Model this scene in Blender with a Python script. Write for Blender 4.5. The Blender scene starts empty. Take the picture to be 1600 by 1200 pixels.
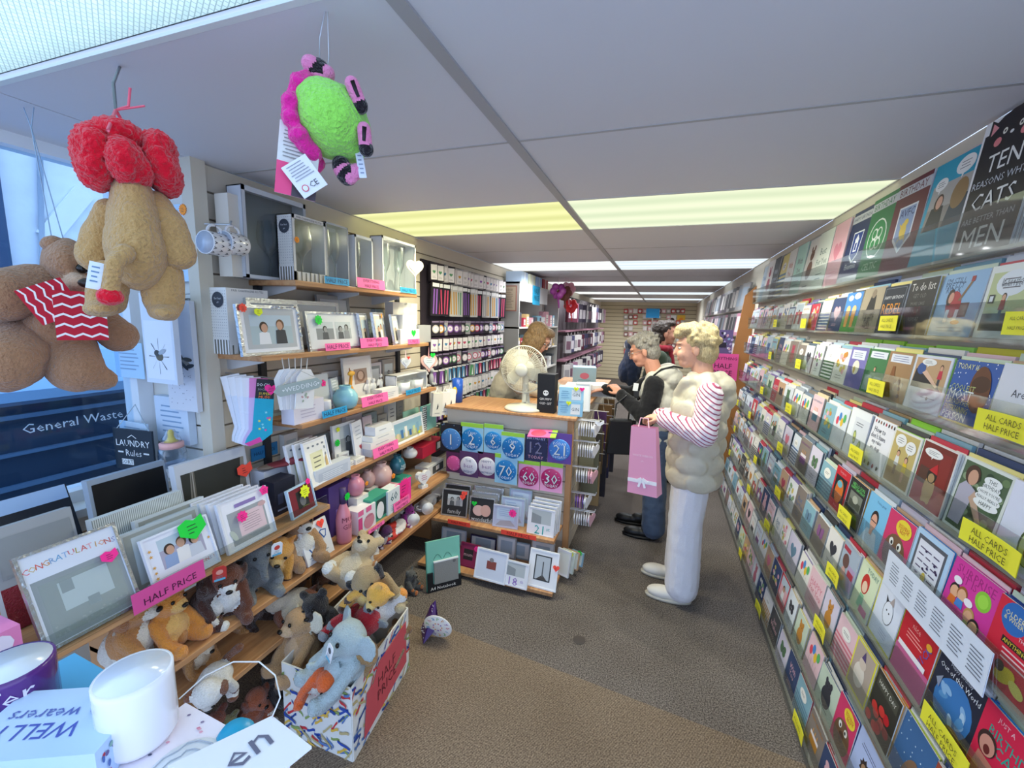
import bpy, bmesh, math, random
import numpy as np
from mathutils import Matrix, Vector, Euler
random.seed(7)
SC = bpy.context.scene
COL = SC.collection
# ------------------------------------------------------------------ camera
YAW, PITCH, ROLL, FPX, CAMH = math.radians(-19.0356), math.radians(8.5615), math.radians(-1.5273), 670.94, 1.60
_f = Vector((math.sin(YAW)*math.cos(PITCH), math.cos(YAW)*math.cos(PITCH), -math.sin(PITCH)))
_r = Vector((math.cos(YAW), -math.sin(YAW), 0)); _d = _f.cross(_r)
_R = math.cos(ROLL)*_r + math.sin(ROLL)*_d
_D = -math.sin(ROLL)*_r + math.cos(ROLL)*_d
cam = bpy.data.cameras.new('camera'); camo = bpy.data.objects.new('camera', cam); COL.objects.link(camo)
cam.sensor_fit = 'HORIZONTAL'; cam.sensor_width = 36; cam.lens = 36*FPX/1600; cam.clip_start = .02; cam.clip_end = 200
m = Matrix.Identity(4)
for i in range(3):
    m[i][0] = _R[i]; m[i][1] = -_D[i]; m[i][2] = -_f[i]
m[0][3], m[1][3], m[2][3] = 0, 0, CAMH
camo.matrix_world = m
SC.camera = camo
# ------------------------------------------------------------------ world, exposure
SC.view_settings.view_transform = 'Standard'; SC.view_settings.look = 'None'
SC.view_settings.gamma = 1; SC.view_settings.use_curve_mapping = False
SC.view_settings.exposure = 0.56
W = bpy.data.worlds.new('sky'); SC.world = W; W.use_nodes = True
W.node_tree.nodes['Background'].inputs[0].default_value = (.52, .68, 1.0, 1)     # even overcast daylight
W.node_tree.nodes['Background'].inputs[1].default_value = 1.75

# ------------------------------------------------------------------ pixel helpers (photo pixel -> point on a plane)
O3 = Vector((0, 0, CAMH))
def ray(px, py): return _R*((px-800)/FPX) + _D*((py-600)/FPX) + _f
def hit(px, py, ax, val):
    d = ray(px, py); return O3 + d*((val-O3[ax])/d[ax])
def HX(px, py, x): return hit(px, py, 0, x)
def HY(px, py, y): return hit(px, py, 1, y)
def HZ(px, py, z): return hit(px, py, 2, z)

# ------------------------------------------------------------------ materials
def lin(h):
    h = h.lstrip('#'); v = [int(h[i:i+2], 16)/255 for i in (0, 2, 4)]
    return tuple((c/12.92 if c <= .04045 else ((c+.055)/1.055)**2.4) for c in v)+(1,)
_M = {}
def _new(key):
    mt = bpy.data.materials.new(key); mt.use_nodes = True; _M[key] = mt
    nt = mt.node_tree; return mt, nt, nt.nodes['Principled BSDF']
def P(hexc, rough=.55, metal=0, bump=0, scale=60, var=0.0, sheen=0, coat=0, emit=0, spec=.4):
    """procedural paint / paper / plastic"""
    key = 'paint_%s_%s' % (hexc, '_'.join(str(x) for x in (rough, metal, bump, scale, var, sheen, coat, emit, spec)))
    if key in _M: return _M[key]
    mt, nt, b = _new(key); c = lin(hexc)
    b.inputs['Base Color'].default_value = c; b.inputs['Roughness'].default_value = rough
    b.inputs['Metallic'].default_value = metal; b.inputs['Specular IOR Level'].default_value = spec
    if sheen: b.inputs['Sheen Weight'].default_value = sheen; b.inputs['Sheen Roughness'].default_value = .5
    if coat: b.inputs['Coat Weight'].default_value = coat
    if emit: b.inputs['Emission Color'].default_value = c; b.inputs['Emission Strength'].default_value = emit
    if bump or var:
        tc = nt.nodes.new('ShaderNodeTexCoord'); n = nt.nodes.new('ShaderNodeTexNoise')
        n.inputs['Scale'].default_value = scale; n.inputs['Detail'].default_value = 4
        nt.links.new(tc.outputs['Object'], n.inputs['Vector'])
        if bump:
            bp = nt.nodes.new('ShaderNodeBump'); bp.inputs['Strength'].default_value = bump; bp.inputs['Distance'].default_value = .01
            nt.links.new(n.outputs['Fac'], bp.inputs['Height']); nt.links.new(bp.outputs['Normal'], b.inputs['Normal'])
        if var:
            mx = nt.nodes.new('ShaderNodeMix'); mx.data_type = 'RGBA'
            mx.inputs[6].default_value = tuple(x*(1-var) for x in c[:3])+(1,); mx.inputs[7].default_value = tuple(min(1, x*(1+var)) for x in c[:3])+(1,)
            nt.links.new(n.outputs['Fac'], mx.inputs[0]); nt.links.new(mx.outputs[2], b.inputs['Base Color'])
    return mt
def fur(hexc, scale=220): return P(hexc, rough=.95, bump=.9, scale=scale, var=.22, sheen=.35, spec=.1)
def cloth(hexc, scale=300): return P(hexc, rough=.9, bump=.3, scale=scale, var=.1, sheen=.15, spec=.2)
def wave(key, c1, c2, scale, direction='X', rough=.6, lo=.45, hi=.55, dist=0, bump=0, coord='Object', rot=(0, 0, 0)):
    key = 'wave_'+key
    if key in _M: return _M[key]
    mt, nt, b = _new(key)
    tc = nt.nodes.new('ShaderNodeTexCoord'); mp = nt.nodes.new('ShaderNodeMapping'); w = nt.nodes.new('ShaderNodeTexWave'); r = nt.nodes.new('ShaderNodeValToRGB')
    mp.inputs['Rotation'].default_value = rot
    w.bands_direction = direction; w.inputs['Scale'].default_value = scale; w.inputs['Distortion'].default_value = dist; w.inputs['Detail'].default_value = 3
    r.color_ramp.elements[0].position = lo; r.color_ramp.elements[1].position = hi
    r.color_ramp.elements[0].color = lin(c1); r.color_ramp.elements[1].color = lin(c2)
    nt.links.new(tc.outputs[coord], mp.inputs[0]); nt.links.new(mp.outputs[0], w.inputs[0]); nt.links.new(w.outputs['Fac'], r.inputs[0]); nt.links.new(r.outputs[0], b.inputs['Base Color'])
    b.inputs['Roughness'].default_value = rough
    if bump:
        bp = nt.nodes.new('ShaderNodeBump'); bp.inputs['Strength'].default_value = bump; bp.inputs['Distance'].default_value = .005
        nt.links.new(w.outputs['Fac'], bp.inputs['Height']); nt.links.new(bp.outputs['Normal'], b.inputs['Normal'])
    return mt
def clear(key, tint='e8f0f0', gloss=.18, rough=.05):
    """thin clear acrylic / glass: mostly see-through with a glossy sheen"""
    key = 'clear_'+key
    if key in _M: return _M[key]
    mt, nt, b = _new(key); nt.nodes.remove(b)
    t = nt.nodes.new('ShaderNodeBsdfTransparent'); g = nt.nodes.new('ShaderNodeBsdfGlossy'); mx = nt.nodes.new('ShaderNodeMixShader'); lw = nt.nodes.new('ShaderNodeLayerWeight')
    t.inputs[0].default_value = lin(tint); g.inputs['Roughness'].default_value = rough; lw.inputs[0].default_value = gloss
    nt.links.new(lw.outputs['Facing'], mx.inputs[0]); nt.links.new(t.outputs[0], mx.inputs[1]); nt.links.new(g.outputs[0], mx.inputs[2])
    nt.links.new(mx.outputs[0], nt.nodes['Material Output'].inputs[0]); return mt
WOOD = wave('shelf_wood', 'b98458', 'c9986a', 3.0, 'X', .5, .2, .9, 4.0)
def wood_y():
    if 'wood_y' in _M: return _M['wood_y']
    mt, nt, b = _new('wood_y'); tc = nt.nodes.new('ShaderNodeTexCoord'); mp = nt.nodes.new('ShaderNodeMapping'); n = nt.nodes.new('ShaderNodeTexNoise'); r = nt.nodes.new('ShaderNodeValToRGB')
    mp.inputs['Scale'].default_value = (40, 2.2, 40); n.inputs['Scale'].default_value = 1.5; n.inputs['Detail'].default_value = 5
    r.color_ramp.elements[0].position = .3; r.color_ramp.elements[1].position = .7
    r.color_ramp.elements[0].color = lin('a9744a'); r.color_ramp.elements[1].color = lin('c89a6c')
    nt.links.new(tc.outputs['Object'], mp.inputs[0]); nt.links.new(mp.outputs[0], n.inputs['Vector']); nt.links.new(n.outputs['Fac'], r.inputs[0]); nt.links.new(r.outputs[0], b.inputs['Base Color'])
    b.inputs['Roughness'].default_value = .45; return mt
WOODY = wood_y()
CREAM = P('d8cfc0', .5, var=.05, scale=3)
ACRYL = clear('acrylic', 'eef2f2', .12); GLASS = clear('glassware', 'eef4f4', .62, .25)
CELLO = clear('cellophane', 'f8fafa', .06, .2)
SILVER = P('c9ccce', .25, .9, bump=.25, scale=90); STEEL = P('b8bcc0', .3, .9); WHITE = P('eeeef0', .45); BLACK = P('17171b', .5)

# ------------------------------------------------------------------ mesh builder
_TXT = {}
def glyphs(s):
    if s not in _TXT:
        cu = bpy.data.curves.new('t', 'FONT'); cu.body = s; cu.size = 1; cu.resolution_u = 1; cu.fill_mode = 'FRONT'; cu.align_x = 'CENTER'
        ob = bpy.data.objects.new('t', cu); COL.objects.link(ob)
        me = bpy.data.meshes.new_from_object(ob.evaluated_get(bpy.context.evaluated_depsgraph_get()))
        v = np.array([(q.co.x, q.co.y) for q in me.vertices]) if len(me.vertices) else np.zeros((0, 2)); f = [tuple(p.vertices) for p in me.polygons]
        bpy.data.objects.remove(ob); bpy.data.meshes.remove(me); bpy.data.curves.remove(cu)
        if len(v): v = v-(v.min(0)+v.max(0))/2
        _TXT[s] = (v, f)
    return _TXT[s]
class Art:
    """flat print: shapes in card units, u and v in 0..1; radii in units of the width"""
    def __init__(s, w, h): s.w, s.h, s.F = w, h, []
    def add(s, pts, faces, c): s.F.append((pts, faces, c)); return s
    def poly(s, pts, c): return s.add([(u*s.w, v*s.h) for u, v in pts], [tuple(range(len(pts)))], c)
    def rect(s, u0, v0, u1, v1, c): return s.poly([(u0, v0), (u1, v0), (u1, v1), (u0, v1)], c)
    def ell(s, u, v, rx, ry, c, rot=0, n=18):
        a, b = math.cos(rot), math.sin(rot); L = []
        for i in range(n):
            t = 2*math.pi*i/n; x, y = rx*s.w*math.cos(t), ry*s.w*math.sin(t); L.append((u*s.w+a*x-b*y, v*s.h+b*x+a*y))
        return s.add(L, [tuple(range(n))], c)
    def star(s, u, v, ro, ri, c, n=5, rot=0):
        L = [(u*s.w+(ro if i % 2 == 0 else ri)*s.w*math.sin(math.pi*i/n+rot), v*s.h+(ro if i % 2 == 0 else ri)*s.w*math.cos(math.pi*i/n+rot)) for i in range(2*n)]
        ctr = [(u*s.w, v*s.h)]
        return s.add(L+ctr, [(i, (i+1) % (2*n), 2*n) for i in range(2*n)], c)
    def heart(s, u, v, r, c):
        L = []
        for i in range(24):
            t = 2*math.pi*i/24; L.append((u*s.w+r*s.w*math.sin(t)**3, v*s.h+r*s.w*(13*math.cos(t)-5*math.cos(2*t)-2*math.cos(3*t)-math.cos(4*t))/16))
        return s.add(L, [(i, (i+1) % 24, 24) for i in range(24)], c) if s.add else None
    def text(s, t, u, v, hgt, c, maxw=.9, rot=0, sx=1):
        g, f = glyphs(t)
        if not len(g): return s
        ext = g.max(0)-g.min(0); k = hgt*s.w/max(ext[1], .5); kx = k*sx
        if ext[0]*kx > maxw*s.w: r_ = maxw*s.w/(ext[0]*kx); kx *= r_; k *= max(r_, .6) if rot == 0 else r_
        a, b = math.cos(rot), math.sin(rot); q = g*np.array([kx, k])
        return s.add([(u*s.w+a*x-b*y, v*s.h+b*x+a*y) for x, y in q], f, c)
    def lines(s, u0, u1, v0, v1, n, c, th=.3):
        for i in range(n):
            v = v1-(v1-v0)*(i+.5)/n; e = u1-(random.random()*.25*(u1-u0)); hh = (v1-v0)/n*th
            s.rect(u0+random.random()*.1*(u1-u0), v-hh/2, e, v+hh/2, c)
        return s
def _heart(s, u, v, r, c):
    L = [(u*s.w+r*s.w*math.sin(2*math.pi*i/24)**3, v*s.h+r*s.w*(13*math.cos(2*math.pi*i/24)-5*math.cos(4*math.pi*i/24)-2*math.cos(6*math.pi*i/24)-math.cos(8*math.pi*i/24))/16) for i in range(24)]
    L.append((u*s.w, v*s.h)); return s.add(L, [(i, (i+1) % 24, 24) for i in range(24)], c)
Art.heart = _heart
class MB:
    def __init__(s): s.v, s.f, s.m, s.mats, s.sm = [], [], [], [], []
    def mi(s, mat):
        if isinstance(mat, str): mat = P(mat)
        if mat not in s.mats: s.mats.append(mat)
        return s.mats.index(mat)
    def raw(s, V, F, mat, M=None, smooth=False):
        o = len(s.v); i = s.mi(mat)
        for p in V:
            p = Vector(p); s.v.append(M @ p if M else p)
        for f in F: s.f.append(tuple(o+k for k in f)); s.m.append(i); s.sm.append(smooth)
        return s
    def box(s, c, d, mat, rot=None, M=None):
        R = Matrix.Translation(c) @ (Euler(rot).to_matrix().to_4x4() if rot else Matrix.Identity(4))
        if M: R = M @ R
        x, y, z = d[0]/2, d[1]/2, d[2]/2
        V = [(-x, -y, -z), (x, -y, -z), (x, y, -z), (-x, y, -z), (-x, -y, z), (x, -y, z), (x, y, z), (-x, y, z)]
        return s.raw(V, [(0, 3, 2, 1), (4, 5, 6, 7), (0, 1, 5, 4), (1, 2, 6, 5), (2, 3, 7, 6), (3, 0, 4, 7)], mat, R)
    def b2(s, x0, x1, y0, y1, z0, z1, mat): return s.box(((x0+x1)/2, (y0+y1)/2, (z0+z1)/2), (abs(x1-x0), abs(y1-y0), abs(z1-z0)), mat)
    def prism(s, pts, t, mat, M=None, side=None):
        """outline in local x,z, thickness t along y (front at -t/2)"""
        n = len(pts); V = [(x, -t/2, z) for x, z in pts]+[(x, t/2, z) for x, z in pts]
        s.raw(V, [tuple(range(n)), tuple(range(2*n-1, n-1, -1))], mat, M)
        o = len(s.v)-2*n; i = s.mi(side or mat)
        for k in range(n): s.f.append((o+k, o+n+k, o+n+(k+1) % n, o+(k+1) % n)); s.m.append(i); s.sm.append(False)
        return s
    def lathe(s, prof, mat, seg=20, M=None, smooth=True):
        V, F = [], []
        for r, z in prof:
            for k in range(seg): a = 2*math.pi*k/seg; V.append((r*math.cos(a), r*math.sin(a), z))
        for i in range(len(prof)-1):
            for k in range(seg): F.append((i*seg+k, i*seg+(k+1) % seg, (i+1)*seg+(k+1) % seg, (i+1)*seg+k))
        if prof[0][0] > 1e-4: F.append(tuple(range(seg-1, -1, -1)))
        return s.raw(V, F, mat, M, smooth)
    def ell(s, c, r, mat, rot=None, seg=14, rings=9, M=None, smooth=True):
        R = Matrix.Translation(c) @ (rot.to_4x4() if isinstance(rot, Matrix) else (Euler(rot).to_matrix().to_4x4() if rot else Matrix.Identity(4))) @ Matrix.Diagonal((r[0], r[1], r[2], 1))
        if M: R = M @ R
        V = [(0, 0, 1)]; F = []
        for i in range(1, rings):
            t = math.pi*i/rings
            for k in range(seg): a = 2*math.pi*k/seg; V.append((math.sin(t)*math.cos(a), math.sin(t)*math.sin(a), math.cos(t)))
        V.append((0, 0, -1)); L = len(V)-1
        for k in range(seg): F.append((0, 1+k, 1+(k+1) % seg))
        for i in range(rings-2):
            for k in range(seg): a = 1+i*seg; F.append((a+k, a+seg+k, a+seg+(k+1) % seg, a+(k+1) % seg))
        a = 1+(rings-2)*seg
        for k in range(seg): F.append((a+k, L, a+(k+1) % seg))
        return s.raw(V, F, mat, R, smooth)
    def tube(s, pts, r, mat, seg=6, M=None, closed=False, cap=True):
        pts = [Vector(p) for p in pts]; n = len(pts); V, F = [], []; up = Vector((0, 0, 1))
        for i, p in enumerate(pts):
            if closed: t = pts[(i+1) % n]-pts[i-1]
            else: t = pts[min(i+1, n-1)]-pts[max(i-1, 0)]
            t.normalize(); a = t.cross(up)
            if a.length < .05: a = t.cross(Vector((1, 0, 0)))
            a.normalize(); b = t.cross(a); rr = r[i] if isinstance(r, (list, tuple)) else r
            for k in range(seg): th = 2*math.pi*k/seg; V.append(p+a*rr*math.cos(th)+b*rr*math.sin(th))
        for i in range(n if closed else n-1):
            j = (i+1) % n
            for k in range(seg): F.append((i*seg+k, i*seg+(k+1) % seg, j*seg+(k+1) % seg, j*seg+k))
        if cap and not closed: F += [tuple(range(seg)), tuple(range(n*seg-1, (n-1)*seg-1, -1))]
        return s.raw(V, F, mat, M, True)
    def art(s, a, y0=0, M=None, layer=.0005, z0=0):
        for k, (pts, faces, c) in enumerate(a.F):
            y = y0-layer*(k+1)/max(1, len(a.F)/4.) - .0003
            s.raw([(x-a.w/2, y, z+z0) for x, z in pts], faces, c, M)
        return s
    def obj(s, name, parent=None, loc=None, rot=None, bevel=0):
        me = bpy.data.meshes.new(name); me.from_pydata([tuple(v) for v in s.v], [], s.f)
        for mt in s.mats: me.materials.append(mt)
        me.polygons.foreach_set('material_index', s.m); me.polygons.foreach_set('use_smooth', s.sm); me.update()
        o = bpy.data.objects.new(name, me); COL.objects.link(o)
        if parent: o.parent = parent
        if loc is not None: o.location = loc
        if rot is not None: o.rotation_euler = rot
        if bevel:
            b = o.modifiers.new('bevel', 'BEVEL'); b.width = bevel; b.segments = 2; b.limit_method = 'ANGLE'
        return o
def empty(name, loc=(0, 0, 0), rot=(0, 0, 0)):
    o = bpy.data.objects.new(name, None); COL.objects.link(o); o.location = loc; o.rotation_euler = rot; o.empty_display_size = .05; return o
def tag(o, label, cat, group=None):
    o['label'] = label; o['category'] = cat
    if group: o['group'] = group
    return o
def struct(o, label=None, cat=None):
    o['kind'] = 'structure'
    if label: o['label'] = label; o['category'] = cat or 'structure'
    return o
ORD = ['zeroth', 'first', 'second', 'third', 'fourth', 'fifth', 'sixth', 'seventh', 'eighth', 'ninth', 'tenth', 'eleventh', 'twelfth', 'thirteenth', 'fourteenth', 'fifteenth', 'sixteenth', 'seventeenth', 'eighteenth', 'nineteenth', 'twentieth', 'twenty-first', 'twenty-second', 'twenty-third', 'twenty-fourth', 'twenty-fifth', 'twenty-sixth', 'twenty-seventh', 'twenty-eighth', 'twenty-ninth', 'thirtieth']
RZ = lambda a: Matrix.Rotation(a, 4, 'Z')
FACE_RIGHT, FACE_LEFT, FACE_CAM = math.pi/2, -math.pi/2, 0.0     # which way a local front (-y) looks: +x, -x, -y

# soft bodies: overlapping blobs fused into one continuous skin, coloured by the blob each face belongs to
def blob(name, blobs, voxel=.008, smooth=4, parent=None, loc=None, rot=None, noise=0, nscale=8, M=None):
    mb = MB(); info = []
    for b in blobs:
        mat = b[-1]; mat = P(mat) if isinstance(mat, str) else mat
        if b[0] == 'e':
            R = b[3].to_3x3() if isinstance(b[3], Matrix) else Euler(b[3] or (0, 0, 0)).to_matrix()
            mb.ell(b[1], b[2], mat, R, 16, 10); info.append(('e', np.array(b[1]), np.array(b[2]), np.array(R), mat))
        else:
            p, q, r0, r1 = Vector(b[1]), Vector(b[2]), b[3], b[4]
            mb.ell(p, (r0, r0, r0), mat, None, 14, 9); mb.ell(q, (r1, r1, r1), mat, None, 14, 9)
            if (q-p).length > .2*min(r0, r1): mb.tube([p.lerp(q, i/4) for i in range(5)], [r0+(r1-r0)*i/4 for i in range(5)], mat, 14)
            info.append(('c', np.array(p), np.array(q), (r0, r1), mat))
    o = mb.obj('tmp')
    o.data.materials.clear()
    rm = o.modifiers.new('r', 'REMESH'); rm.mode = 'VOXEL'; rm.voxel_size = voxel; rm.use_smooth_shade = True
    if smooth: sm = o.modifiers.new('s', 'SMOOTH'); sm.iterations = smooth; sm.factor = .5
    if noise:
        tx = bpy.data.textures.new('n', 'CLOUDS'); tx.noise_scale = 1.0/nscale*.2
        dm = o.modifiers.new('d', 'DISPLACE'); dm.texture = tx; dm.strength = noise; dm.mid_level = .5
    dg = bpy.context.evaluated_depsgraph_get(); me = bpy.data.meshes.new_from_object(o.evaluated_get(dg)); bpy.data.objects.remove(o)
    n = len(me.polygons); ctr = np.zeros(n*3); me.polygons.foreach_get('center', ctr); ctr = ctr.reshape(-1, 3)
    best = np.full(n, 1e9); idx = np.zeros(n, int); mats = []
    for b in info:
        if b[4] not in mats: mats.append(b[4])
        k = mats.index(b[4])
        if b[0] == 'e':
            l = (ctr-b[1]) @ b[3]; dd = (np.sqrt(((l/b[2])**2).sum(1))-1)*b[2].min()
        else:
            ab = b[2]-b[1]; t = np.clip(((ctr-b[1]) @ ab)/max(1e-9, ab @ ab), 0, 1); dd = np.linalg.norm(ctr-(b[1]+t[:, None]*ab), axis=1)-(b[3][0]+(b[3][1]-b[3][0])*t)
        w = dd < best; best[w] = dd[w]; idx[w] = k
    for mt in mats: me.materials.append(mt)
    me.polygons.foreach_set('material_index', idx.astype(np.int32)); me.polygons.foreach_set('use_smooth', np.ones(n, bool)); me.name = name
    if M: me.transform(M)
    me.update(); ob = bpy.data.objects.new(name, me); COL.objects.link(ob)
    if parent: ob.parent = parent
    if loc is not None: ob.location = loc
    if rot is not None: ob.rotation_euler = rot
    return ob
# ------------------------------------------------------------------ the shop shell
CEIL, XW, XR, XWIN, YFAR = 2.16, -1.71, .80, -2.08, 12.5
def carpet(key, c1, c2, scale, rib):
    mt, nt, b = _new('carpet_'+key); tc = nt.nodes.new('ShaderNodeTexCoord'); n = nt.nodes.new('ShaderNodeTexNoise'); r = nt.nodes.new('ShaderNodeValToRGB'); bp = nt.nodes.new('ShaderNodeBump')
    n.inputs['Scale'].default_value = scale; n.inputs['Detail'].default_value = 5; r.color_ramp.elements[0].position = .38; r.color_ramp.elements[1].position = .64
    r.color_ramp.elements[0].color = lin(c1); r.color_ramp.elements[1].color = lin(c2); bp.inputs['Strength'].default_value = .35; bp.inputs['Distance'].default_value = .004
    nt.links.new(tc.outputs['Object'], n.inputs['Vector']); nt.links.new(n.outputs['Fac'], r.inputs[0])
    big = nt.nodes.new('ShaderNodeTexNoise'); big.inputs['Scale'].default_value = 2.2; big.inputs['Detail'].default_value = 3; nt.links.new(tc.outputs['Object'], big.inputs['Vector'])
    mx = nt.nodes.new('ShaderNodeMix'); mx.data_type = 'RGBA'; mx.blend_type = 'MULTIPLY'; mx.inputs[0].default_value = 1
    rr = nt.nodes.new('ShaderNodeValToRGB'); rr.color_ramp.elements[0].position = .3; rr.color_ramp.elements[0].color = (.82, .8, .78, 1); rr.color_ramp.elements[1].position = .6; rr.color_ramp.elements[1].color = (1, 1, 1, 1)
    nt.links.new(big.outputs['Fac'], rr.inputs[0]); nt.links.new(r.outputs[0], mx.inputs[6]); nt.links.new(rr.outputs[0], mx.inputs[7]); nt.links.new(mx.outputs[2], b.inputs['Base Color'])
    h = n.outputs['Fac']
    if rib:
        mp = nt.nodes.new('ShaderNodeMapping'); mp.inputs['Rotation'].default_value = (0, 0, rib); w = nt.nodes.new('ShaderNodeTexWave'); w.inputs['Scale'].default_value = 38; w.inputs['Distortion'].default_value = 1.5; w.inputs['Detail Scale'].default_value = 8
        nt.links.new(tc.outputs['Object'], mp.inputs[0]); nt.links.new(mp.outputs[0], w.inputs[0])
        w2 = nt.nodes.new('ShaderNodeMix'); w2.data_type = 'RGBA'; w2.blend_type = 'MULTIPLY'; w2.inputs[0].default_value = .6; nt.links.new(mx.outputs[2], w2.inputs[6])
        r3 = nt.nodes.new('ShaderNodeValToRGB'); r3.color_ramp.elements[0].color = (.55, .52, .5, 1); nt.links.new(w.outputs['Fac'], r3.inputs[0]); nt.links.new(r3.outputs[0], w2.inputs[7]); nt.links.new(w2.outputs[2], b.inputs['Base Color']); h = w.outputs['Fac']
    nt.links.new(h, bp.inputs['Height']); nt.links.new(bp.outputs['Normal'], b.inputs['Normal']); b.inputs['Roughness'].default_value = .95; b.inputs['Specular IOR Level'].default_value = .1
    return mt
fl = MB(); YA, YB = 1.845, 1.66       # seam between the ribbed entrance mat and the grey carpet
fl.raw([(-2.1, 1.93, 0), (1.0, 1.62, 0), (1.0, YFAR, 0), (-2.1, YFAR, 0)], [(0, 1, 2, 3)], carpet('grey', '4a4441', '8f8680', 170, 0))
struct(fl.obj('floor'), 'dark grey speckled carpet running down the shop', 'floor')
fl = MB(); fl.raw([(-2.1, .3, 0), (1.0, .3, 0), (1.0, 1.62, 0), (-2.1, 1.93, 0)], [(0, 1, 2, 3)], carpet('ribbed', '6f6053', 'a5937f', 160, .5))
struct(fl.obj('floor'), 'brown ribbed entrance carpet near the doorway', 'floor')
sp = MB(); c = HZ(905, 1000, .0015); sp.lathe([(.0001, .001), (.03, .001), (.032, 0)], P('4e4744', .9), 14, Matrix.Translation(c))
tag(sp.obj('gum_spot'), 'small dark round stain on the grey carpet', 'stain')
g = MB(); g.raw([(-12, -10, -.03), (8, -10, -.03), (8, .3, -.03), (-12, .3, -.03)], [(0, 1, 2, 3)], P('c4c4c6', .9, bump=.3, var=.2, scale=20))
g.raw([(-12, .3, -.03), (-2.2, .3, -.03), (-2.2, 9, -.03), (-12, 9, -.03)], [(0, 1, 2, 3)], P('c4c4c6', .9, bump=.3, var=.2, scale=20)); struct(g.obj('pavement'), 'grey paved street outside the shop', 'pavement')
# ceiling: loose panels on a central rail
yb = [.70, 1.383, 2.09, 2.76, 3.49, 4.19, 4.90, 5.6, 6.29, 7.0, 7.7, 8.39, 9.1, 9.8, 10.5, 11.2, 11.9, YFAR]
CP = P('d9d9df', .62, var=.03, scale=2); LITE = {2, 5, 8, 11, 14}
ce = MB(); ce.b2(XWIN, XR, .70, YFAR, CEIL+.03, CEIL+.07, P('8c8a8a')); ceil = struct(ce.obj('ceiling'), 'low ceiling of large grey white panels', 'ceiling')
xs = [(XW+.002, -.506), (-.477, XR-.002)]
for i in range(len(yb)-1):
    if i in LITE: continue
    for x0, x1 in xs:
        q = MB(); q.b2(x0, x1, yb[i]+.003, yb[i+1]-.003, CEIL, CEIL+.028, CP); q.obj('ceiling_panel', ceil)
q = MB(); q.b2(XWIN, XW-.004, .70, 1.36, CEIL, CEIL+.028, CP); q.obj('ceiling_panel', ceil)
q = MB(); q.b2(-.508, -.475, .70, YFAR, CEIL-.006, CEIL+.02, P('a9a8aa', .5)); q.obj('ceiling_rail', ceil)
for i in range(1, len(yb)-1):
    q = MB(); q.b2(XW, XR, yb[i]-.006, yb[i]+.006, CEIL-.0015, CEIL+.01, P('b0afb0', .5)); q.obj('panel_joint', ceil)
def diffuser(key, ca, cb, stren):
    mt, nt, b = _new('diffuser_'+key); nt.nodes.remove(b); e = nt.nodes.new('ShaderNodeEmission'); tc = nt.nodes.new('ShaderNodeTexCoord'); w = nt.nodes.new('ShaderNodeTexWave'); r = nt.nodes.new('ShaderNodeValToRGB')
    w.bands_direction = 'Y'; w.inputs['Scale'].default_value = 1.45; w.inputs['Distortion'].default_value = .6; w.inputs['Detail'].default_value = 1
    r.color_ramp.elements[0].color = lin(ca); r.color_ramp.elements[1].color = lin(cb); e.inputs[1].default_value = stren
    nt.links.new(tc.outputs['Object'], w.inputs[0]); nt.links.new(w.outputs['Fac'], r.inputs[0]); nt.links.new(r.outputs[0], e.inputs[0]); nt.links.new(e.outputs[0], nt.nodes['Material Output'].inputs[0]); return mt
LC = [('e2e49c', 'f8f8b4', (1, .95, .66)), ('dce8c4', 'f2f8d6', (1, .99, .86)), ('f0f4f0', 'ffffff', (.96, .98, 1)), ('dcecf8', 'f4fbff', (.9, .96, 1))]
LW = 11.0
NEARFAR = ['nearest', 'second nearest', 'third', 'fourth', 'furthest']
for n_, i in enumerate(sorted(LITE)):
    for s_, (x0, x1) in enumerate(xs):
        ca, cb, lc = LC[s_ if n_ == 0 else (2 if s_ == 0 else 3)]
        yc = (yb[i]+yb[i+1])/2
        e = empty('ceiling_light', ((x0+x1)/2, yc, CEIL)); w_, d_ = x1-x0, yb[i+1]-yb[i]
        q = MB(); q.b2(-w_/2+.004, w_/2-.004, -d_/2+.008, d_/2-.008, .002, .012, diffuser('%d%d' % (min(n_, 1), s_), ca, cb, .74)); q.obj('diffuser', e)
        q = MB()
        for k in (-1, 1): q.b2(-w_/2, w_/2, k*d_/2-.008, k*d_/2+.002, -.002, .02, P('d8d8d4')); q.b2(k*w_/2-.004, k*w_/2+.004, -d_/2, d_/2, -.002, .02, P('d8d8d4'))
        q.obj('light_frame', e)
        tag(e, '%s ceiling light panel on the %s of the rail' % (NEARFAR[n_], 'left' if s_ == 0 else 'right'), 'light', 'ceiling light panels')
        for kx in ((-.1, .22) if s_ == 0 else (-.22, .1)):
            for ky in (-.22, .22):
                L = bpy.data.lights.new('tube_light', 'SPOT'); L.energy = LW; L.color = lc; L.spot_size = math.radians(172); L.spot_blend = .9; L.shadow_soft_size = 0
                lo = bpy.data.objects.new('tube_light', L); COL.objects.link(lo); lo.parent = e; lo.location = (kx*w_, ky*d_, -.03)
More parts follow.
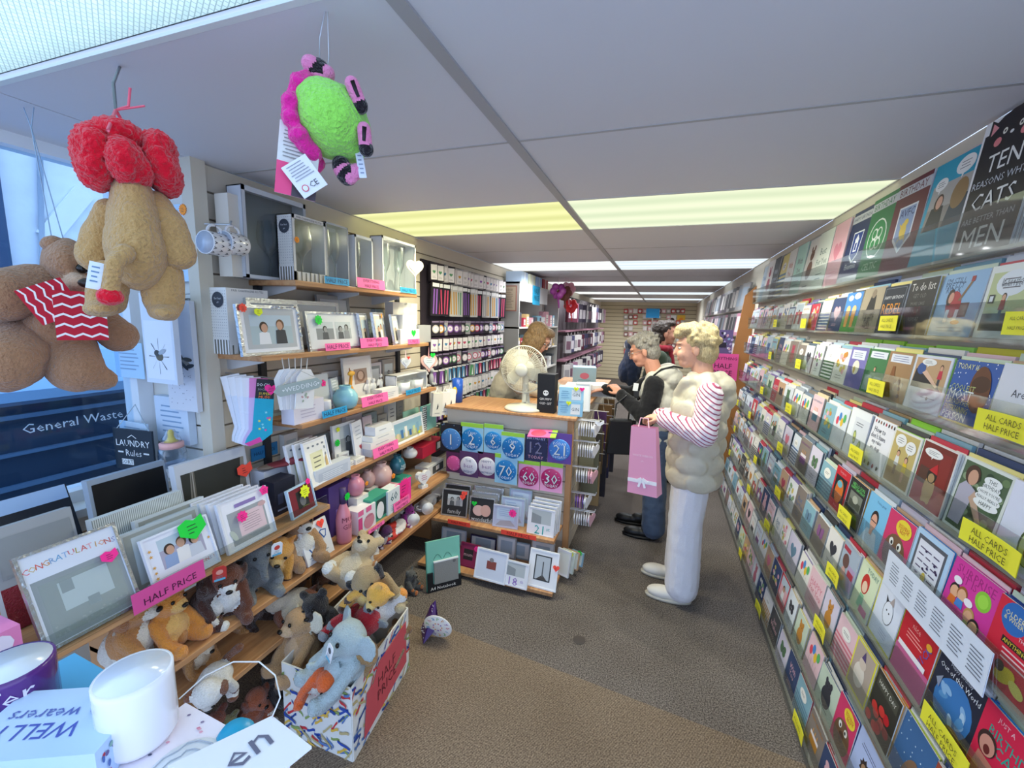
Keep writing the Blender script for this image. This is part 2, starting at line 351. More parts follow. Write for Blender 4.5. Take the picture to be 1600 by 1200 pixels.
# left slat wall, end post and the return beside the window
SLAT = P('d6cbb9', .5, var=.05, scale=5); PITCH_S = .1033
wl = MB(); wl.b2(XW-.06, XW-.012, 1.24, YFAR, 0, CEIL, P('8d8272', .7)); wl.b2(XW-.012, XW, 4.6, YFAR, 0, CEIL, CREAM); wall_left = struct(wl.obj('wall_left'), 'cream slatted wall behind the left shelves', 'wall')
z = CEIL; first = True
def slat(me_h, z0, parent, x0, x1, y0, y1):
    q = MB(); q.b2(x0, x1, y0, y1, z0, z0+me_h, SLAT); return q.obj('slat', parent)
base = slat(PITCH_S-.008, 2.062, wall_left, XW-.014, XW, 1.24, 4.6)
for k in range(1, 21):
    o = base.copy(); COL.objects.link(o); o.parent = wall_left; o.location = (0, 0, -PITCH_S*k)
q = MB(); q.b2(XW-.03, XW+.028, 1.19, 1.245, 0, CEIL, P('cfc6b4', .45)); struct(q.obj('trim_1'), 'cream upright post between window and shelves', 'post')
wr = MB(); wr.b2(XWIN-.05, XW-.03, 1.235, 1.30, 0, CEIL, P('9a958c', .7)); wall_ret = struct(wr.obj('wall_front'), 'short pale slatted return wall beside the window', 'wall')
q = MB(); q.b2(XWIN, XW-.028, 1.218, 1.236, 2.062, 2.062+PITCH_S-.008, P('dcdad2', .5)); base = q.obj('slat', wall_ret)
for k in range(1, 20):
    o = base.copy(); COL.objects.link(o); o.parent = wall_ret; o.location = (0, 0, -PITCH_S*k)
# window in the left recess
wb = MB(); wb.b2(XWIN-.08, XWIN, .30, 1.24, 0, .87, CREAM); struct(wb.obj('wall_left'), 'low panel under the window', 'wall')
we = empty('window_1', (XWIN, .75, .87)); struct(we, 'tall side window looking onto the street', 'window')
FR = P('e6eaee', .35)
for a, b in ((.30, .335), (1.158, 1.215)):
    q = MB(); q.b2(-.06, .03, a-.75, b-.75, 0, 1.29, FR); q.obj('window_frame', we)
q = MB(); q.b2(-.06, .03, -.415, .407, 0, .045, FR); q.obj('window_frame', we)
q = MB(); q.b2(-.06, .03, -.415, .407, 1.25, 1.29, FR); q.obj('window_frame', we)
q = MB(); q.b2(-.02, -.014, -.42, .41, .045, 1.25, clear('window', 'e6f2fa', .1, .02)); q.obj('pane', we)
q = MB(); q.b2(-.08, .12, -.45, .47, -.03, 0, P('e0e0dc', .4)); q.obj('window_sill', we)
# right wall, far wall
q = MB(); q.b2(XR, XR+.06, .62, YFAR, 0, CEIL, P('d8d0bf', .55, var=.04, scale=3)); struct(q.obj('wall_right'), 'cream wall behind the card racks', 'wall')
q = MB(); q.b2(-2.1, 1.0, YFAR, YFAR+.06, 0, CEIL, wave('farslat', '8f8268', 'd9cdb0', 3.05, 'Z', .6, .02, .08)); struct(q.obj('wall_back'), 'far cream slatted end wall', 'wall')
# awning net over the entrance
def net():
    mt, nt, b = _new('awning_net'); nt.nodes.remove(b); tc = nt.nodes.new('ShaderNodeTexCoord'); br = nt.nodes.new('ShaderNodeTexBrick'); mp = nt.nodes.new('ShaderNodeMapping'); mp.inputs['Rotation'].default_value = (0, 0, .5)
    br.inputs['Scale'].default_value = 34; br.inputs['Mortar Size'].default_value = .035; br.inputs['Brick Width'].default_value = .5; br.inputs['Row Height'].default_value = .3
    br.inputs['Color1'].default_value = lin('eaf4e6'); br.inputs['Color2'].default_value = lin('dcebd8'); br.inputs['Mortar'].default_value = lin('b4c2b0')
    t = nt.nodes.new('ShaderNodeBsdfTranslucent'); d = nt.nodes.new('ShaderNodeBsdfDiffuse'); mx = nt.nodes.new('ShaderNodeMixShader'); mx.inputs[0].default_value = .25
    nt.links.new(tc.outputs['Object'], mp.inputs[0]); nt.links.new(mp.outputs[0], br.inputs[0])
    for s in (t, d): nt.links.new(br.outputs[0], s.inputs[0])
    nt.links.new(t.outputs[0], mx.inputs[1]); nt.links.new(d.outputs[0], mx.inputs[2]); nt.links.new(mx.outputs[0], nt.nodes['Material Output'].inputs[0]); return mt
aw = MB(); V, F = [], []; nx, ny = 44, 18
for j in range(ny+1):
    for i in range(nx+1):
        x = -2.6+3.8*i/nx; y = .69-1.9*j/ny; e_ = min(1, (.69-y)/.3); zz = 2.178+.16*(.70-y)+e_*(.012*math.sin(7*x+3.3*y)+.008*math.sin(13*y-4*x)+.006*math.sin(17*(x+.6*y)))
        V.append((x, y, zz))
for j in range(ny):
    for i in range(nx): a = j*(nx+1)+i; F.append((a, a+1, a+nx+2, a+nx+1))
aw.raw(V, F, net(), None, True); tag(aw.obj('awning'), 'white woven net awning above the shop front', 'awning')
q = MB(); q.b2(-2.2, 1.0, .685, .70, CEIL-.002, CEIL+.005, P('dfe6e4', .5)); struct(q.obj('trim_2'), 'pale edge strip along the front of the ceiling', 'trim')
# outside: white building, brace, pipe, and a dark waste container
q = MB(); q.b2(-5.3, -5.0, -1.2, 7, 0, 5, P('e9eef2', .8, bump=.4, var=.12, scale=7)); bd = empty('building', (0, 0, 0)); bw = q.obj('outer_wall', bd)
for (a, b) in (((72, 372), (132, 300)),):
    p0, p1 = HX(a[0], a[1], -4.98), HX(b[0], b[1], -4.98)
    q = MB(); d = (p1-p0); q.box((p0+p1)/2, (.03, d.length, .14), P('f2f5f8', .5), (math.atan2(d.z, d.y), 0, 0)); q.obj('brace', bd)
q = MB(); p0 = HX(62, 230, -4.97); p1 = HX(70, 600, -4.97); q.tube([p0, p1], .02, P('b9c6d2'), 8); q.obj('drain_pipe', bd)
p0 = HX(10, 400, -4.95)
q = MB(); q.b2(-5.02, -4.93, p0.y-1.4, p0.y+.02, 0, 4, P('35506f', .6)); q.obj('dark_door', bd)
tag(bd, 'white painted building across the street seen through the window', 'building')
wc = empty('waste_container', (-3.3, 1.1, 0)); XC = -2.98
pt, pb = HX(100, 600, XC), HX(100, 790, XC)
q = MB(); q.b2(-.9, .3, -2.2, 1.6, -.03, pt.z-.06, P('27405c', .45, bump=.1, scale=8)); q.obj('body', wc)
for k, yy in enumerate((622, 640, 695, 742)):
    a = HX(100, yy, XC); q = MB(); q.b2(.3, .325, -2.2, 1.6, a.z-.008-.006*(k % 2), a.z+.008, P('5d7fa2', .4)); q.obj('rail', wc)
q = MB(); q.prism([(-.95, 0), (.36, 0), (.36, .05), (.1, .22), (-.95, .3)], 3.9, P('93bde4', .4), Matrix.Translation((0, -.3, pt.z-.06)) @ RZ(0)); q.obj('lid', wc)
a0, a1 = HX(38, 673, XC+.028), HX(212, 640, XC+.028); wd = abs(a1.y-a0.y)
ar = Art(wd, .12).text('General Waste O', .5, .5, .10, P('f4f8fc'), 1.04)
q = MB(); q.art(ar, 0); q.obj('lettering', wc, (XC+.03+3.3, (a0.y+a1.y)/2-1.1, (a0.z+a1.z)/2-.06), (0, 0, FACE_RIGHT))
tag(wc, 'dark blue general waste container standing outside the window', 'container')
# ------------------------------------------------------------------ builders for shop goods
NEON = {'pink': P('ff3fa0', .6), 'hot': P('ff2d92', .6), 'orange': P('ff9a2a', .6), 'green': P('17d943', .6), 'yellow': P('e6f22a', .6), 'red': P('ff5240', .6), 'blue': P('2a9bd0', .6)}
INK = P('2b2b35', .6)
def people_photo(a, u0, v0, u1, v1, bg='9aa7ad', n=2, skin='c79a80', tops=('e8e8ea', '3a3d44', 'b04848'), hair=('3b2a22', '6d4a30', '22201f'), mono=False):
    a.rect(u0, v0, u1, v1, P(bg)); a.rect(u0, v0+(v1-v0)*.62, u1, v1, P('c6ced0' if mono else 'b9c9d4'))
    W_ = u1-u0; H_ = (v1-v0)*a.h/a.w
    for i in range(n):
        cx = u0+W_*(i+.75)/(n+.5); r = min(W_*.13, H_*.16); cy = v0+(v1-v0)*(.55+.08*(i % 2))
        sk = '9a9a9a' if mono else skin; tp = ('55585c', '8d9094', '3a3c40')[i % 3] if mono else tops[i % len(tops)]
        a.poly([(cx-r*1.5, v0), (cx-r*1.25, cy-r*1.0*a.w/a.h), (cx, cy-r*.7*a.w/a.h), (cx+r*1.25, cy-r*1.0*a.w/a.h), (cx+r*1.5, v0)], P(tp))
        a.ell(cx, cy+.25*r*a.w/a.h, r*1.05, r*1.15, P('2c2c2e' if mono else hair[i % len(hair)])); a.ell(cx+.15*r*(1 if i % 2 == 0 else -1), cy, r*.8, r*.95, P(sk))
    return a
def sticker(parent, x, z, y, kind='star', c='pink', r=.02, M=None):
    a = Art(1, 1); mb = MB(); n = {'star': 9, 'star5': 5, 'burst': 14, 'heart': 0, 'arrow': 0, 'flag': 0}[kind]
    if n: pts = [((r if i % 2 == 0 else r*.74)*math.sin(math.pi*i/n), (r if i % 2 == 0 else r*.74)*math.cos(math.pi*i/n)) for i in range(2*n)]
    elif kind == 'heart': pts = [(r*math.sin(t)**3, r*(13*math.cos(t)-5*math.cos(2*t)-2*math.cos(3*t)-math.cos(4*t))/16) for t in [2*math.pi*i/20 for i in range(20)]]
    elif kind == 'arrow': pts = [(-r, -.35*r), (0, -.95*r), (r, -.2*r), (.85*r, .8*r), (.2*r, .5*r), (-.3*r, .75*r), (-r, .45*r)]
    else: pts = [(-1.4*r, -.6*r), (1.4*r, -.6*r), (1.2*r, 0), (1.4*r, .6*r), (-1.4*r, .6*r), (-1.2*r, 0)]
    mb.prism(pts[::-1], .0016, NEON[c]); s = Art(2*r, 2*r)
    for k in range(3): s.rect(.3, .58-.14*k, .5+.2*random.random(), .61-.14*k, INK)
    mb.art(s, -.0009, None, .0002, -r)
    return mb.obj('price_sticker', parent, (x, y, z))
def carton(name, label, cat, loc, rotz, w, d, h, col, front=None, side=None, top=None, group=None, tilt=0, mat2=None):
    mb = MB(); bm_ = col if not isinstance(col, str) else P(col); mb.box((0, 0, h/2), (w, d, h), bm_)
    if front: mb.art(front, -d/2)
    if top: mb.art(top, 0, Matrix.Translation((0, -d/2, h)) @ Matrix.Rotation(-math.pi/2, 4, 'X') @ Matrix.Rotation(0, 4, 'Z'))
    if side: mb.art(side, 0, Matrix.Translation((-w/2, 0, 0)) @ RZ(-math.pi/2))
    o = mb.obj(name, None, loc, Euler((-tilt, 0, rotz), 'XYZ')); return tag(o, label, cat, group)
def goblet(kind='wine', s=1.0):
    if kind == 'wine': return [(.001, 0), (.032*s, .002*s), (.004*s, .008*s), (.0035*s, .07*s), (.012*s, .085*s), (.034*s, .11*s), (.037*s, .14*s), (.03*s, .18*s)]
    return [(.001, 0), (.028*s, .002*s), (.004*s, .008*s), (.0035*s, .09*s), (.01*s, .1*s), (.02*s, .13*s), (.022*s, .17*s), (.018*s, .22*s)]
def window_box(name, label, loc, rotz, w, d, h, col, inner, glasses, kind='wine', group=None, frame=.012, frontart=None, side=None, bottom=None):
    e = empty(name, loc, (0, 0, rotz)); c = P(col); t = .004; q = MB()
    q.b2(-w/2, w/2, d/2-t, d/2, 0, h, P(inner)); q.b2(-w/2, -w/2+t, -d/2, d/2, 0, h, c); q.b2(w/2-t, w/2, -d/2, d/2, 0, h, c); q.b2(-w/2, w/2, -d/2, d/2, 0, t, c); q.b2(-w/2, w/2, -d/2, d/2, h-t, h, c)
    for x0, x1, z0, z1 in ((-w/2, -w/2+frame, 0, h), (w/2-frame, w/2, 0, h), (-w/2, w/2, 0, frame+(bottom or 0)), (-w/2, w/2, h-frame*1.4, h)): q.b2(x0, x1, -d/2-.001, -d/2+.002, z0, z1, c)
    if frontart: q.art(frontart, -d/2-.001)
    if side: q.art(side, 0, Matrix.Translation((-w/2, 0, 0)) @ RZ(-math.pi/2))
    q.obj('carton', e)
    q = MB(); q.b2(-w/2+frame, w/2-frame, -d/2, -d/2+.001, frame, h-frame, CELLO); q.obj('window', e)
    for i in range(glasses):
        x = (i-(glasses-1)/2)*w*.42; sc = (h-.02)/(.19 if kind == 'wine' else .23); q = MB(); q.lathe(goblet(kind, min(sc, 1.35)), GLASS, 14, Matrix.Translation((x, .01, t))); q.obj('glass', e)
    return tag(e, label, 'box', group)
def frame(name, label, loc, rotz, w, h, bw, col, art=None, tilt=.16, inner='ececee', depth=.014, group=None, stick=None, cat='picture frame', glitter=False):
    e = empty(name, loc, Euler((-tilt, 0, rotz), 'XYZ')); c = col if not isinstance(col, str) else P(col, .35)
    q = MB()
    for x0, x1, z0, z1 in ((-w/2, -w/2+bw, 0, h), (w/2-bw, w/2, 0, h), (-w/2+bw, w/2-bw, 0, bw), (-w/2+bw, w/2-bw, h-bw, h)): q.b2(x0, x1, -depth/2, depth/2, z0, z1, c)
    if glitter:
        for k in range(26):
            t = random.random(); x, z = random.choice(((w/2-bw*.5, bw+(h-2*bw)*(.3+.7*t)), (w*(t*.45), h-bw*.5))); s = .004+.004*random.random(); q.box((x, -depth/2-.002, z), (s, s, s), P('eef2f4', .15, .8), (t*6, t*9, t*4))
    q.obj('frame_border', e)
    q = MB(); q.b2(-w/2+bw*.9, w/2-bw*.9, -depth/2+.004, depth/2-.001, bw*.9, h-bw*.9, P(inner))
    if art: q.art(art, -depth/2+.004, None, .0004, bw*.0)
    q.obj('picture', e)
    if tilt > .05: q = MB(); q.box((0, depth/2+.003+math.sin(tilt*1.4)*h*.27, h*.6-math.cos(tilt*1.4)*h*.27), (w*.2, .003, h*.54), P('3a3a3c'), (tilt*1.4, 0, 0)); q.obj('strut', e)
    for k in (stick or []): sticker(e, k[0]*w, k[1]*h, -depth/2-.006, k[2], k[3], k[4] if len(k) > 4 else .02)
    return tag(e, label, cat, group)
def slotL(l, t, r, b, X, z):
    my = (t+b)/2; y0, y1 = HX(l, my, X).y, HX(r, my, X).y; zt = HX((l+r)/2, t, X).z
    return (y0+y1)/2, abs(y1-y0), max(.02, zt-z)
def signL(px, X, text, c, label, z, h=.035, tilt=-.12, w=None):
    """paper strip standing on the front edge of a left-hand shelf"""
    y0, y1 = HX(px[0], px[1], X).y, HX(px[2], px[1], X).y; w = w or (y1-y0)
    mb = MB(); mb.box((0, 0, h/2), (w, .0012, h), NEON[c] if c != 'pink' else P('ff6fb0', .6)); lines = text.split('|'); a = Art(w, h)
    for i, l in enumerate(lines): a.text(l, .5, 1-(i+.5)/len(lines), .62*h/w/len(lines), P('7a1f52') if c != 'blue' else P('123a55'), .86)
    mb.art(a, -.0006, None, .0003); o = mb.obj('sale_sign', None, (X+.004, (y0+y1)/2, z), Euler((tilt, 0, FACE_RIGHT), 'XYZ')); return tag(o, label, 'sign', 'half price signs on the left shelves')
def mug(name, label, loc, rot, r, h, col, inner='f4f4f6', art_fn=None, group=None, handle_ang=0, taper=1.0):
    e = empty(name, loc, rot); q = MB(); c = P(col, .15, coat=.4)
    q.lathe([(.001, 0), (r*.82*taper, 0), (r*.9*taper, .004), (r*taper, h*.12), (r, h*.9), (r, h), (r*.93, h)], c, 28)
    q.lathe([(r*.93, h), (r*.9, h*.9), (r*.86*taper, .01), (.001, .008)], P(inner, .15, coat=.4), 28); q.obj('cup', e)
    q = MB(); H = []
    for i in range(11): t = math.pi*(i/10-.5); H.append((r*.97+.62*r*math.cos(t)*1.0, 0, h*.52+h*.34*math.sin(t)))
    q.tube(H, r*.12, c, 8, RZ(handle_ang)); q.obj('handle', e)
    if art_fn: art_fn(e, r, h)
    return tag(e, label, 'mug', group)
def wrap_text(e, s, r, h, z, ang, hgt, c, name='lettering'):
    g, f = glyphs(s); ext = g.max(0)-g.min(0); k = hgt/ext[1]; V = []
    for x, y in g*k: a = ang+x/r; V.append(((r+.0008)*math.cos(a), (r+.0008)*math.sin(a), z+y))
    q = MB(); q.raw(V, f, c); q.obj(name, e)

# ------------------------------------------------------------------ left shelving
XS, XL = -1.45, -1.36          # front edges of the upper and the lower shelves
SH = {1: (1.738, 1.42, 2.36), 2: (1.434, 1.24, 2.50), 3: (1.124, 1.42, 2.60), 4: (.819, 1.48, 2.66)}
su = empty('wall_shelving', (XW, 1.9, .8))
for k, (zt, y0, y1) in SH.items():
    q = MB(); q.b2(0, XS-XW, y0-1.9, y1-1.9, zt-.022-.8, zt-.8, WOODY); q.obj('shelf', su, None, None, .003)
    for yy in (y0+.06, (y0+y1)/2, y1-.1):
        q = MB(); q.prism([(0, 0), (.2, -.0), (.2, -.012), (.02, -.05), (0, -.05)], .006, P('cfd0d0', .4), Matrix.Translation((0, yy-1.9, zt-.022-.8))); q.obj('bracket', su)
for yy in (1.44, 2.5):
    q = MB(); q.b2(0, .02, yy-1.9, yy+.03-1.9, -.5, 1.3, P('2c2e33', .4)); q.obj('upright', su)
tag(su, 'four oak-effect wall shelves packed with gifts and frames', 'shelves')
LO = {1: (.754, .15, 1.47), 2: (.502, .75, 2.66), 3: (.302, .75, 2.62)}
sl = empty('low_shelving', (XW, 1.5, 0))
for k, (zt, y0, y1) in LO.items():
    q = MB(); q.b2(-.3 if (k == 1 and False) else .0, XL-XW, y0-1.5, y1-1.5, zt-.022, zt, WOODY); q.obj('shelf', sl, None, None, .003)
q = MB(); q.b2(-.33, 0, .15-1.5, 1.18-1.5, LO[1][0]-.022, LO[1][0], WOODY); q.obj('shelf', sl)
for yy in (.75, 1.46, 2.58):
    q = MB(); q.b2(0, .22, yy-1.5, yy+.02-1.5, 0, (LO[1][0] if yy < 1.5 else .79)-.024, P('b98a5e', .5)); q.obj('upright', sl)
q = MB(); q.b2(XL-XW-.001, XL-XW+.003, .2-1.5, 1.45-1.5, LO[1][0]-.004, LO[1][0]+.052, ACRYL); q.obj('acrylic_lip', sl)
tag(sl, 'three low oak-effect shelves holding boxed frames and soft toys', 'shelves')
Z1, Z2, Z3, Z4 = [SH[k][0] for k in (1, 2, 3, 4)]; F1, F2, F3 = [LO[k][0] for k in (1, 2, 3)]
SPOT = 'f0f0f2'
def spotbox_front(w, h, title, window=True):
    a = Art(w, h); a.text(title, .5, .965, .045, P('55565c'), .8)
    for i in range(7): a.rect(.06+.13*i, .0, .09+.13*i, .14+.03*(i % 2), P('6c6a5c'))
    return a
def spot_side(d, h):
    a = Art(d, h); n = max(3, int(d/.011)); m_ = int(h*.75/.011)
    a.rect(0, 0, 1, .22, P('77746a'))
    for i in range(6): a.rect(.04+.17*i, 0, .11+.17*i, .22, P('efeff0'))
    for i in range(n):
        for j in range(m_):
            if random.random() < .97: a.ell((i+.5)/n, .25+.72*(j+.5)/m_, .0016/d, .0016/d, P('6f7280'), 0, 5)
    a.ell(.5, .82, .34, .34, P('3b3f49')); a.text('for her|glass'.split('|')[0], .5, .84, .1, P('dadce0'), .5); a.text('gift', .5, .78, .09, P('dadce0'), .5)
    return a
# --- shelf 1
X1 = -1.545
yc, w, h = slotL(377, 305, 475, 436, X1-.06, Z1); window_box('boxed_glass', 'tall grey gift box with a single wine glass on dark card, top shelf', (X1-.085, yc, Z1), FACE_RIGHT, w, .08, h, 'c4c8ce', '767d84', 1, 'wine', 'boxed glasses on the top shelf', .014)
yc, w, h = slotL(362, 306, 380, 436, X1-.07, Z1); carton('gift_box', 'plain cream carton at the left end of the top shelf', 'box', (X1-.10, yc-.01, Z1), FACE_RIGHT, w, .07, h, 'd9d2c6')
yc, w, h = slotL(446, 342, 498, 440, X1, Z1); e = window_box('boxed_glass', 'spotted and striped gift box with one wine glass and orange sticker', (X1, yc, Z1), FACE_RIGHT, w, .085, h, 'dcdad4', 'b5b0a4', 1, 'wine', 'boxed glasses on the top shelf', .012, spotbox_front(w, h, 'PAIR CHAMPAGNE FLUTES'), spot_side(.085, h), .03); sticker(e, -w*.42, h*.62, -.05, 'star', 'orange', .014)
yc, w, h = slotL(500, 352, 535, 442, X1, Z1); window_box('boxed_glass', 'grey box of two clear champagne flutes in tissue beside the spotted box', (X1, yc, Z1), FACE_RIGHT, w, .075, h, 'b4b8bd', 'd0d4d6', 2, 'flute', 'boxed glasses on the top shelf', .006)
yc, w, h = slotL(545, 370, 573, 448, X1, Z1); window_box('boxed_glass', 'white fronted grey box with one etched flute, top shelf', (X1, yc, Z1), FACE_RIGHT, w, .08, h, 'd9dcdf', 'c4c1ba', 1, 'flute', 'boxed glasses on the top shelf', .01)
yc, w, h = slotL(588, 376, 641, 454, X1, Z1); window_box('boxed_glass', 'wide white window box with two flutes at the far end of the top shelf', (X1, yc, Z1), FACE_RIGHT, w, .08, h, 'e4e6e8', 'b4b7ba', 2, 'flute', 'boxed glasses on the top shelf', .01)
signL((507, 441, 545), XS, 'HALF PRICE', 'blue', 'blue half price sign on the top shelf beside the flute box', Z1, .032)
signL((558, 446, 601), XS, 'EVERYTHING|HALF PRICE', 'pink', 'pink everything half price sign on the top shelf', Z1, .05)
signL((625, 455, 650), XS, 'HALF PRICE', 'blue', 'small blue half price sign at the far end of the top shelf', Z1, .03)
# mugs hanging on a slatwall hook
hk = MB(); pm = HX(345, 352, -1.60); hk.tube([(XW, pm.y, pm.z+.01), (XW+.16, pm.y, pm.z), (XW+.165, pm.y, pm.z+.014)], .0035, STEEL, 6); tag(hk.obj('wall_hook'), 'metal slatwall hook carrying the two white mugs', 'hook')
for i, (px, py) in enumerate(((328, 378), (357, 378))):
    c = HX(px, py, -1.53)
    def arrows(e, r, h):
        q = MB()
        for k in range(14):
            for j in range(3):
                a = k*2*math.pi/14+j*.2; z = .02+j*.028
                for s in (-1, 1): a2 = a+s*.10; q.raw([((r+.0008)*math.cos(a), (r+.0008)*math.sin(a), z), ((r+.0008)*math.cos(a2), (r+.0008)*math.sin(a2), z+.009), ((r+.0008)*math.cos(a2), (r+.0008)*math.sin(a2), z+.014), ((r+.0008)*math.cos(a), (r+.0008)*math.sin(a), z+.006)], [(0, 1, 2, 3)], INK)
        q.obj('printed_pattern', e)
    mug('mug', ['white patterned mug hanging nearest the window post', 'white patterned mug hanging beside the grey glass boxes'][i], (c.x-.03, c.y+.085, c.z), Euler((math.pi/2, 0, .12)), .041, .09, 'eeeef0', 'b4bece', arrows, 'mugs hung on a wall hook', math.pi/2)  # white cup; shade inside is put into the greyer inner colour
# --- shelf 2
X2 = -1.53
yc, w, h = slotL(349, 452, 414, 555, X2-.09, Z2); b = carton('gift_box', 'spotted gift box with black round badge at the left of the second shelf', 'box', (X2-.11, yc, Z2), FACE_RIGHT, w, .09, h, 'e6e4e0', spotbox_front(w, h, 'PAIR CHAMPAGNE FLUTES'), spot_side(.09, h))
yc, w, h = slotL(360, 470, 458, 558, X2, Z2)
a = Art(w, h).rect(.1, .12, .9, .88, P('b9bcbe')); people_photo(a, .17, .2, .84, .74, 'aebfc4', 2)
frame('picture_frame', 'large silver frame with a hugging couple and glitter corner', (X2+.05, yc, Z2), FACE_RIGHT, w, h*.92, .012, SILVER, a, .12, stick=[(-.42, .93, 'star', 'red', .018), (-.2, .86, 'arrow', 'yellow', .018)], glitter=True)
for k, (l, r, t) in enumerate(((372, 452, 467), (425, 520, 470), (490, 540, 462))):
    yc, w, h = slotL(l, t, r, 550, X2-.10-.02*k, Z2); frame('picture_frame', ['silver frame back row behind the couple frame', 'tall silver frame in the back row between the two photo frames', 'grey mounted frame in the back row, second shelf'][k], (X2-.035-.03*k, yc, Z2), FACE_RIGHT, w, h, .02, SILVER if k < 2 else P('9c9a96'), None, .10, 'cfcfcf')
yc, w, h = slotL(468, 487, 550, 553, X2, Z2)
a = Art(w, h).rect(.04, .06, .96, .95, P('dcdedf')); people_photo(a, .16, .28, .48, .74, '8d9294', 1, mono=True); people_photo(a, .52, .28, .83, .74, 'b0b6b8', 2, mono=True)
frame('picture_frame', 'wide silver frame with two black and white wedding photos', (X2+.05, yc, Z2), FACE_RIGHT, w, h, .010, SILVER, a, .13, stick=[(-.30, .78, 'star', 'green', .024)], glitter=True)
for k, (l, r, t) in enumerate(((549, 573, 489), (568, 602, 488), (600, 620, 491))):
    yc, w, h = slotL(l, t, r, 545, X2, Z2); a = Art(w, h).rect(.1, .1, .9, .9, P('c9c6bf')); people_photo(a, .22, .14, .8, .8, 'b9b3a8', 1 if k != 1 else 2, tops=('20222a', 'f2efe8'))
    frame('picture_frame', ['narrow silver frame with a bride beside the two-photo frame', 'silver frame with a kissing wedding couple and orange sticker', 'slim pale frame leaning beside the wedding couple frame'][k], (X2+.045, yc, Z2), FACE_RIGHT+.35, w*1.05, h, .008, SILVER, a, .14, stick=[(.2, .9, 'star', 'orange', .014)] if k == 1 else None)
def mini(name, label, cat, px, X, z, d, col, front=None, rz=0, group=None, up=0):
    yc, w, h = slotL(px[0], px[1], px[2], px[3], X, z+up); return carton(name, label, cat, (X, yc, z+up), FACE_RIGHT+rz, w, d, h, col, front(w, h) if front else None, None, None, group)
mini('gift_box', 'small spotted gift box at the far end of the second shelf', 'box', (608, 473, 646, 536), X2-.06, Z2, .06, 'd6d3cc', lambda w, h: spotbox_front(w, h, 'GIFT'))
mini('gift_box', 'white ring box with green heart sticker, second shelf', 'box', (620, 514, 650, 536), X2+.03, Z2, .05, 'e9e6e4', lambda w, h: Art(w, h).heart(.68, .72, .12, NEON['green']))
mini('gift_box', 'small white ring box stacked above the green heart box', 'box', (624, 492, 645, 514), X2+.01, Z2, .05, 'f0eeec', None, 0, None, .078)
mini('trinket_box', 'grey rounded keepsake box beside the white ring boxes', 'box', (649, 508, 668, 536), X2+.02, Z2, .05, 'a9aaae')
signL((508, 545, 547), XS, 'HALF PRICE', 'pink', 'pink half price sign under the two-photo frame', Z2, .034)
signL((563, 539, 606), XS, 'EVERYTHING|HALF PRICE', 'pink', 'pink everything half price sign under the wedding couple frame', Z2, .05)
signL((637, 536, 655), XS, '½ PRICE', 'pink', 'small pink sign at the far end of the second shelf', Z2, .03)
# --- shelf 3
X3 = -1.53
def vase(label, px, X, z, col, prof='pot', cat='vase', group=None, stick=None, name='money_pot', lid=None, text=None):
    yc, w, h = slotL(px[0], px[1], px[2], px[3], X, z); w = (px[2]-px[0])*((Vector((X, yc, z))-O3).dot(_f))/FPX; r = w/2
    if prof == 'pot' and h > 1.25*w:
        up_ = h-1.12*w; carton('gift_box', 'plain carton carrying the '+' '.join(label.split()[:6]), 'box', (X, yc, z), FACE_RIGHT, w*.95, w*.95, up_, random.choice(['d9c7c9', 'cfd4d2', 'e3e0da']), Art(w*.95, up_).lines(.2, .8, .2, .8, 2, P('a9a4a6'))); z += up_; h -= up_
    pr = {'pot': [(.001, 0), (.55, 0), (.85, .12), (1, .38), (.95, .6), (.7, .8), (.42, .88), (.5, .97), (.48, 1), (.38, .97), (.36, .85)], 'jar': [(.001, 0), (.9, 0), (1, .05), (1, .9), (.97, 1), (.6, 1.0), (.001, 1.0)], 'bottle': [(.001, 0), (.95, 0), (1, .05), (1, .42), (.85, .55), (.5, .68), (.42, .72), (.42, .98), (.38, 1), (.001, 1)]}[prof]
    e = empty(name, (X, yc, z), (0, 0, FACE_RIGHT)); q = MB(); q.lathe([(a*r, b*h) for a, b in pr], P(col, .2, coat=.3), 24); q.obj('body', e)
    if lid: q = MB(); q.lathe([(.001, h*.72), (r*.46, h*.72), (r*.46, h*1.0), (.001, h*1.005)], P(lid, .4), 18); q.obj('cap', e)
    if text:
        for i, t in enumerate(text[0].split('|')): wrap_text(e, t, r, h, h*(text[2]-.13*i), -math.pi/2, h*text[3], P(text[1]))
    for s in (stick or []): sticker(e, s[0]*w, s[1]*h, -r*(1 if len(s) < 6 else s[5])-.003, s[2], s[3], s[4])
    return tag(e, label, cat, group)
vase('pale blue glazed money pot on the third shelf', (520, 602, 558, 640), X3+.02, Z3, '8fc7d6')
mini('gift_box', 'white lilac carton at the left end of the third shelf', 'box', (449, 624, 497, 662), X3+.03, Z3, .07, 'ddd9e6', lambda w, h: Art(w, h).lines(.2, .8, .2, .8, 4, P('bdb7cc')))
vase('round white tin beside the lilac carton', (498, 625, 517, 650), X3+.03, Z3, 'e4e2e4', 'jar', 'tin', name='storage_tin')
yc, w, h = slotL(534, 557, 578, 622, X3-.08, Z3); a = Art(w, h).rect(0, 0, 1, 1, P('efece6')).rect(.35, .38, .82, .72, P('b49a88')).ell(.58, .55, .16, .14, P('8a6a58')).ell(.58, .57, .1, .1, P('d8b7a0'))
frame('picture_frame', 'tall cream board with a small sepia baby photo', (X3-.06, yc, Z3), FACE_RIGHT, w, h, .006, 'e8e5e0', a, .08)
q = MB(); yc, w, h = slotL(535, 560, 549, 602, X3-.035, Z3+.05)
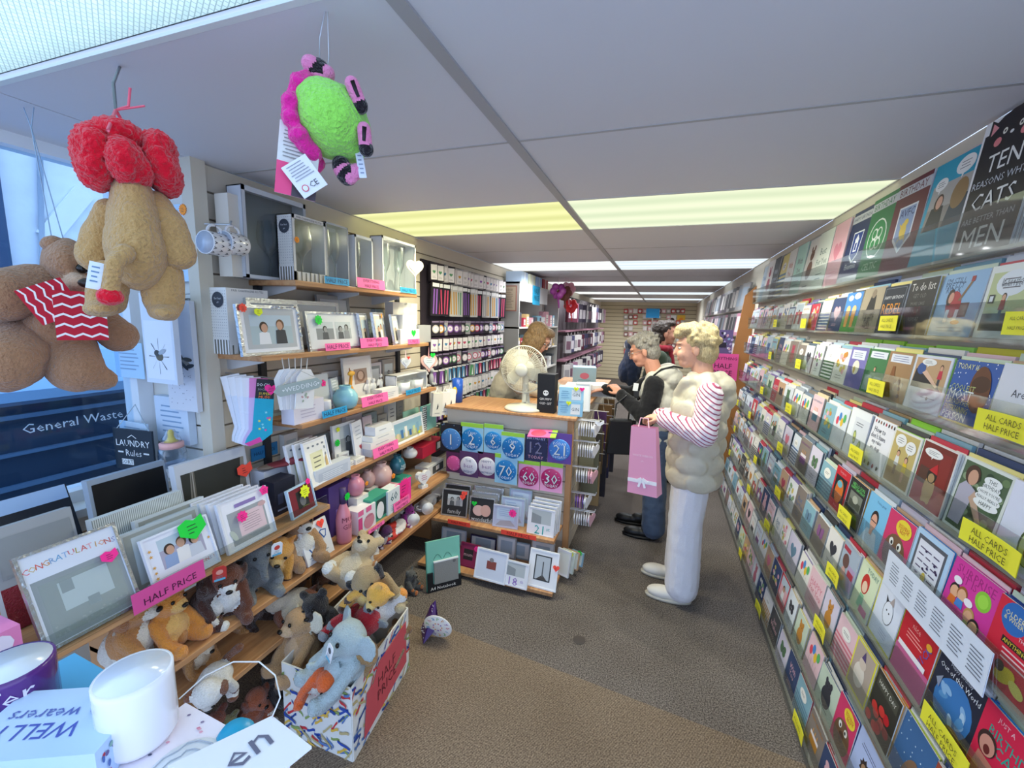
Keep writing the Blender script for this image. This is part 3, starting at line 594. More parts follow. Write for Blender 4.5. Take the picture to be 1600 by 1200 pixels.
gm = [('e', (0, 0, h*.28), (w*.5, .012, h*.28), None, P('f0a32c')), ('c', (0, 0, h*.4), (w*.2, 0, h*.8), .011, .008, P('f0a32c')), ('e', (w*.15, -.004, h*.85), (w*.4, .012, .014), None, P('f4b84a')), ('c', (w*.1, 0, h*.88), (0, 0, h), .004, .004, P('8a5a20'))]
tag(blob('giraffe_ornament', gm, .004, 2, None, (X3-.02, yc, Z3), (0, 0, FACE_RIGHT)), 'small orange giraffe ornament in front of the cream board', 'ornament')
for k, (px, c, lab) in enumerate((((484, 585, 514, 640), 'd3d6d6', 'grey card folder with pink star on the third shelf'), ((515, 590, 532, 632), 'c6cfd4', 'striped spiral notebook behind the pale blue pot'))):
    yc, w, h = slotL(*px, X3-.04, Z3); o = carton('notebook', lab, 'notebook', (X3-.03, yc, Z3), FACE_RIGHT+(.3 if k else 0), w, .012, h, c, Art(w, h).lines(.08, .92, .1, .95, 9 if k else 2, P('eef2f4' if k else 'c3c7c8'), .4), None, None, None, .12)
    if k == 0: sticker(o, .2*w, .75*h, -.009, 'star5', 'hot', .018)
mini('gift_box', 'small white keepsake box behind the pink sign, third shelf', 'box', (560, 617, 592, 640), X3+.0, Z3, .05, 'ecebea')
q = slotL(590, 598, 616, 625, X3+.02, Z3); mini('gift_box', 'white carton with candle beside the pink sign, third shelf', 'box', (590, 606, 616, 630), X3+.03, Z3, .06, 'e9e7e6', lambda w, h: Art(w, h).lines(.2, .8, .2, .7, 3, P('bcbcc2')))
yc, w, h = slotL(608, 582, 657, 622, X3-.01, Z3); e = window_box('boxed_mugs', 'open white display box holding two small white cups', (X3, yc, Z3), FACE_RIGHT, w, .08, h, 'efefee', 'd5d5d6', 0, 'wine', None, .006)
for k in (-1, 1):
    q = MB(); q.lathe([(.001, 0), (w*.16, 0), (w*.18, h*.55), (w*.165, h*.55), (w*.15, .01), (.001, .01)], P('f4f4f4', .2), 16, Matrix.Translation((k*w*.22, 0, .005))); q.obj('cup', e)
for k, (px, lab) in enumerate((((570, 590, 580, 618), 'white angel ornament standing nearest the blue pot'), ((578, 588, 590, 616), 'white angel ornament with folded wings, middle of three'), ((590, 580, 600, 606), 'white angel ornament behind the candle carton'))):
    yc, w, h = slotL(*px, X3-.05, Z3); b = [('c', (0, 0, .012), (0, 0, h*.6), .016, .009, P('ecebe8')), ('e', (0, 0, h*.82), (.011, .011, .013), None, P('ecebe8')), ('e', (-.018, .006, h*.55), (.014, .005, .024), (0, .4, 0), P('ecebe8')), ('e', (.018, .006, h*.55), (.014, .005, .024), (0, -.4, 0), P('ecebe8'))]
    tag(blob('angel_ornament', b, .004, 2, None, (X3-.05, yc, Z3), (0, 0, FACE_RIGHT)), lab, 'ornament', 'white angel ornaments')
for k, (px, lab) in enumerate((((660, 574, 676, 602), 'grey bear figurine nearer the hanging heart'), ((671, 570, 684, 598), 'grey bear figurine at the far end of the third shelf'))):
    yc, w, h = slotL(*px, X3, Z3); g = P('a4a6aa', .4)
    b = [('e', (0, 0, h*.32), (.02, .018, h*.32), None, g), ('e', (0, -.004, h*.75), (.018, .017, .018), None, g), ('e', (-.014, 0, h*.94), (.007, .005, .007), None, g), ('e', (.014, 0, h*.94), (.007, .005, .007), None, g), ('e', (0, -.02, h*.7), (.008, .007, .006), None, P('d0d0d2')), ('c', (-.012, -.02, .01), (-.014, -.03, .008), .009, .008, g), ('c', (.012, -.02, .01), (.014, -.03, .008), .009, .008, g)]
    tag(blob('bear_figurine', b, .004, 2, None, (X3+.01, yc-.05, Z3), (0, 0, FACE_RIGHT)), lab, 'figurine', 'grey bear figurines')
signL((503, 645, 542), XS, 'HALF PRICE', 'blue', 'blue half price sign at the left of the third shelf', Z3, .034)
signL((565, 627, 606), XS, 'EVERYTHING|HALF PRICE', 'pink', 'pink everything half price sign on the third shelf', Z3, .052)
signL((634, 612, 657), XS, 'HALF PRICE', 'blue', 'blue half price sign at the right of the third shelf', Z3, .03)
def heart_pts(r, n=28): return [(r*math.sin(t)**3, r*(13*math.cos(t)-5*math.cos(2*t)-2*math.cos(3*t)-math.cos(4*t))/16) for t in [2*math.pi*i/n for i in range(n)]]
def hang_heart(label, p, r, col, inner, rz=FACE_RIGHT, group=None, sticker_c=None, rib='e8a0b4', drop=None):
    e = empty('heart_plaque', p, (0, 0, rz)); q = MB(); q.prism(heart_pts(r)[::-1], .010, P(col, .5)); q.obj('heart', e)
    q = MB(); q.prism(heart_pts(r*.7)[::-1], .004, P(inner)); s = Art(r, r); s.lines(.1, .9, .2, .8, 3, P('9ba5ae'), .2); q.art(s, -.002, None, .0003, -r*.35); q.obj('inset', e, (0, -.006, r*.04))
    q = MB(); d = drop or r*.9; q.tube([(-.004, 0, r*.35), (0, 0, r*.35+d), (.004, 0, r*.35)], .0018, P(rib), 5); q.obj('ribbon', e)
    if sticker_c: sticker(e, r*.4, r*.75, -.009, 'heart', sticker_c, r*.3)
    return tag(e, label, 'plaque', group)
p = HX(670, 566, XS+.02); hang_heart('pink heart plaque with pale inset hanging off the second shelf', p, .062, 'e9b9ae', 'dfe8ea', FACE_RIGHT-.5, None, 'green', 'e8a9b4', .075)
p = HX(634, 566, XS+.02); hang_heart('white heart plaque hanging beside the pink heart plaque', p, .036, 'ececee', 'dfe2e6', FACE_RIGHT-.3, None, 'red', 'f0d0d8', .06)
p = HX(648, 418, XS+.02); hang_heart('cream heart plaque hung at the far end of the top shelf', p, .055, 'efe6d8', 'f0ebe4', FACE_RIGHT-.6, None, None, 'f0b0a8', .06)
# hanging tags and the wedding arrow at the near end of shelf 3
for i in range(5):
    p = HX(446+i*8, 590, XS+.03+.012*i); h = .17
    q = MB(); q.prism([(-.042, -h*.75), (.042, -h*.75), (.042, .0), (.018, .035), (-.018, .035), (-.042, 0)], .006, P(['ece8e4', 'e2dedc', 'efe9e4', 'e4dfde', 'f0ece8'][i]))
    a = Art(.07, h*.7)
    for k in range(7): a.ell(random.uniform(.25, .8), random.uniform(.25, .9), .08, .06, P(random.choice(['d9b9b4', 'b9c4a9', 'c9a0a0', 'a9b5a0'])), random.random()*3)
    q.art(a, -.003, None, .0003, -h*.75)
    q.tube([(0, 0, .025), (0, -.003, .08)], .002, P('d6cfc4'), 5)
    tag(q.obj('hanging_plaque', None, (p.x, p.y, p.z), Euler((0, .12*(i-2)*.5, FACE_RIGHT-.55+.1*i), 'XYZ')), '%s floral tag shaped plaque hanging in the bunch above the wedding arrow' % ['nearest', 'second', 'middle', 'fourth', 'furthest'][i], 'plaque', 'floral plaques on a hook')
p = HX(470, 604, XS+.085); q = MB(); q.prism([(-.085, -.022), (.07, -.022), (.09, 0), (.07, .022), (-.085, .022), (-.105, 0)], .008, P('a9b5b0')); q.art(Art(.16, .044).text('WEDDING', .5, .5, .15, P('f2f4f2'), .8).heart(.06, .5, .03, P('f2f4f2')).heart(.94, .5, .03, P('f2f4f2')), -.004, None, .0004, -.022)
q.tube([(-.07, 0, .02), (0, .0, .07), (.07, 0, .02)], .0015, P('d6cfc4'), 5)
tag(q.obj('wedding_sign', None, p, Euler((0, -.12, FACE_RIGHT-.35), 'XYZ')), 'sage green arrow sign lettered WEDDING hanging off the shelf', 'sign')
for i, (px, py) in enumerate(((682, 632), (694, 630), (703, 626))):
    p = HX(px, py, XS+.03+.02*i); q = MB(); q.box((0, 0, 0), (.075, .03, .16), P(['e3ddcf', 'ece9e2', 'f1efea'][i])); a = Art(.07, .15)
    a.poly([(.4, .3), (.5, .6), (.6, .45), (.7, .7), (.55, .35)], INK).lines(.2, .8, .1, .2, 1, P('8c8c90')); q.art(a, -.015, None, .0004, -.08); q.tube([(-.015, 0, .08), (0, 0, .115), (.015, 0, .08)], .002, P('f3f0ea'), 5)
    tag(q.obj('gift_bag', None, p, Euler((0, .08, FACE_RIGHT-.5), 'XYZ')), ['cream paper gift bag hanging nearest the shelf end', 'off-white paper gift bag between two hanging bags', 'white paper gift bag with black floral print hanging outermost'][i], 'gift bag', 'paper bags hung at the shelf end')
# --- shelf 4
X4 = -1.53
for k in range(3):
    yc, w, h = slotL(457+6*k, 690-3*k, 498+6*k, 742, X4+.03, Z4); a = Art(w, h).rect(.06, .05, .94, .95, P('f3f1ec')).rect(.2, .15, .74, .72, P('e4e0b8')).lines(.28, .68, .25, .65, 4, P('6c6a60'), .25)
    for j in range(4): a.ell(.2+.2*j, .86, .05, .03, P('7d8590')).ell(.85, .75-.15*j, .03, .05, P('7d8590'))
    a.poly([(.76, .18), (.9, .2), (.86, .6), (.78, .5)], P('c9a872'))
    frame('picture_frame', ['white verse frame with lilac dots, rear of three', 'white verse frame with lilac dots, middle of three', 'white verse frame with yellow centre, front of three'][k], (X4+.02+.028*k, yc, Z4), FACE_RIGHT+.1, w, h, .007, 'efeef0', a, .2)
yc, w, h = slotL(487, 722, 543, 757, X4+.06, Z4); o = carton('gift_box', 'low white presentation box with silver lettering, fourth shelf', 'box', (X4+.055, yc, Z4), FACE_RIGHT, w, .05, h*.9, 'd3d8e2', Art(w, h*.9).rect(.08, .1, .92, .72, P('c2c9d6')).lines(.14, .86, .15, .65, 4, P('e9edf3'), .4))
yc, w, h = slotL(517, 660, 553, 718, X4-.06, Z4); a = Art(w, h); people_photo(a, .3, .08, .95, .92, '9a9ea0', 1, mono=True); frame('picture_frame', 'white frame with a large black and white portrait, green sticker', (X4-.04, yc, Z4), FACE_RIGHT, w, h, .01, 'e8e8e9', a, .08, stick=[(-.38, .55, 'star', 'green', .02), (-.3, .88, 'star5', 'yellow', .014)])
yc, w, h = slotL(552, 658, 572, 706, X4, Z4); carton('notebook', 'white spiral notebook with red heart, fourth shelf', 'notebook', (X4-.0, yc, Z4), FACE_RIGHT+.2, w, .012, h, 'e9e9ec', Art(w, h).heart(.6, .3, .16, P('b0444c')).lines(.2, .8, .5, .9, 4, P('bfc3ca')), None, None, None, .12)
st = [(575, 690, 614, 705, 'c9ced6'), (573, 678, 612, 691, 'eceae6'), (576, 668, 610, 680, 'f1efea'), (580, 652, 606, 668, 'f0f0f1')]
zz = Z4
for k, (l, t, r, b, c) in enumerate(st):
    yc, w, _ = slotL(l, t, r, b, X4+.03, Z4); hh = [.045, .036, .03, .05][k]
    carton('gift_box', '%s white trinket carton in the stack on the fourth shelf' % ['bottom grey and', 'second', 'third', 'topmost'][k], 'box', (X4+.02, yc, zz), FACE_RIGHT, w, .07, hh, c, Art(w, hh).lines(.2, .8, .3, .7, 1, P('b9bcc4')), None, None, 'stacked trinket cartons'); zz += hh+.0005
yc, w, h = slotL(612, 652, 660, 700, X4+.04, Z4); a = Art(w, h).rect(.08, .1, .96, .86, P('8fb4c4')).rect(.08, .1, .96, .4, P('b9b58a'))
for k in range(6): a.rect(.12+.13*k, .2, .2+.13*k, .45+.1*(k % 3), P(['d9c7a0', '4a78a8', 'e8e4da', '3f6aa0', 'c9d4a0', '7fa6c0'][k]))
frame('picture_frame', 'white framed blue and yellow village picture, fourth shelf', (X4+.05, yc, Z4), FACE_RIGHT, w, h, .008, 'eeeeee', a, .14, stick=[(.3, .2, 'star5', 'yellow', .012)])
yc, w, h = slotL(658, 632, 680, 682, X4+.02, Z4); carton('notebook', 'teal notebook with zigzag spine at the end of the fourth shelf', 'notebook', (X4+.02, yc, Z4), FACE_RIGHT, w, .02, h, '8fcfc4', Art(w, h).rect(0, 0, .3, 1, P('6b6f70')).lines(0, .3, 0, 1, 12, P('e8ecec'), .5))
for k, (px, c) in enumerate((((632, 640, 656, 660), 'a9dcc4'), ((570, 650, 584, 690), 'e6d3da'))):
    yc, w, h = slotL(*px, X4-.08, Z4); carton('greeting_card', ['mint card with green sticker standing behind the village picture', 'pale pink card standing behind the carton stack'][k], 'card', (X4-.08, yc, Z4), FACE_RIGHT, w, .006, h, c, Art(w, h).lines(.2, .8, .3, .8, 3, P('8c9a94')), None, None, None, .1)
for k in range(3):
    yc = HX(525+14*k, 735-8*k, X4+.03).y; carton('gift_box', ['white slim jewellery box behind the presentation box', 'white slim jewellery box, middle of the row', 'patterned slim jewellery box beside the pink sign'][k], 'box', (X4-.01+.01*k, yc+.02, Z4), FACE_RIGHT, .075, .09, .028, 'e9e8e6', Art(.075, .028).lines(.1, .9, .2, .8, 2, P('9a9da4')), None, Art(.075, .09).lines(.1, .9, .1, .9, 5, P('b9bcc0')), 'slim jewellery boxes')
signL((583, 707, 622), XS, 'EVERYTHING|HALF PRICE', 'pink', 'pink everything half price sign on the fourth shelf', Z4, .055)

# back-row stock that fills the shelves
rf = random.Random(23)
for k, (zt, y0, y1) in SH.items():
    y = y0+.05; i = 0
    while y < y1-.16:
        w = rf.uniform(.07, .15); h = rf.uniform(.12, .215); c, cn = rf.choice([('c9ccd0', 'silver grey'), ('e2e0dc', 'white'), ('b9b6b0', 'stone'), ('d8cfd2', 'blush'), ('9fb0b4', 'duck egg'), ('a39c94', 'taupe')]); a = Art(w, h); kd = rf.randrange(3)
        if kd == 0: a.rect(.12, .1, .88, .9, P('8f9496')).rect(.2, .2, .8, .8, P('dfe2e2'))
        elif kd == 1: a.lines(.2, .8, .5, .85, 3, P('8a8a90'), .3).heart(.5, .3, .16, P('b9848c'))
        else: people_photo(a, .15, .2, .85, .85, 'a9b0b2', 1+rf.randrange(2), mono=True)
        carton('gift_box', '%s gift box in back row of %s wall shelf, %s from near end' % (cn, ORD[k], ORD[i+1]), 'box', (XW+.018, y+w/2, zt), FACE_RIGHT, w, .03, h, c, a, None, None, 'back row boxes on the wall shelves', 0); y += w+.012; i += 1
    y = y0+.3
    for j in range(5 if k > 1 else 0):
        yy = y+(y1-y0-.42)*j/4+rf.uniform(-.03, .03); w = rf.uniform(.05, .075); h = rf.uniform(.035, .075); c, cn = rf.choice([('efefee', 'white'), ('dcd6e0', 'lilac'), ('cfd8da', 'pale blue'), ('e6dcd2', 'cream'), ('d9b8bc', 'rose')])
        carton('trinket_box', 'little %s trinket box on the %s shelf, %s small box along' % (cn, ORD[k], ORD[j+1]), 'box', (XS-.13, yy, zt), FACE_RIGHT+rf.uniform(-.2, .2), w, .05, h, c, Art(w, h).rect(.15, .2, .85, .8, P('b4b0b8')).lines(.2, .8, .35, .65, 1, P('f0f0f0'), .5), None, None, 'small trinket boxes on the wall shelves')
# ------------------------------------------------------------------ lower shelves: pots, boxes, frames
X5 = -1.45
vase('shiny pink ridged money pot on the low shelf', (541, 742, 569, 792), X5-.02, F2+.0, 'd58a9c', stick=[(.3, .55, 'star5', 'orange', .014)])
vase('pink glitter bottle with purple cap and green sticker', (525, 762, 548, 862), X5+.05, F2, 'd98798', 'bottle', 'bottle', name='drinks_bottle', lid='4a3a66', text=('MUM|GIFT', '7a3048', .45, .09), stick=[(.1, .85, 'star', 'green', .02, .5)])
mini('gift_box', 'purple carton behind the pink ridged pot', 'box', (501, 752, 535, 812), X5-.08, F2, .1, '4a3478', lambda w, h: Art(w, h).rect(.3, .1, .7, .5, P('8a6ab8')))
mini('boxed_pot', 'pink and white striped carton picturing a pink pot', 'box', (549, 790, 577, 845), X5+.04, F2, .085, 'ece6ea', lambda w, h: Art(w, h).rect(0, .78, .3, 1, P('e86a9a')).rect(.45, .78, .75, 1, P('e86a9a')).rect(0, 0, .22, .7, P('d84a88')).ell(.6, .36, .3, .28, P('d58a9c')).rect(.4, .55, .8, .62, P('c27488')))
mini('boxed_pot', 'green window carton with a white figure inside', 'box', (569, 772, 598, 826), X5+.03, F2, .085, '3d9a82', lambda w, h: Art(w, h).rect(.3, .12, .92, .85, P('27463f')).ell(.5, .4, .2, .3, P('ececec')))
mini('gift_box', 'white carton printed with a large 60', 'box', (598, 762, 617, 812), X5+.05, F2, .07, 'dfe6e8', lambda w, h: Art(w, h).text('60', .5, .68, .42, P('2f5a66'), .85).lines(.2, .8, .1, .4, 4, P('9ab4ba')))
o = mini('greeting_card', 'hot pink starburst price card on the low shelf', 'sign', (617, 752, 642, 795), X5+.07, F2, .003, 'ff3fa0'); sticker(o, 0, .1, -.006, 'burst', 'hot', .062)
signL((615, 788, 640), XL, 'EVERYTHING|HALF PRICE', 'pink', 'pink everything half price sign on the low shelf by the starburst', F2, .05)
signL((575, 826, 600), XL, 'HALF PRICE', 'pink', 'small pink half price strip under the green carton', F2-.02, .02)
mini('gift_box', 'pink carton under the beige face pot', 'box', (590, 760, 614, 800), X5-.06, F2, .09, 'e6a6b6')
vase('beige pink money pot with a face patch and orange star', (578, 722, 612, 764), X5-.07, F2+.10, 'd9b3ab', stick=[(.2, .4, 'star5', 'orange', .018)])
vase('beige face patch money pot, left of the orange star pot', (562, 734, 586, 780), X5-.10, F2+.02, 'd2aaa4')
vase('dark teal money pot lettered NEW HOME', (608, 711, 633, 752), X5-.06, F2+.12, '2c6a7c', text=('NEW|HOME', 'dfeef0', .5, .12))
mini('boxed_pot', 'teal carton under the dark teal pot', 'box', (609, 748, 634, 780), X5-.07, F2, .09, '3fa08e')
vase('speckled white money pot beside the dark teal pot', (629, 699, 652, 738), X5-.08, F2+.17, 'e6e6e4')
mini('gift_box', 'kraft carton under the speckled white pot', 'box', (630, 736, 660, 770), X5-.09, F2, .10, 'a99478')
mini('gift_box', 'large red window carton at the far end of the low shelf', 'box', (650, 690, 684, 725), X5-.05, F2+.16, .1, 'b3203a', lambda w, h: Art(w, h).rect(.6, .05, .98, .9, P('3d4a40')).rect(.66, .2, .9, .8, P('e6e6e2')))
mini('gift_box', 'white carton with dark photo panel under the red carton', 'box', (658, 722, 684, 768), X5-.05, F2, .1, 'd9dcdc', lambda w, h: Art(w, h).rect(.3, .1, .95, .8, P('4a4f52')).rect(.5, .3, .7, .7, P('e9e9e9')))
p = HX(661, 752, X5+.05); q = MB(); q.prism(heart_pts(.055)[::-1], .03, P('eceaea', .3)); q.box((-.0, 0, -.06), (.05, .04, .02), P('e6e4e2')); a = Art(.09, .09).lines(.2, .8, .3, .75, 3, P('c06a86'), .3); q.art(a, -.015, None, .0004, -.045); tag(q.obj('heart_ornament', None, (p.x, p.y, F2+.07), (0, 0, FACE_RIGHT-.3)), 'white ceramic heart ornament with pink lettering', 'ornament')
yc, w, h = slotL(482, 818, 524, 884, XL-.02, F2); o = carton('greeting_card', 'white DAD card with blue letters and red heart sticker', 'card', (XL-.03, yc, F2), FACE_RIGHT, w, .01, h, 'e4e6ea', Art(w, h).text('DAD', .55, .5, .34, P('2f5a9c'), .8, .5).lines(.1, .9, .06, .2, 2, P('9aa6b4')).ell(.24, .22, .07, .05, P('3a2a2a')), None, None, None, .3); sticker(o, .25*w, h*.88, -.01, 'heart', 'red', .022)
for k, (l, r, t) in enumerate(((632, 655, 795), (645, 668, 785))):
    c = HX((l+r)/2, 815, XL-.09); mug('mug', ['plain white mug lying at the front of the bottom shelf', 'plain white mug lying behind another on the bottom shelf'][k], (c.x, c.y-.03+.07*k, F3+.042), Euler((math.pi/2, 0, .9)), .04, .085, 'f0f0f0', 'e9e9ea', None, None, math.pi)
for k in range(3):
    l, t, r, b = [(655, 782, 678, 818), (672, 770, 692, 806), (688, 760, 704, 796)][k]
    mini('boxed_mug', ['white mug carton with window nearest the loose mugs', 'white mug carton with pink floral print', 'white mug carton at the far end of the bottom shelf'][k], 'box', (l, t, r, b), XL-.1, F3, .08, 'dcdcde', lambda w, h: Art(w, h).rect(.15, .15, .6, .7, P('6e7276')).ell(.7, .6, .14, .14, P('d8829c' if k == 1 else 'b9bcc0')), 0, 'mug cartons on the bottom shelf')
b = [('e', (0, 0, .03), (.06, .14, .035), None, P('e4483e', .6)), ('e', (.02, .05, .045), (.04, .09, .02), (0, 0, .5), P('f2ece8', .6)), ('e', (-.02, -.08, .04), (.04, .05, .025), None, P('e4483e', .6))]
c = HX(612, 828, XL-.08); tag(blob('folded_scarf', b, .008, 3, None, (c.x, c.y, F3), None, .02, 6), 'red and white patterned folded scarf on the bottom shelf', 'scarf')
# ------------------------------------------------------------------ near low shelf: boxed frames under acrylic
def near(pl, pr, top, X, z, tilt):
    y0, y1 = HX(pl[0], pl[1], X).y, HX(pr[0], pr[1], X).y; zt = HX((pl[0]+pr[0])/2, top, X-.03).z; return (y0+y1)/2, abs(y1-y0), (zt-z)/math.cos(tilt)
def rainbow(a, s, u0, u1, v, h, arc=0):
    cs = ['d8575c', 'c9a850', 'd05a50', 'c98a3a', '7fa0c8', '6aa0c8', '8fb0d8', 'd06a6a', 'b0a040', 'cf5a52', 'e0a0a4', 'c99a5a', 'e69a6a', 'c05a50', '8a8ab8', 'c05a50']
    for i, ch in enumerate(s):
        t = i/(len(s)-1); a.text(ch, u0+(u1-u0)*t, v+arc*math.sin(math.pi*t), h, P(cs[i % len(cs)]), 1, .1*math.sin(i*2.1))
XN = -1.395
# front row
yc, w, h = near((62, 1012), (215, 938), 850, XN, F1, .38); h = .25
a = Art(w, h).rect(.0, 0, 1, 1, P('d9dce6')).rect(.07, .04, .95, .7, P('8f9698')); a.rect(.12, .09, .9, .65, P('a3adac', .2, .3)).rect(.28, .3, .78, .6, P('b3bebe', .3)).rect(.3, .48, .42, .6, P('8c9696')).rect(.5, .24, .62, .34, P('8c9696')); rainbow(a, 'CONGRATULATIONS', .07, .93, .82, .07, .03)
for k in range(26): a.star(random.uniform(.12, .9), random.uniform(.09, .2), .02, .008, P('cfd8d8', .2, .5), 4, random.random()*3)
frame('picture_frame', 'silver frame in a white sleeve lettered CONGRATULATIONS, nearest the mugs', (XN+.02, yc, F1), FACE_RIGHT, w, h, .008, SILVER, a, .38, stick=[(.32, .66, 'arrow', 'hot', .02)])
yc, w, h = near((236, 922), (338, 880), 820, XN, F1, .3); h = .17
a = Art(w, h).rect(0, 0, 1, 1, P('e2e2ec')); people_photo(a, .2, .34, .85, .88, 'a9a4b8', 3, tops=('8fa3c8', 'e6e2e0', 'c9ccd6')); rainbow(a, 'CONGRATULATIONS!', .1, .92, .17, .055)
for k in range(8): a.star(random.choice((.08, .93)), .15+.1*k, .03, .013, P('d9a04a'), 5, k)
frame('picture_frame', 'white family photo frame lettered CONGRATULATIONS with big green sticker', (XN+.02, yc, F1), FACE_RIGHT, w, h, .006, 'e6e6ee', a, .34, stick=[(.22, .86, 'arrow', 'green', .042)])
for k in range(4):
    yc, w, h = near((352, 868), (424, 832), 765, XN, F1, .3); h = .185; a = Art(w, h).rect(.05, .05, .95, .95, P('ebeaf0')).rect(.12, .1, .9, .74, P('9fa3a6')).rect(.3, .22, .86, .66, P('dfc3c8')).lines(.36, .8, .28, .6, 7, P('8c7a80'), .18)
    a.ell(.85, .68, .09, .05, P('c9a4a4')).ell(.16, .3, .05, .12, P('b9c0b4'), .4).rect(.3, .8, .75, .87, P('8f7ab4'))
    frame('memorial_frame', 'white boxed memorial frame with pale pink verse, %s of the stack' % ['rearmost', 'third from front', 'second from front', 'front'][k], (XN-.075+.03*k, yc-.02+.008*k, F1), FACE_RIGHT, w*1.05, h, .005, 'dfe0ea', a, .26, stick=[(-.12, .6, 'star', 'hot', .022), (.42, .92, 'star5', 'hot', .02)] if k == 3 else None, group='boxed memorial frames')
yc, w, h = near((455, 822), (497, 800), 765, XN, F1, .2); h = .125; a = Art(w, h).rect(.06, .04, .94, .96, P('7a2430')).rect(.3, .2, .75, .8, P('2a2c2c')).ell(.52, .45, .12, .16, P('6f7072'))
frame('picture_frame', 'small blue and maroon frame with yellow star sticker', (XN+.0, yc, F1), FACE_RIGHT+.1, w, h, .006, 'bcd4ea', a, .22, stick=[(.1, .72, 'star', 'yellow', .03), (.3, 1.0, 'star5', 'hot', .015)])
for k, (l, r, t, b, c, lab) in enumerate(((412, 446, 742, 812, '1d2030', 'black boxed photo album behind the maroon frame'), (425, 470, 728, 812, 'd3d8e4', 'white film-strip printed carton behind the maroon frame'))):
    yc, w, h = slotL(l, t, r, b, XN-.14, F1); carton('gift_box', lab, 'box', (XN-.12-.1*k, yc, F1), FACE_RIGHT, w, .08, h*.95, c, Art(w, h).rect(.15, .3, .4, .6, P('39405a')).rect(.55, .3, .85, .6, P('39405a')).lines(.1, .9, .06, .22, 1, P('8c94ac')))
b = [('e', (0, 0, .012), (.1, .04, .012), None, P('7c3038')), ('e', (.05, .0, .02), (.06, .05, .012), (0, .2, .3), P('8a3540')), ('e', (-.07, 0, .01), (.05, .03, .01), None, P('7a6a5c'))]
c = HX(447, 738, XN-.16); tag(blob('fabric_bow', b, .006, 2, None, (c.x, c.y, F1+.172), (0, 0, 1.2)), 'dark red and brown fabric hat lying on the film-strip carton', 'hat')
# back row
XB_ = -1.66
def backbox(name, label, pl, pr, top, X, d, col, art, tilt=.12, h=None):
    y0, y1 = HX(pl[0], pl[1], X).y, HX(pr[0], pr[1], X).y; zt = HX((pl[0]+pr[0])/2, top, X).z; w = abs(y1-y0); hh = h or (zt-F1)
    return carton(name, label, 'box', (X, (y0+y1)/2, F1), FACE_RIGHT, w, d, hh, col, art(w, hh) if art else None, None, None, None, tilt)
def imp(w, h):
    a = Art(w, h).rect(.06, .05, .94, .86, P('33342f')); a.text('IMPRESSIONS', .52, .42, .075, P('cfcdc6'), .55)
    for k in range(4): a.poly([(.1+.03*k, .05), (.12+.03*k, .05), (.2+.01*k, .86), (.18+.01*k, .86)], P(['8e8a80', '5c584f', 'b0aaa0', '6c675c'][k])).poly([(.78+.035*k, .05), (.79+.035*k, .05), (.92+.01*k, .86), (.9+.01*k, .86)], P('8e8a80'))
    return a
o = backbox('frame_box', 'dark boxed frame lettered IMPRESSIONS with a red sticker', (283, 800), (392, 770), 712, XB_+.04, .03, 'c9ccd2', imp); sticker(o, .12, .19, -.025, 'arrow', 'red', .034)
o = backbox('frame_box', 'black fronted boxed frame standing by the window', (146, 800), (266, 770), 735, XB_-.1, .03, '9aa6b4', lambda w, h: Art(w, h).rect(.04, .03, .97, .93, P('050506')))
o = backbox('frame_box', 'ribbed silver boxed frame below the black one', (150, 845), (290, 800), 790, XB_+.12, .03, 'c4c8c6', lambda w, h: Art(w, h).rect(.0, .0, 1, 1, wave('ribs', '8d938f', 'd9dcd8', 60, 'X', .4)))
for k in range(2):
    o = backbox('frame_box', ['clear wrapped silver frame leaning behind the family photo frame', 'silver frame with green sticker behind the family photo frame'][k], (198+26*k, 880-14*k), (320+10*k, 836-14*k), 815-20*k, XB_+.22-.05*k, .02, ['b9bfc0', 'c9ced0'][k], lambda w, h: Art(w, h).rect(.04, .04, .96, .96, P('9a9c94', .3)).rect(.12, .1, .9, .9, P('bfc9ce', .25)).lines(.2, .8, .2, .7, 3, P('8c959a'), .2), .2)
    if k: sticker(o, .06, .14, -.018, 'arrow', 'green', .03)
o = backbox('frame_box', 'grey boxed frame with red glitter band behind the near silver frame', (0, 905), (130, 848), 812, XB_+.10, .03, 'a3a4a4', lambda w, h: Art(w, h).rect(0, .0, 1, .42, P('8c1f2c', .3, bump=.6, scale=300)).rect(.05, .5, .95, .9, P('8f9292')), .2); sticker(o, .10, .15, -.03, 'flag', 'hot', .03); sticker(o, .13, .11, -.032, 'arrow', 'orange', .03); sticker(o, .03, .05, -.034, 'flag', 'hot', .028)
o = backbox('frame_box', 'black edged flat box lying nearest the window glass', (0, 835), (125, 790), 772, XB_-.22, .03, '20242c', lambda w, h: Art(w, h).rect(.02, .8, .98, 1, P('a8c4e6')), .35)
c = HX(20, 985, -1.34); carton('gift_box', 'pink carton with white heart at the near end of the shelf', 'box', (-1.46, c.y-.05, F1), FACE_RIGHT, .16, .14, .10, 'e583b4', Art(.16, .10).heart(.6, .55, .32, P('e9dcea')).lines(.5, .75, .5, .65, 2, P('b48ab0')))
y0, y1 = HX(205, 945, XL+.006).y, HX(318, 893, XL+.006).y; q = MB(); w = y1-y0; q.box((0, 0, -.03), (w, .0015, .06), P('d94f94', .6)); q.art(Art(w, .06).text('HALF PRICE', .5, .38, .10, P('4a1436'), .8), -.001, None, .0003, -.06); tag(q.obj('sale_sign', None, (XL+.008, (y0+y1)/2, F1+.052), Euler((-.1, 0, FACE_RIGHT), 'XYZ')), 'large pink half price sign under the family photo frame', 'sign', 'half price signs on the left shelves')
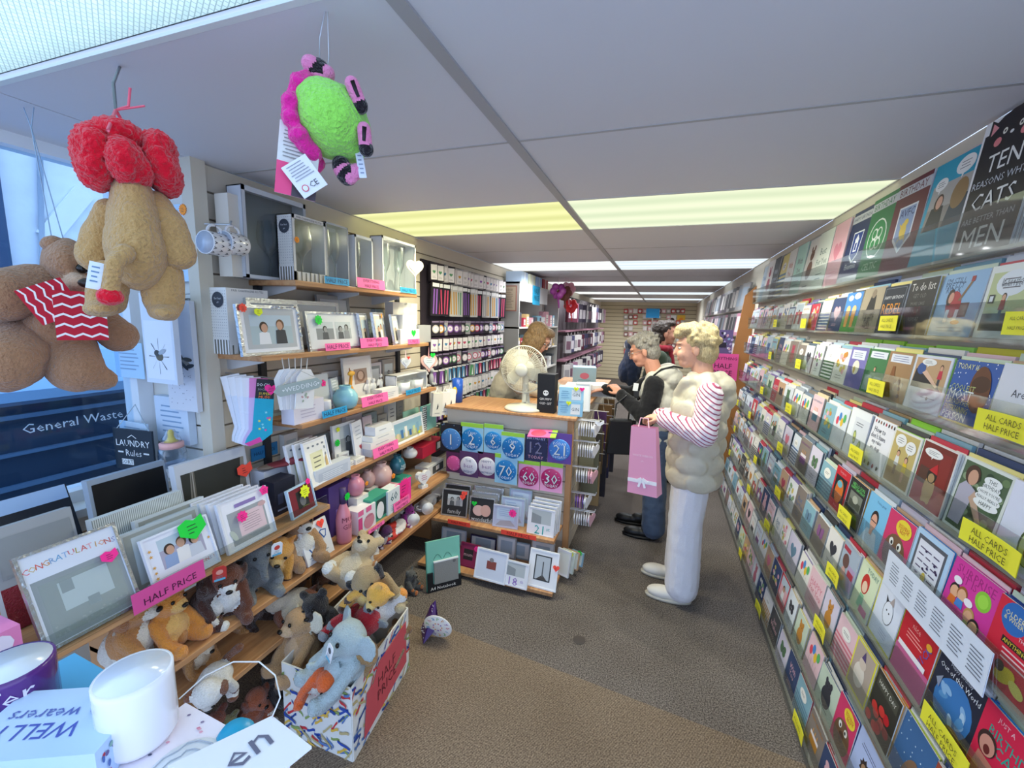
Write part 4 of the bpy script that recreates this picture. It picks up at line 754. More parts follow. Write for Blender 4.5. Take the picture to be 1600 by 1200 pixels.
# ------------------------------------------------------------------ things in the window recess
p = HY(208, 682, 1.10); q = MB(); w, h = .20, .17
q.box((0, 0, -h/2), (w, .008, h), P('2c343e')); a = Art(w, h).text('LAUNDRY', .5, .66, .19, P('eef0f0'), .86).text('Rules', .5, .42, .15, P('e6e8e8'), .4).rect(.1, .41, .24, .45, P('e6e8e8')).rect(.76, .41, .9, .45, P('e6e8e8')).rect(.18, .12, .48, .26, P('e6e8e8')).text('SORT', .32, .19, .09, P('2c343e'), .3); a.poly([(.38, .8), (.5, .88), (.62, .8), (.6, .79), (.5, .86), (.4, .79)], P('e6e8e8'))
q.art(a, -.004, None, .0004, -h); q.tube([(-.085, 0, -.005), (0, .02, .10), (.085, 0, -.005)], .0018, P('b8c4cc'), 5)
tag(q.obj('laundry_sign', None, (p.x, 1.10, HY(212, 672, 1.10).z), (0, 0, .12)), 'slate LAUNDRY Rules sign hanging beside the window', 'sign')
p = HY(272, 735, 1.13); e = empty('baby_bottle', (p.x, 1.13, HY(272, 728, 1.13).z)); k = 1.05
q = MB(); q.lathe([(.001, 0), (.04, 0), (.046, .01), (.048, .05), (.044, .075), (.04, .078)], clear('bottle', 'dfeaf6', .45, .1), 24); q.obj('body', e)
q = MB(); q.lathe([(.036, .078), (.041, .078), (.041, .098), (.03, .102), (.001, .103)], P('f0b4ae', .4), 24); q.obj('collar', e)
q = MB(); q.lathe([(.028, .10), (.014, .112), (.010, .125), (.011, .14), (.006, .15), (.001, .151)], P('e8d06a', .35), 18); q.obj('teat', e)
q = MB(); q.lathe([(.034, .10), (.03, .118), (.02, .135), (.014, .15)], clear('cap', 'f0f4fa', .4, .1), 20); q.obj('clear_cap', e)
tag(e, 'clear giant baby bottle money box with pink collar and yellow teat', 'money box')
c = e.location; q = MB(); q.b2(-1.90, -1.745, 1.07, 1.215, c.z-.02, c.z, P('dfe4ea')); tag(q.obj('ledge'), 'pale ledge under the baby bottle in the window corner', 'ledge')
for k, (l, t, r, b, c, lab) in enumerate(((228, 458, 276, 598, 'd8e2f2', 'white fabric bag with a bee print hanging by the window'), (262, 470, 306, 640, 'd9dbe2', 'white tea towel with dark feather print hanging behind the bee bag'), (246, 320, 303, 440, 'bcdcf6', 'pale blue list board with yellow price star by the post'), (180, 535, 224, 590, 'b4d6f2', 'pale blue printed notice stuck by the window frame'), (250, 620, 300, 690, 'cfdcec', 'white boxed gift hanging under the feather towel'), (190, 660, 232, 700, 'c4d8ea', 'pale paper packet hanging above the laundry sign'))):
    Y = 1.20-.025*(2-k if k < 2 else 0)-(.06 if k == 0 else 0) if k not in (3, 5) else 1.13
    P0, P1 = HY(l, (t+b)/2, Y), HY(r, (t+b)/2, Y); w = P1.x-P0.x; zt, zb = HY((l+r)/2, t, Y).z, HY((l+r)/2, b, Y).z; h = zt-zb; a = Art(w, h)
    if k == 0:
        a.rect(.06, .05, .94, .7, P('e6ecf8')); a.ell(.5, .3, .12, .09, P('6a6250')).ell(.42, .34, .09, .07, P('4c4a48'))
        for j in range(8): t_ = j*.785; a.poly([(.48, .3), (.48+.32*math.cos(t_), .3+.2*math.sin(t_)), (.49+.32*math.cos(t_), .31+.2*math.sin(t_))], P('4a4a50'))
        a.ell(.6, .36, .13, .05, P('aab4c0'), .4)
    elif k == 1:
        for j in range(30): a.ell(random.uniform(.1, .9), random.uniform(.05, .35), .012, .012, P('5a5e66'), 0, 6)
        for j in range(7): a.ell(.5+.06*j, .42+.03*(j % 3), .05, .16, P(['2e3034', '8a8478', '4a463c'][j % 3]), .3*j)
    elif k == 2: a.rect(.0, .0, .12, 1, P('dfe4ea')).lines(.2, .85, .05, .95, 16, P('8fb8da'), .25); sx = sticker
    else: a.lines(.15, .85, .2, .85, 6, P('8aa6c4'), .3)
    nm = ['hanging_bag', 'tea_towel', 'list_board', 'notice', 'boxed_gift', 'paper_packet'][k]
    mb = MB(); mb.box((0, 0, h/2), (w, [.02, .02, .012, .002, .03, .008][k], h), P(c, .6, bump=.2, scale=14)); mb.art(a, -[.01, .01, .006, .001, .015, .004][k], None, .0004)
    o = mb.obj(nm, None, ((P0.x+P1.x)/2, Y, zb)); tag(o, lab, ['bag', 'towel', 'board', 'notice', 'box', 'packet'][k])
    if k in (0, 1): hq = MB(); hq.tube([(0, 0, h-.01), (0, 1.222-Y, h+.006)], .002, STEEL, 5); hq.obj('hook', o)
    if k == 2: sticker(o, w*.36, h*.92, -.012, 'burst', 'orange', .022)
# socks on a hook
p0 = HX(352, 590, XW+.12)
for i in range(6):
    p = HX(366+i*9.5, 612+1.5*i, XW+.06+.022*i); col = ['e6eaf4', 'dfe6f2', 'e9ecf6', 'e2e8f4', 'd9c0e6', '27a9c4'][i]; k = P(col, .8, bump=.2, scale=80)
    teal = i == 5; q = MB(); s = 1.0
    pts = [(-.03, 0), (.03, 0), (.032, -.10), (.035, -.135), (.005, -.165), (-.035, -.185), (-.05, -.175), (-.045, -.155), (-.03, -.125)]
    q.prism(pts[::-1] if False else pts, .012, k)
    if teal:
        q.prism([(-.05, -.176), (-.035, -.186), (.005, -.166), (-.005, -.150), (-.03, -.165)], .0128, P('e24fa0', .8)); a = Art(.06, .17)
        for j in range(9): a.star(random.uniform(.1, .9), random.uniform(.25, .75), .1, .04, P(['e24fa0', 'f0e45a', '8fe0e8'][j % 3]), 5, j)
        q.art(a, -.0066, None, .0004, -.17)
    else: q.art(Art(.06, .17).text('♥', .5, .5, .2, P('9fb4d6')).rect(.1, .08, .9, .2, P('cfdcf0')), -.006, None, .0004, -.17)
    q.box((0, 0, .028), (.058, .014, .07), P('e68ac4' if i == 4 else ('1e2026' if teal else 'eeeef2')))
    if teal: q.art(Art(.058, .07).text('SOCK', .4, .72, .2, P('f0f0f0'), .7).text('SOCIETY', .45, .48, .12, P('b0b0b4'), .8).text('SUPER', .5, .26, .16, P('f2d23a'), .7).text('MUM!', .5, .08, .18, P('ff7a3a'), .7), -.007, None, .0004, -.007)
    o = q.obj('hanging_sock', None, (p.x, p.y, p.z), Euler((0, .06*(i-3), FACE_RIGHT-.5-.06*i), 'XYZ'))
    o.scale = (1.14, 1.0, 1.14)
    if teal: sticker(o, .02, .03, -.012, 'heart', 'hot', .022)
    tag(o, ['white packed socks hanging nearest the post', 'second pair of white packed socks from the post', 'third pair of white packed socks from the post', 'fourth pair of white packed socks from the post', 'lilac socks with a pink header hanging beside the teal pair', 'teal socks with pink stars and black card header'][i], 'socks', 'socks on a hook by the post')
q = MB(); p = HX(380, 585, XW+.1); q.tube([(XW, p.y, p.z-.0), (XW+.24, p.y+.12, p.z-.03)], .003, STEEL, 6); tag(q.obj('wall_hook'), 'metal hook carrying the hanging socks', 'hook')
p = HX(412, 705, XW+.004); q = MB(); q.box((0, 0, 0), (.14, .002, .06), P('2a7fb8')); q.art(Art(.14, .06).text('HALF PRICE', .5, .5, .12, P('123a55'), .8), -.001, None, .0003, -.03); tag(q.obj('sale_sign', None, p+Vector((.006, 0, 0)), (0, 0, FACE_RIGHT)), 'blue half price sign on the wall below the socks', 'sign')
# ------------------------------------------------------------------ display counter facing the door
YC, XC0, XC1, ZC = 2.63, -1.38, -.49, 1.0
dc = empty('display_counter', (-.9, YC, 0)); ox, oy = .9, -YC
def cp(name, x0, x1, y0, y1, z0, z1, mat, bev=0): q = MB(); q.b2(x0+ox, x1+ox, y0+oy, y1+oy, z0, z1, mat); return q.obj(name, dc, None, None, bev)
cp('carcass', XC0, XC1-.03, YC+.012, YC+.4, 0, ZC-.02, P('b9b2a4'))
cp('carcass', -.95, XC1-.03, YC+.4, 4.5, 0, ZC-.02, P('b9b2a4'))
for k in range(8):
    cp('slat', XC0, XC1-.035, YC, YC+.014, ZC-.022-.1033*(k+1)+.006, ZC-.022-.1033*k, SLAT)
cp('counter_top', XC0, XC1+.02, YC-.035, YC+.42, ZC-.02, ZC, WOODY, .004); cp('counter_top', -.97, XC1+.02, YC+.42, 4.55, ZC-.02, ZC, WOODY, .004)
cp('end_post', XC1-.035, XC1, YC-.01, YC+.03, 0, ZC-.02, P('b98a5e'))
for k in range(9): cp('side_slat', XC1-.03, XC1-.012, YC+.03, 4.5, ZC-.022-.1033*(k+1)+.006, ZC-.022-.1033*k, SLAT)
cp('shelf', XC0, XC1-.04, YC-.23, YC, .250, .272, WOODY, .003); cp('shelf', XC0, XC1-.0, YC-.40, YC, .02, .042, WOODY, .003); cp('plinth', XC0+.02, XC1-.05, YC-.37, YC, 0, .02, P('6b5a48'))
tag(dc, 'cream slatted sales counter with oak top and two front shelves', 'counter')
# birthday badges on the counter front
def badge_card(px, num, top, bot, bg, disc, numc, label, kind='badge', Y=YC-.05, dark=None):
    l, t, r, b = px; P0, P1 = HY(l, (t+b)/2, Y), HY(r, (t+b)/2, Y); w = P1.x-P0.x; zt, zb = HY((l+r)/2, t, Y).z, HY((l+r)/2, b, Y).z; h = zt-zb
    e = empty('badge_pack', ((P0.x+P1.x)/2, Y, zb)); q = MB(); q.box((0, .003, h/2), (w, .003, h), P(bg)); a = Art(w, h)
    if bg in ('9fd4f0', 'f2a8d0'): a.rect(0, .86, 1, 1, P('a4dc4a'))
    if dark: 
        for k in range(14): a.star(random.random(), random.random(), .03, .012, P(dark), 4)
    q.art(a, .0015); q.tube([(0, .003, h*.95), (0, YC-Y+.004, h*.95+.004)], .0016, STEEL, 5); q.obj('backing_card', e)
    if disc:
        rr = w*.46; q = MB(); q.lathe([(.001, .004), (rr*.9, .004), (rr, .001), (rr, 0)], P(disc, .3), 26, Matrix.Translation((0, 0, h*.45)) @ Matrix.Rotation(math.pi/2, 4, 'X')); a = Art(w, w)
        for k in range(9): a.star(.5+.36*math.cos(k*2.4), .5+.36*math.sin(k*2.4), .03, .012, P('cfe6f8'), 5, k)
        tc_ = P('5a6490') if disc[0] == 'e' else P('e8f2fa')
        if disc[0] == 'e': a.text('best', .5, .5, .2, P('8a6a9a'), .6)
        if top: a.text(top, .5, .76, .12, tc_, .6)
        a.text(num, .515, .485, .44, P('2a3a50'), .66); a.text(num, .5, .5, .44, P('dfe8ee'), .66)
        if bot: a.text(bot, .5, .2, .12, tc_, .6)
        q.art(a, -.0045, None, .0005, h*.45-w/2); q.obj('badge', e)
    else:
        q = MB(); a = Art(w, h)
        if top: a.text(top, .5, .88, .12, P('cfd4f0'), .9)
        a.text(num, .52, .5, .5, P('17141c'), .8); a.text(num, .5, .52, .5, P('8c88a4'), .8)
        if bot: a.text(bot, .5, .16, .14, P('e8b0c0'), .8)
        q.art(a, .001, None, .0005); q.obj('lettering', e)
    return tag(e, label, 'badge', 'birthday badges on the counter front')
badge_card((688, 662, 722, 706), '1', '', '', '20242e', '4a86c8', 'bcdcf4', 'sparkly blue badge for age one on black card', dark='8ab4e0')
badge_card((720, 661, 755, 707), '2', 'I AM', 'TODAY', '9fd4f0', '1f7fc4', '2a5a8c', 'round blue badge beside the sparkly age one badge')
badge_card((756, 663, 786, 709), '6', 'I AM', 'TODAY', '9fd4f0', '1f7fc4', '3a6a8c', 'round blue badge numbered six')
badge_card((783, 676, 819, 719), '9', 'I AM', 'TODAY', '9fd4f0', '1f78bc', '5a6a80', 'round blue badge numbered nine', Y=YC-.075)
badge_card((820, 680, 855, 721), '12', 'BIRTHDAY', 'TODAY', '2f3358', None, '2a2430', 'dark purple badge card numbered twelve', dark='7a80c8')
badge_card((856, 677, 893, 724), '21', 'TODAY', 'TODAY!', '6a4aa0', '4a8ad8', 'd8485c', 'blue badge with red 21 on a purple card', Y=YC-.06)
badge_card((697, 706, 721, 738), '', '', '', '5a2a56', 'd85a9c', 'f0f0f4', 'pink party badge at the left of the second row')
badge_card((718, 706, 747, 745), '', 'THE', 'WISHES', '5a3a66', 'e6e6ee', '6a70a0', 'white badge with blue writing in the second row', Y=YC-.06)
badge_card((746, 707, 776, 747), '', 'HAPPY', 'BIRTHDAY', '6a3a66', 'ece8ec', 'c08040', 'white happy birthday badge beside the blue 70')
badge_card((773, 710, 808, 756), '70', '', 'TODAY', '9fd4f0', '1f7fc4', '3a5a70', 'round blue badge numbered seventy', Y=YC-.07)
badge_card((810, 720, 843, 764), '60', '', 'TODAY', 'f2a8d0', 'b82a6c', '5a4a58', 'round magenta badge numbered sixty')
badge_card((844, 723, 879, 769), '30', '', 'TODAY', 'f2a8d0', 'b82a6c', '5a4a58', 'round magenta badge numbered thirty')
p = HY(845, 672, YC-.05); q = MB(); q.box((0, 0, 0), (.15, .085, .006), P('f06aa8')); q.box((.09, 0, 0), (.035, .085, .0065), P('a4dc4a')); q.lathe([(.001, .006), (.045, .006), (.05, .003)], P('d8486c'), 20, Matrix.Translation((-.01, 0, 0)) @ Matrix.Diagonal((1, .7, 1, 1)))
tag(q.obj('badge_pack', None, (p.x, YC-.06, p.z-.02), (.35, -.06, 0)), 'pink badge pack tipped flat above the age twelve card', 'badge', 'birthday badges on the counter front')
# frames on the counter shelves
def frame_c(label, px, Y, z, bw, col, art_fn, tilt=.22, rz=0, stick=None, name='picture_frame', hs=1):
    l, t, r, b = px
    if Y is None: Y = HZ((l+r)/2, b, z).y
    P0, P1 = HY(l, (t+b)/2, Y), HY(r, (t+b)/2, Y); w = P1.x-P0.x; h = (HY((l+r)/2, t, Y+.04).z-z)/math.cos(tilt); h = (HY((l+r)/2, t, Y+h*math.sin(tilt)).z-z)/math.cos(tilt); a = Art(w, h); art_fn(a); return frame(name, label, ((P0.x+P1.x)/2, Y, z), rz, w, h, bw, col, a, tilt, stick=stick)
ZS, ZB = .272, .042
def dark_photo(a): a.rect(0, 0, 1, 1, P('2a2a2c')); people_photo(a, .22, .4, .8, .8, 'b9b9ba', 2, mono=True); a.text('family', .5, .16, .2, P('b9bcc0'), .8)
def hearts_photo(a): a.rect(0, 0, 1, 1, P('2c2c2e')).ell(.36, .45, .22, .2, P('e0b9b0')).ell(.64, .47, .2, .22, P('d6a99c')).text('wonderful', .5, .12, .16, P('c9ccce'), .8)
def lilac(a): a.rect(0, 0, 1, 1, P('b9c0d8', .3)).rect(.15, .35, .85, .9, P('c3d3e6')).poly([(.1, .05), (.9, .12), (.7, .35), (.3, .3)], P('a9a6b0')).lines(.2, .7, .5, .85, 4, P('9fb4d4'))
def year(n, c): return lambda a: a.rect(0, 0, 1, 1, P('eaeaee')).rect(.14, .42, .86, .92, P('b9bfc0')).poly([(.14, .42), (.5, .42), (.5, .7), (.14, .8)], P('8f9598')).text(n, .45, .2, .3, P(c), .8).text('st' if n == '21' else 'th', .78, .26, .1, P(c), .3)
for k in range(2): frame_c(['black photo frame with hearts sticker on the counter shelf', 'silver frame behind the black photo frame'][k], (690+4*k, 764-8*k, 729+4*k, 812), YC-.16+.06*k, ZS, .008, SILVER if k else P('b9bcbe', .3, .6), dark_photo, .2, .1, [(.3, .75, 'heart', 'red', .02), (.36, .9, 'arrow', 'red', .02)] if k == 0 else None)
frame_c('silver frame with patterned orange sticker in the back row, counter shelf', (705, 756, 736, 790), YC-.045, ZS, .006, 'd6d2c8', lambda a: a.rect(0, 0, 1, 1, P('d9d4c8')).ell(.7, .6, .2, .14, P('f0a030')), .1)
for k in range(3): frame_c(['mirror frame of pink hearts with green sticker on the counter shelf', 'silver frame behind the pink hearts frame', 'arched silver frame in the back row of the counter shelf'][k], (733+3*k, 776-8*k, 772+6*k, 826), YC-.17+.05*k, ZS, .01, SILVER, hearts_photo if k == 0 else (lambda a: a.rect(0, 0, 1, 1, P('a9aaac'))), .18, .08, [(-.3, .72, 'heart', 'green', .018)] if k == 0 else None)
for k in range(3): frame_c(['lilac glass frame with hot pink star sticker, counter shelf', 'iridescent blue frame behind the lilac glass frame', 'tall pale blue boxed frame at the back of the counter shelf'][k], (770+12*k, 790-13*k, 809+10*k, 834), YC-.18+.055*k, ZS, .008, P(['c3c6dc', 'b4c4d2', '9fb4c4'][k], .25), lilac, .16, .05, [(.28, .72, 'star', 'hot', .028)] if k == 0 else None)
for k in range(4): frame_c('white 21 photo frame with teal number, %s on the counter shelf' % ['front one', 'second one', 'third one', 'rearmost'][k], (823+3*k, 794-5*k, 866+3*k, 848-3*k), YC-.19+.03*k, ZS, .005, 'e6e8ee', year('21', '2aa6a4'), .18, -.05)
for k, (px, lab, fn, c) in enumerate((((716, 848, 746, 886), 'maroon frame with pink star on the bottom counter shelf', lambda a: a.rect(0, 0, 1, 1, P('8a2a52')).rect(.2, .3, .7, .75, P('2c2628')).text('mum', .45, .5, .12, P('c9a0a8')), '7a2448'), ((740, 858, 790, 908), 'square white frame with small wedding picture, bottom counter shelf', lambda a: a.rect(0, 0, 1, 1, P('d9dfee')).rect(.36, .38, .66, .64, P('8c4a44')).ell(.5, .68, .07, .06, P('8a8a90')), 'e9ecf4'), ((783, 876, 824, 917), 'white 18 photo frame with lilac number', year('18', '9a7ac0'), 'e6e8ee'), ((823, 858, 870, 920), 'tall white frame with a lighthouse photo and red heart', lambda a: a.rect(.2, .2, .76, .86, P('2c2e30')).rect(.24, .23, .72, .83, P('b9bfc4')).poly([(.3, .23), (.66, .23), (.5, .36)], P('4a4440')).rect(.47, .3, .51, .7, P('5c5e60')), 'eceef2'))):
    frame_c(lab, px, None, ZB, .009, c, fn, .32, -.05, [[(.36, .85, 'star', 'hot', .018)], None, None, [(.44, .62, 'heart', 'red', .02)]][k])
for k, (px, lab, c) in enumerate((((735, 838, 775, 865), 'navy boxed frame in the back row of the bottom counter shelf', '1f2a5a'), ((690, 826, 728, 860), 'pale blue floral frame at the left back of the bottom shelf', 'b4c4d8'), ((788, 846, 828, 880), 'steel blue frame behind the white 18 frame', '8fa4b4'), ((830, 846, 866, 870), 'silver grey frame behind the lighthouse frame', 'a9adb0'), ((776, 838, 806, 868), 'grey frame between the navy and steel blue frames', '9fa3a6'))):
    frame_c(lab, px, YC-.1-.01*k, ZB, .008, c, lambda a: a.rect(.05, .05, .95, .95, P('d3dae2')).rect(.2, .2, .8, .8, P('9fb4c8')), .12)
for k in range(4):
    frame_c(['white cardboard mount leaning at the right end of the bottom shelf', 'pale green mount with yellow star at the right end', 'wood edged mount near the right end of the bottom shelf', 'blue edged mount with green sticker at the far right end'][k], (866+8*k, 858+1*k, 890+7*k, 912-3*k), YC-.2+.05*k, ZB-.0, .006, ['dfe4ea', 'd6e0d6', 'c9a884', '8fb4cc'][k], lambda a: a.rect(.1, .1, .9, .9, P('e6ebe6')), .2, -.35, [None, [(.2, .9, 'star', 'yellow', .02)], None, [(.2, .95, 'star', 'green', .018)]][k])
for k, (l, r, y) in enumerate(((700, 735, 815), (783, 838, 838))):
    P0, P1 = HY(l, y, YC-.232), HY(r, y, YC-.232); q = MB(); w = P1.x-P0.x; q.box((0, 0, 0), (w, .0015, .03), NEON['red']); q.art(Art(w, .03).text('HALF PRICE', .5, .5, .09, P('8a1f1f'), .8), -.001, None, .0003, -.015); tag(q.obj('sale_sign', None, ((P0.x+P1.x)/2, YC-.235, .27)), ['red half price strip under the black photo frame', 'red half price strip under the white 21 frames'][k], 'sign')
# A4 notebook pack on the floor
P0, P1 = HZ(668, 926, 0), HZ(720, 912, 0); mid = (P0+P1)/2; w = (P1-P0).length; rz = math.atan2(P1.y-P0.y, P1.x-P0.x); h = .30
e = empty('notebook_pack', mid, Euler((-.1, 0, rz), 'XYZ')); q = MB(); q.box((0, .006, h/2), (w, .01, h), P('7fc4b0')); q.box((-w/2, .006, h/2), (.006, .012, h), P('5fa490'))
q.tube([(-w*.3+w*.02*i, -.001, h*.62+.03*math.sin(i*math.pi/12)) for i in range(13)], .0016, P('4f8a7c'), 5); q.tube([(0+w*.02*i, -.001, h*.62+.03*math.sin(i*math.pi/12)) for i in range(13)], .0016, P('4f8a7c'), 5); q.obj('teal_notebook', e)
q = MB(); q.box((.02*0+w*.06, -.006, h*.36), (w*.72, .01, h*.46), P('8f8f8c', .7, bump=.3, scale=300)); q.box((w*.06, -.0065, h*.585), (w*.74, .012, .008), P('eef0f0')); q.ell((w*.3, -.012, h*.54), (.01, .001, .01), P('6a6a6a')); q.obj('grey_notebook', e)
q = MB(); q.prism([(-w/2, 0), (w/2, 0), (w/2, h*.22), (w*.42, h*.22), (w*.42, h*.14), (-w*.34, h*.14), (-w*.34, h*.38), (-w/2, h*.38)], .014, P('15161a'), Matrix.Translation((0, -.006, 0))); q.art(Art(w, h*.14).text('A4 Notebook', .45, .5, .13, P('f0f0f0'), .75), -.014); q.obj('card_sleeve', e)
tag(e, 'teal and grey A4 notebook pack standing on the carpet', 'notebook')
# fan
fb = HZ(820, 650, ZC); fb = Vector((HY(820, 640, 2.74).x, 2.74, ZC)); hub = HY(815, 578, 2.70); fx = hub.x-fb.x; hz = hub.z-ZC; FW = P('d9d6c6', .4)
e = empty('desk_fan', fb); q = MB(); q.lathe([(.001, 0), (.135, 0), (.14, .008), (.13, .018), (.05, .03), (.03, .04), (.001, .04)], FW, 32); q.obj('base', e)
q = MB(); q.tube([(0, .02, .03), (fx*.5, .03, hz*.5), (fx, .05, hz-.05)], [.03, .022, .02], FW, 14); q.box((.0, -.005, hz*.28), (.02, .02, .05), P('cfcdbc')); q.obj('stem', e)
q = MB(); q.ell((fx, .075, hz), (.05, .07, .05), FW); q.obj('motor', e)
R = .158; q = MB()
for i in range(72):
    a = 2*math.pi*i/72; c, s = math.cos(a), math.sin(a); q.tube([(fx+.045*c, -.052, hz+.045*s), (fx+.1*c, -.045, hz+.1*s), (fx+.145*c, -.02, hz+.145*s), (fx+R*c, .005, hz+R*s)], .0011, FW, 4)
    if i % 2: q.tube([(fx+.05*c, .05, hz+.05*s), (fx+.13*c, .035, hz+.13*s), (fx+R*c, .005, hz+R*s)], .0011, FW, 4)
for rr, yy, th in ((R, .005, .0045), (.1, -.046, .0012), (.135, -.028, .0012)): q.tube([(fx+rr*math.cos(2*math.pi*i/40), yy, hz+rr*math.sin(2*math.pi*i/40)) for i in range(40)], th, FW, 6, None, True)
q.obj('guard', e)
q = MB(); q.lathe([(.001, .008), (.03, .008), (.046, 0), (.046, -.006)], FW, 26, Matrix.Translation((fx, -.05, hz)) @ Matrix.Rotation(math.pi/2, 4, 'X')); q.obj('guard_badge', e)
for i in range(3):
    M = Matrix.Translation((fx, -.005, hz)) @ Matrix.Rotation(i*2*math.pi/3+.3, 4, 'Y'); q = MB(); q.raw([(.015, .01, -.012), (.06, .012, -.05), (.125, .012, -.045), (.14, -.006, .0), (.11, -.016, .045), (.05, -.014, .03), (.015, -.006, .014)], [(0, 1, 2, 3, 4, 5, 6)], P('d9d6c4', .3), M); q.obj('blade', e)
tag(e, 'cream white desk fan standing on the counter', 'fan')
# counter-top goods
P0 = HY(853, 648, 2.7); e = carton('bottle_box', 'tall black bottle box with white skull lettering on the counter', 'box', (P0.x, 2.72, ZC), .0, .115, .09, .255, '16161a', Art(.115, .255).ell(.5, .52, .16, .16, P('e8e8ea')).ell(.43, .53, .04, .05, P('16161a')).ell(.57, .53, .04, .05, P('16161a')).text('GRUMPY', .5, .36, .13, P('e8e8ea'), .8).text('OLD GIT', .5, .25, .13, P('e8e8ea'), .7))
for k in range(2):
    P0 = HY(890, 655, 2.68); o = carton('mug_box', ['pale blue mug carton, lower of the two on the counter', 'pale blue mug carton, upper of the two on the counter'][k], 'box', (P0.x, 2.70, ZC+.093*k), .12+.05*k, .155, .1, .092, ['8fc4e4', '9fcfe8'][k], Art(.155, .092).rect(.52, .14, .9, .86, P('dbe4ea')).text('GIN', .7, .5, .16, P('4a5a66'), .3).lines(.08, .45, .2, .8, 4, P('6a9ec4'), .25))
    sticker(o, -.01 if k == 0 else .03, .085, -.055, 'heart', 'yellow', .016)
    if k: sticker(o, .066, .085, -.056, 'heart', 'hot', .016)
P0 = HY(917, 600, 2.9); frame('picture_frame', 'white backed frame standing behind the pale blue cartons', (P0.x-.01, 2.83, ZC), .4, .10, .19, .008, 'dcdcdc', None, .05)
for k in range(3):
    P0 = HY([888, 905, 928][k], 590, 3.25+.15*k); carton('paperwork', ['stack of grey papers on the counter by the till', 'white paper bundle on the counter behind the cartons', 'pile of folded white bags on the counter'][k], 'papers', (P0.x, 3.25+.15*k, ZC), .3*k-.2, [.16, .2, .24][k], .2, [.06, .1, .09][k], ['c9cac9', 'd6d8d6', 'e2e4e2'][k], Art(.16, .06).lines(0, 1, .05, .95, 5, P('9fa2a2'), .15))
for k, (px, py, c) in enumerate(((877, 592, 'f2a23a'), (882, 590, 'ff6a4a'), (873, 594, '5a3a6a'))):
    P0 = HY(px, py, 2.95); q = MB(); q.lathe([(.001, 0), (.006, 0), (.006, .10), (.002, .12), (.001, .12)], P(c), 8); tag(q.obj('felt_pen', None, (P0.x, 2.95, ZC), (.1, .1*k-.1, 0)), ['orange pen upright behind the pale blue cartons', 'red pen upright behind the pale blue cartons', 'purple pen upright behind the pale blue cartons'][k], 'pen')
P0 = HY(712, 605, 2.72); e = empty('tumbler', (P0.x, 2.75, ZC)); q = MB(); q.lathe([(.001, 0), (.036, 0), (.04, .17), (.037, .17), (.033, .01), (.001, .01)], P('1f55b8', .3), 22); q.obj('cup', e); q = MB(); a = Art(.05, .12).ell(.5, .4, .35, .6, P('f2d24a')); q.art(a, -.041, None, .0004, .04); q.obj('printed_panel', e); tag(e, 'bright blue tumbler with yellow print beside the fan', 'tumbler')
# white hanging plaques on the counter's aisle side, on chrome prongs
XP = XC1+.0
hp = heart_pts(.05); PV = {}
rows = ((.915, 8), (.775, 8), (.60, 8), (.42, 6), (.30, 8)); n_ = 0
for r_, (z, n) in enumerate(rows):
    q = MB()
    for dy in (0, .02): q.tube([(XC1-.01, YC+.09+dy, z+.05), (XC1+.15, YC+.09+dy, z+.05), (XC1+.155, YC+.09+dy, z+.065)], .003, P('e2e2e4', .3), 6)
    tag(q.obj('display_prong'), 'white wire display prong in the %s row on the counter side' % ORD[r_+1], 'hook', 'prongs on the counter side')
    for i in range(n):
        c = 'e9e9ec' if not (r_ == 2 and i >= 5) and not (r_ == 3 and i < 4) else ('f0b8c4' if r_ == 2 else ['5a3a8c', '8a5ab4', 'd9a0c8', '6a4a9c'][i % 4]); last = i == n-1
        if r_ == 4 and last: c = 'e8b8c4'
        q = MB(); q.prism(hp[::-1], .008, P(c, .5), RZ(FACE_RIGHT)); q.tube([(0, 0, .02), (0, 0, .055)], .0015, P('b9a47a'), 5)
        o = q.obj('hanging_heart', None, (XC1+.022+.0155*i, YC+.10, z-.004), Euler((0, .1 if last else .02*random.uniform(-1, 1), .12+(-.5 if last else .05*random.uniform(-1, 1))), 'XYZ'))
        tag(o, ('%s heart plaque hanging in the %s row, %s from the counter panel' % ({'e9e9ec': 'white', 'f0b8c4': 'pink', 'e8b8c4': 'pink'}.get(c, 'purple'), ORD[r_+1], ORD[i+1])), 'plaque', 'heart plaques on the counter side')
b = MB(); b.prism([(0, 0), (.03, .02), (.028, .04), (.004, .025), (0, .03), (-.004, .025), (-.028, .04), (-.03, .02)], .006, P('f0f0f0')); tag(b.obj('butterfly_plaque', None, (XC1+.15, YC+.095, .935), (0, 0, .3)), 'white butterfly plaque above the heart plaques', 'plaque')
# gift bags hung further along the counter side
cols = ['7d7a62', '6a6a58', '8f7a58', '4a4440', '6d5a3c', '2e2c34', '5a3a6a', '7a5a36', '3d3a58', '8a6a44', '47424c', '2f2f3a', '6a5236']
for k in range(13):
    y = YC+.30+.105*k; z = .86-(.12 if k % 3 == 1 else 0)-(.3 if k % 3 == 2 else 0); h = .34+.05*(k % 2); e = empty('hanging_gift_bag', (XC1+.05+.012*(k % 3), y, z-h)); c = P(cols[k], .5)
    q = MB(); q.box((0, 0, h/2), (.10+.02*(k % 2), .03, h), c); q.obj('bag', e); q = MB(); q.tube([(-.03, 0, h), (-.015, 0, h+.07), (.015, 0, h+.07), (.03, 0, h)], .002, P('cfc8b0'), 5); q.obj('handle', e)
    tag(e, '%s gift bag hanging along the counter side, %s from the front' % (['olive', 'grey green', 'tan', 'dark brown', 'brown', 'black', 'purple', 'ochre', 'navy', 'caramel', 'charcoal', 'ink blue', 'copper'][k], ORD[k+1]), 'gift bag', 'gift bags along the counter side')
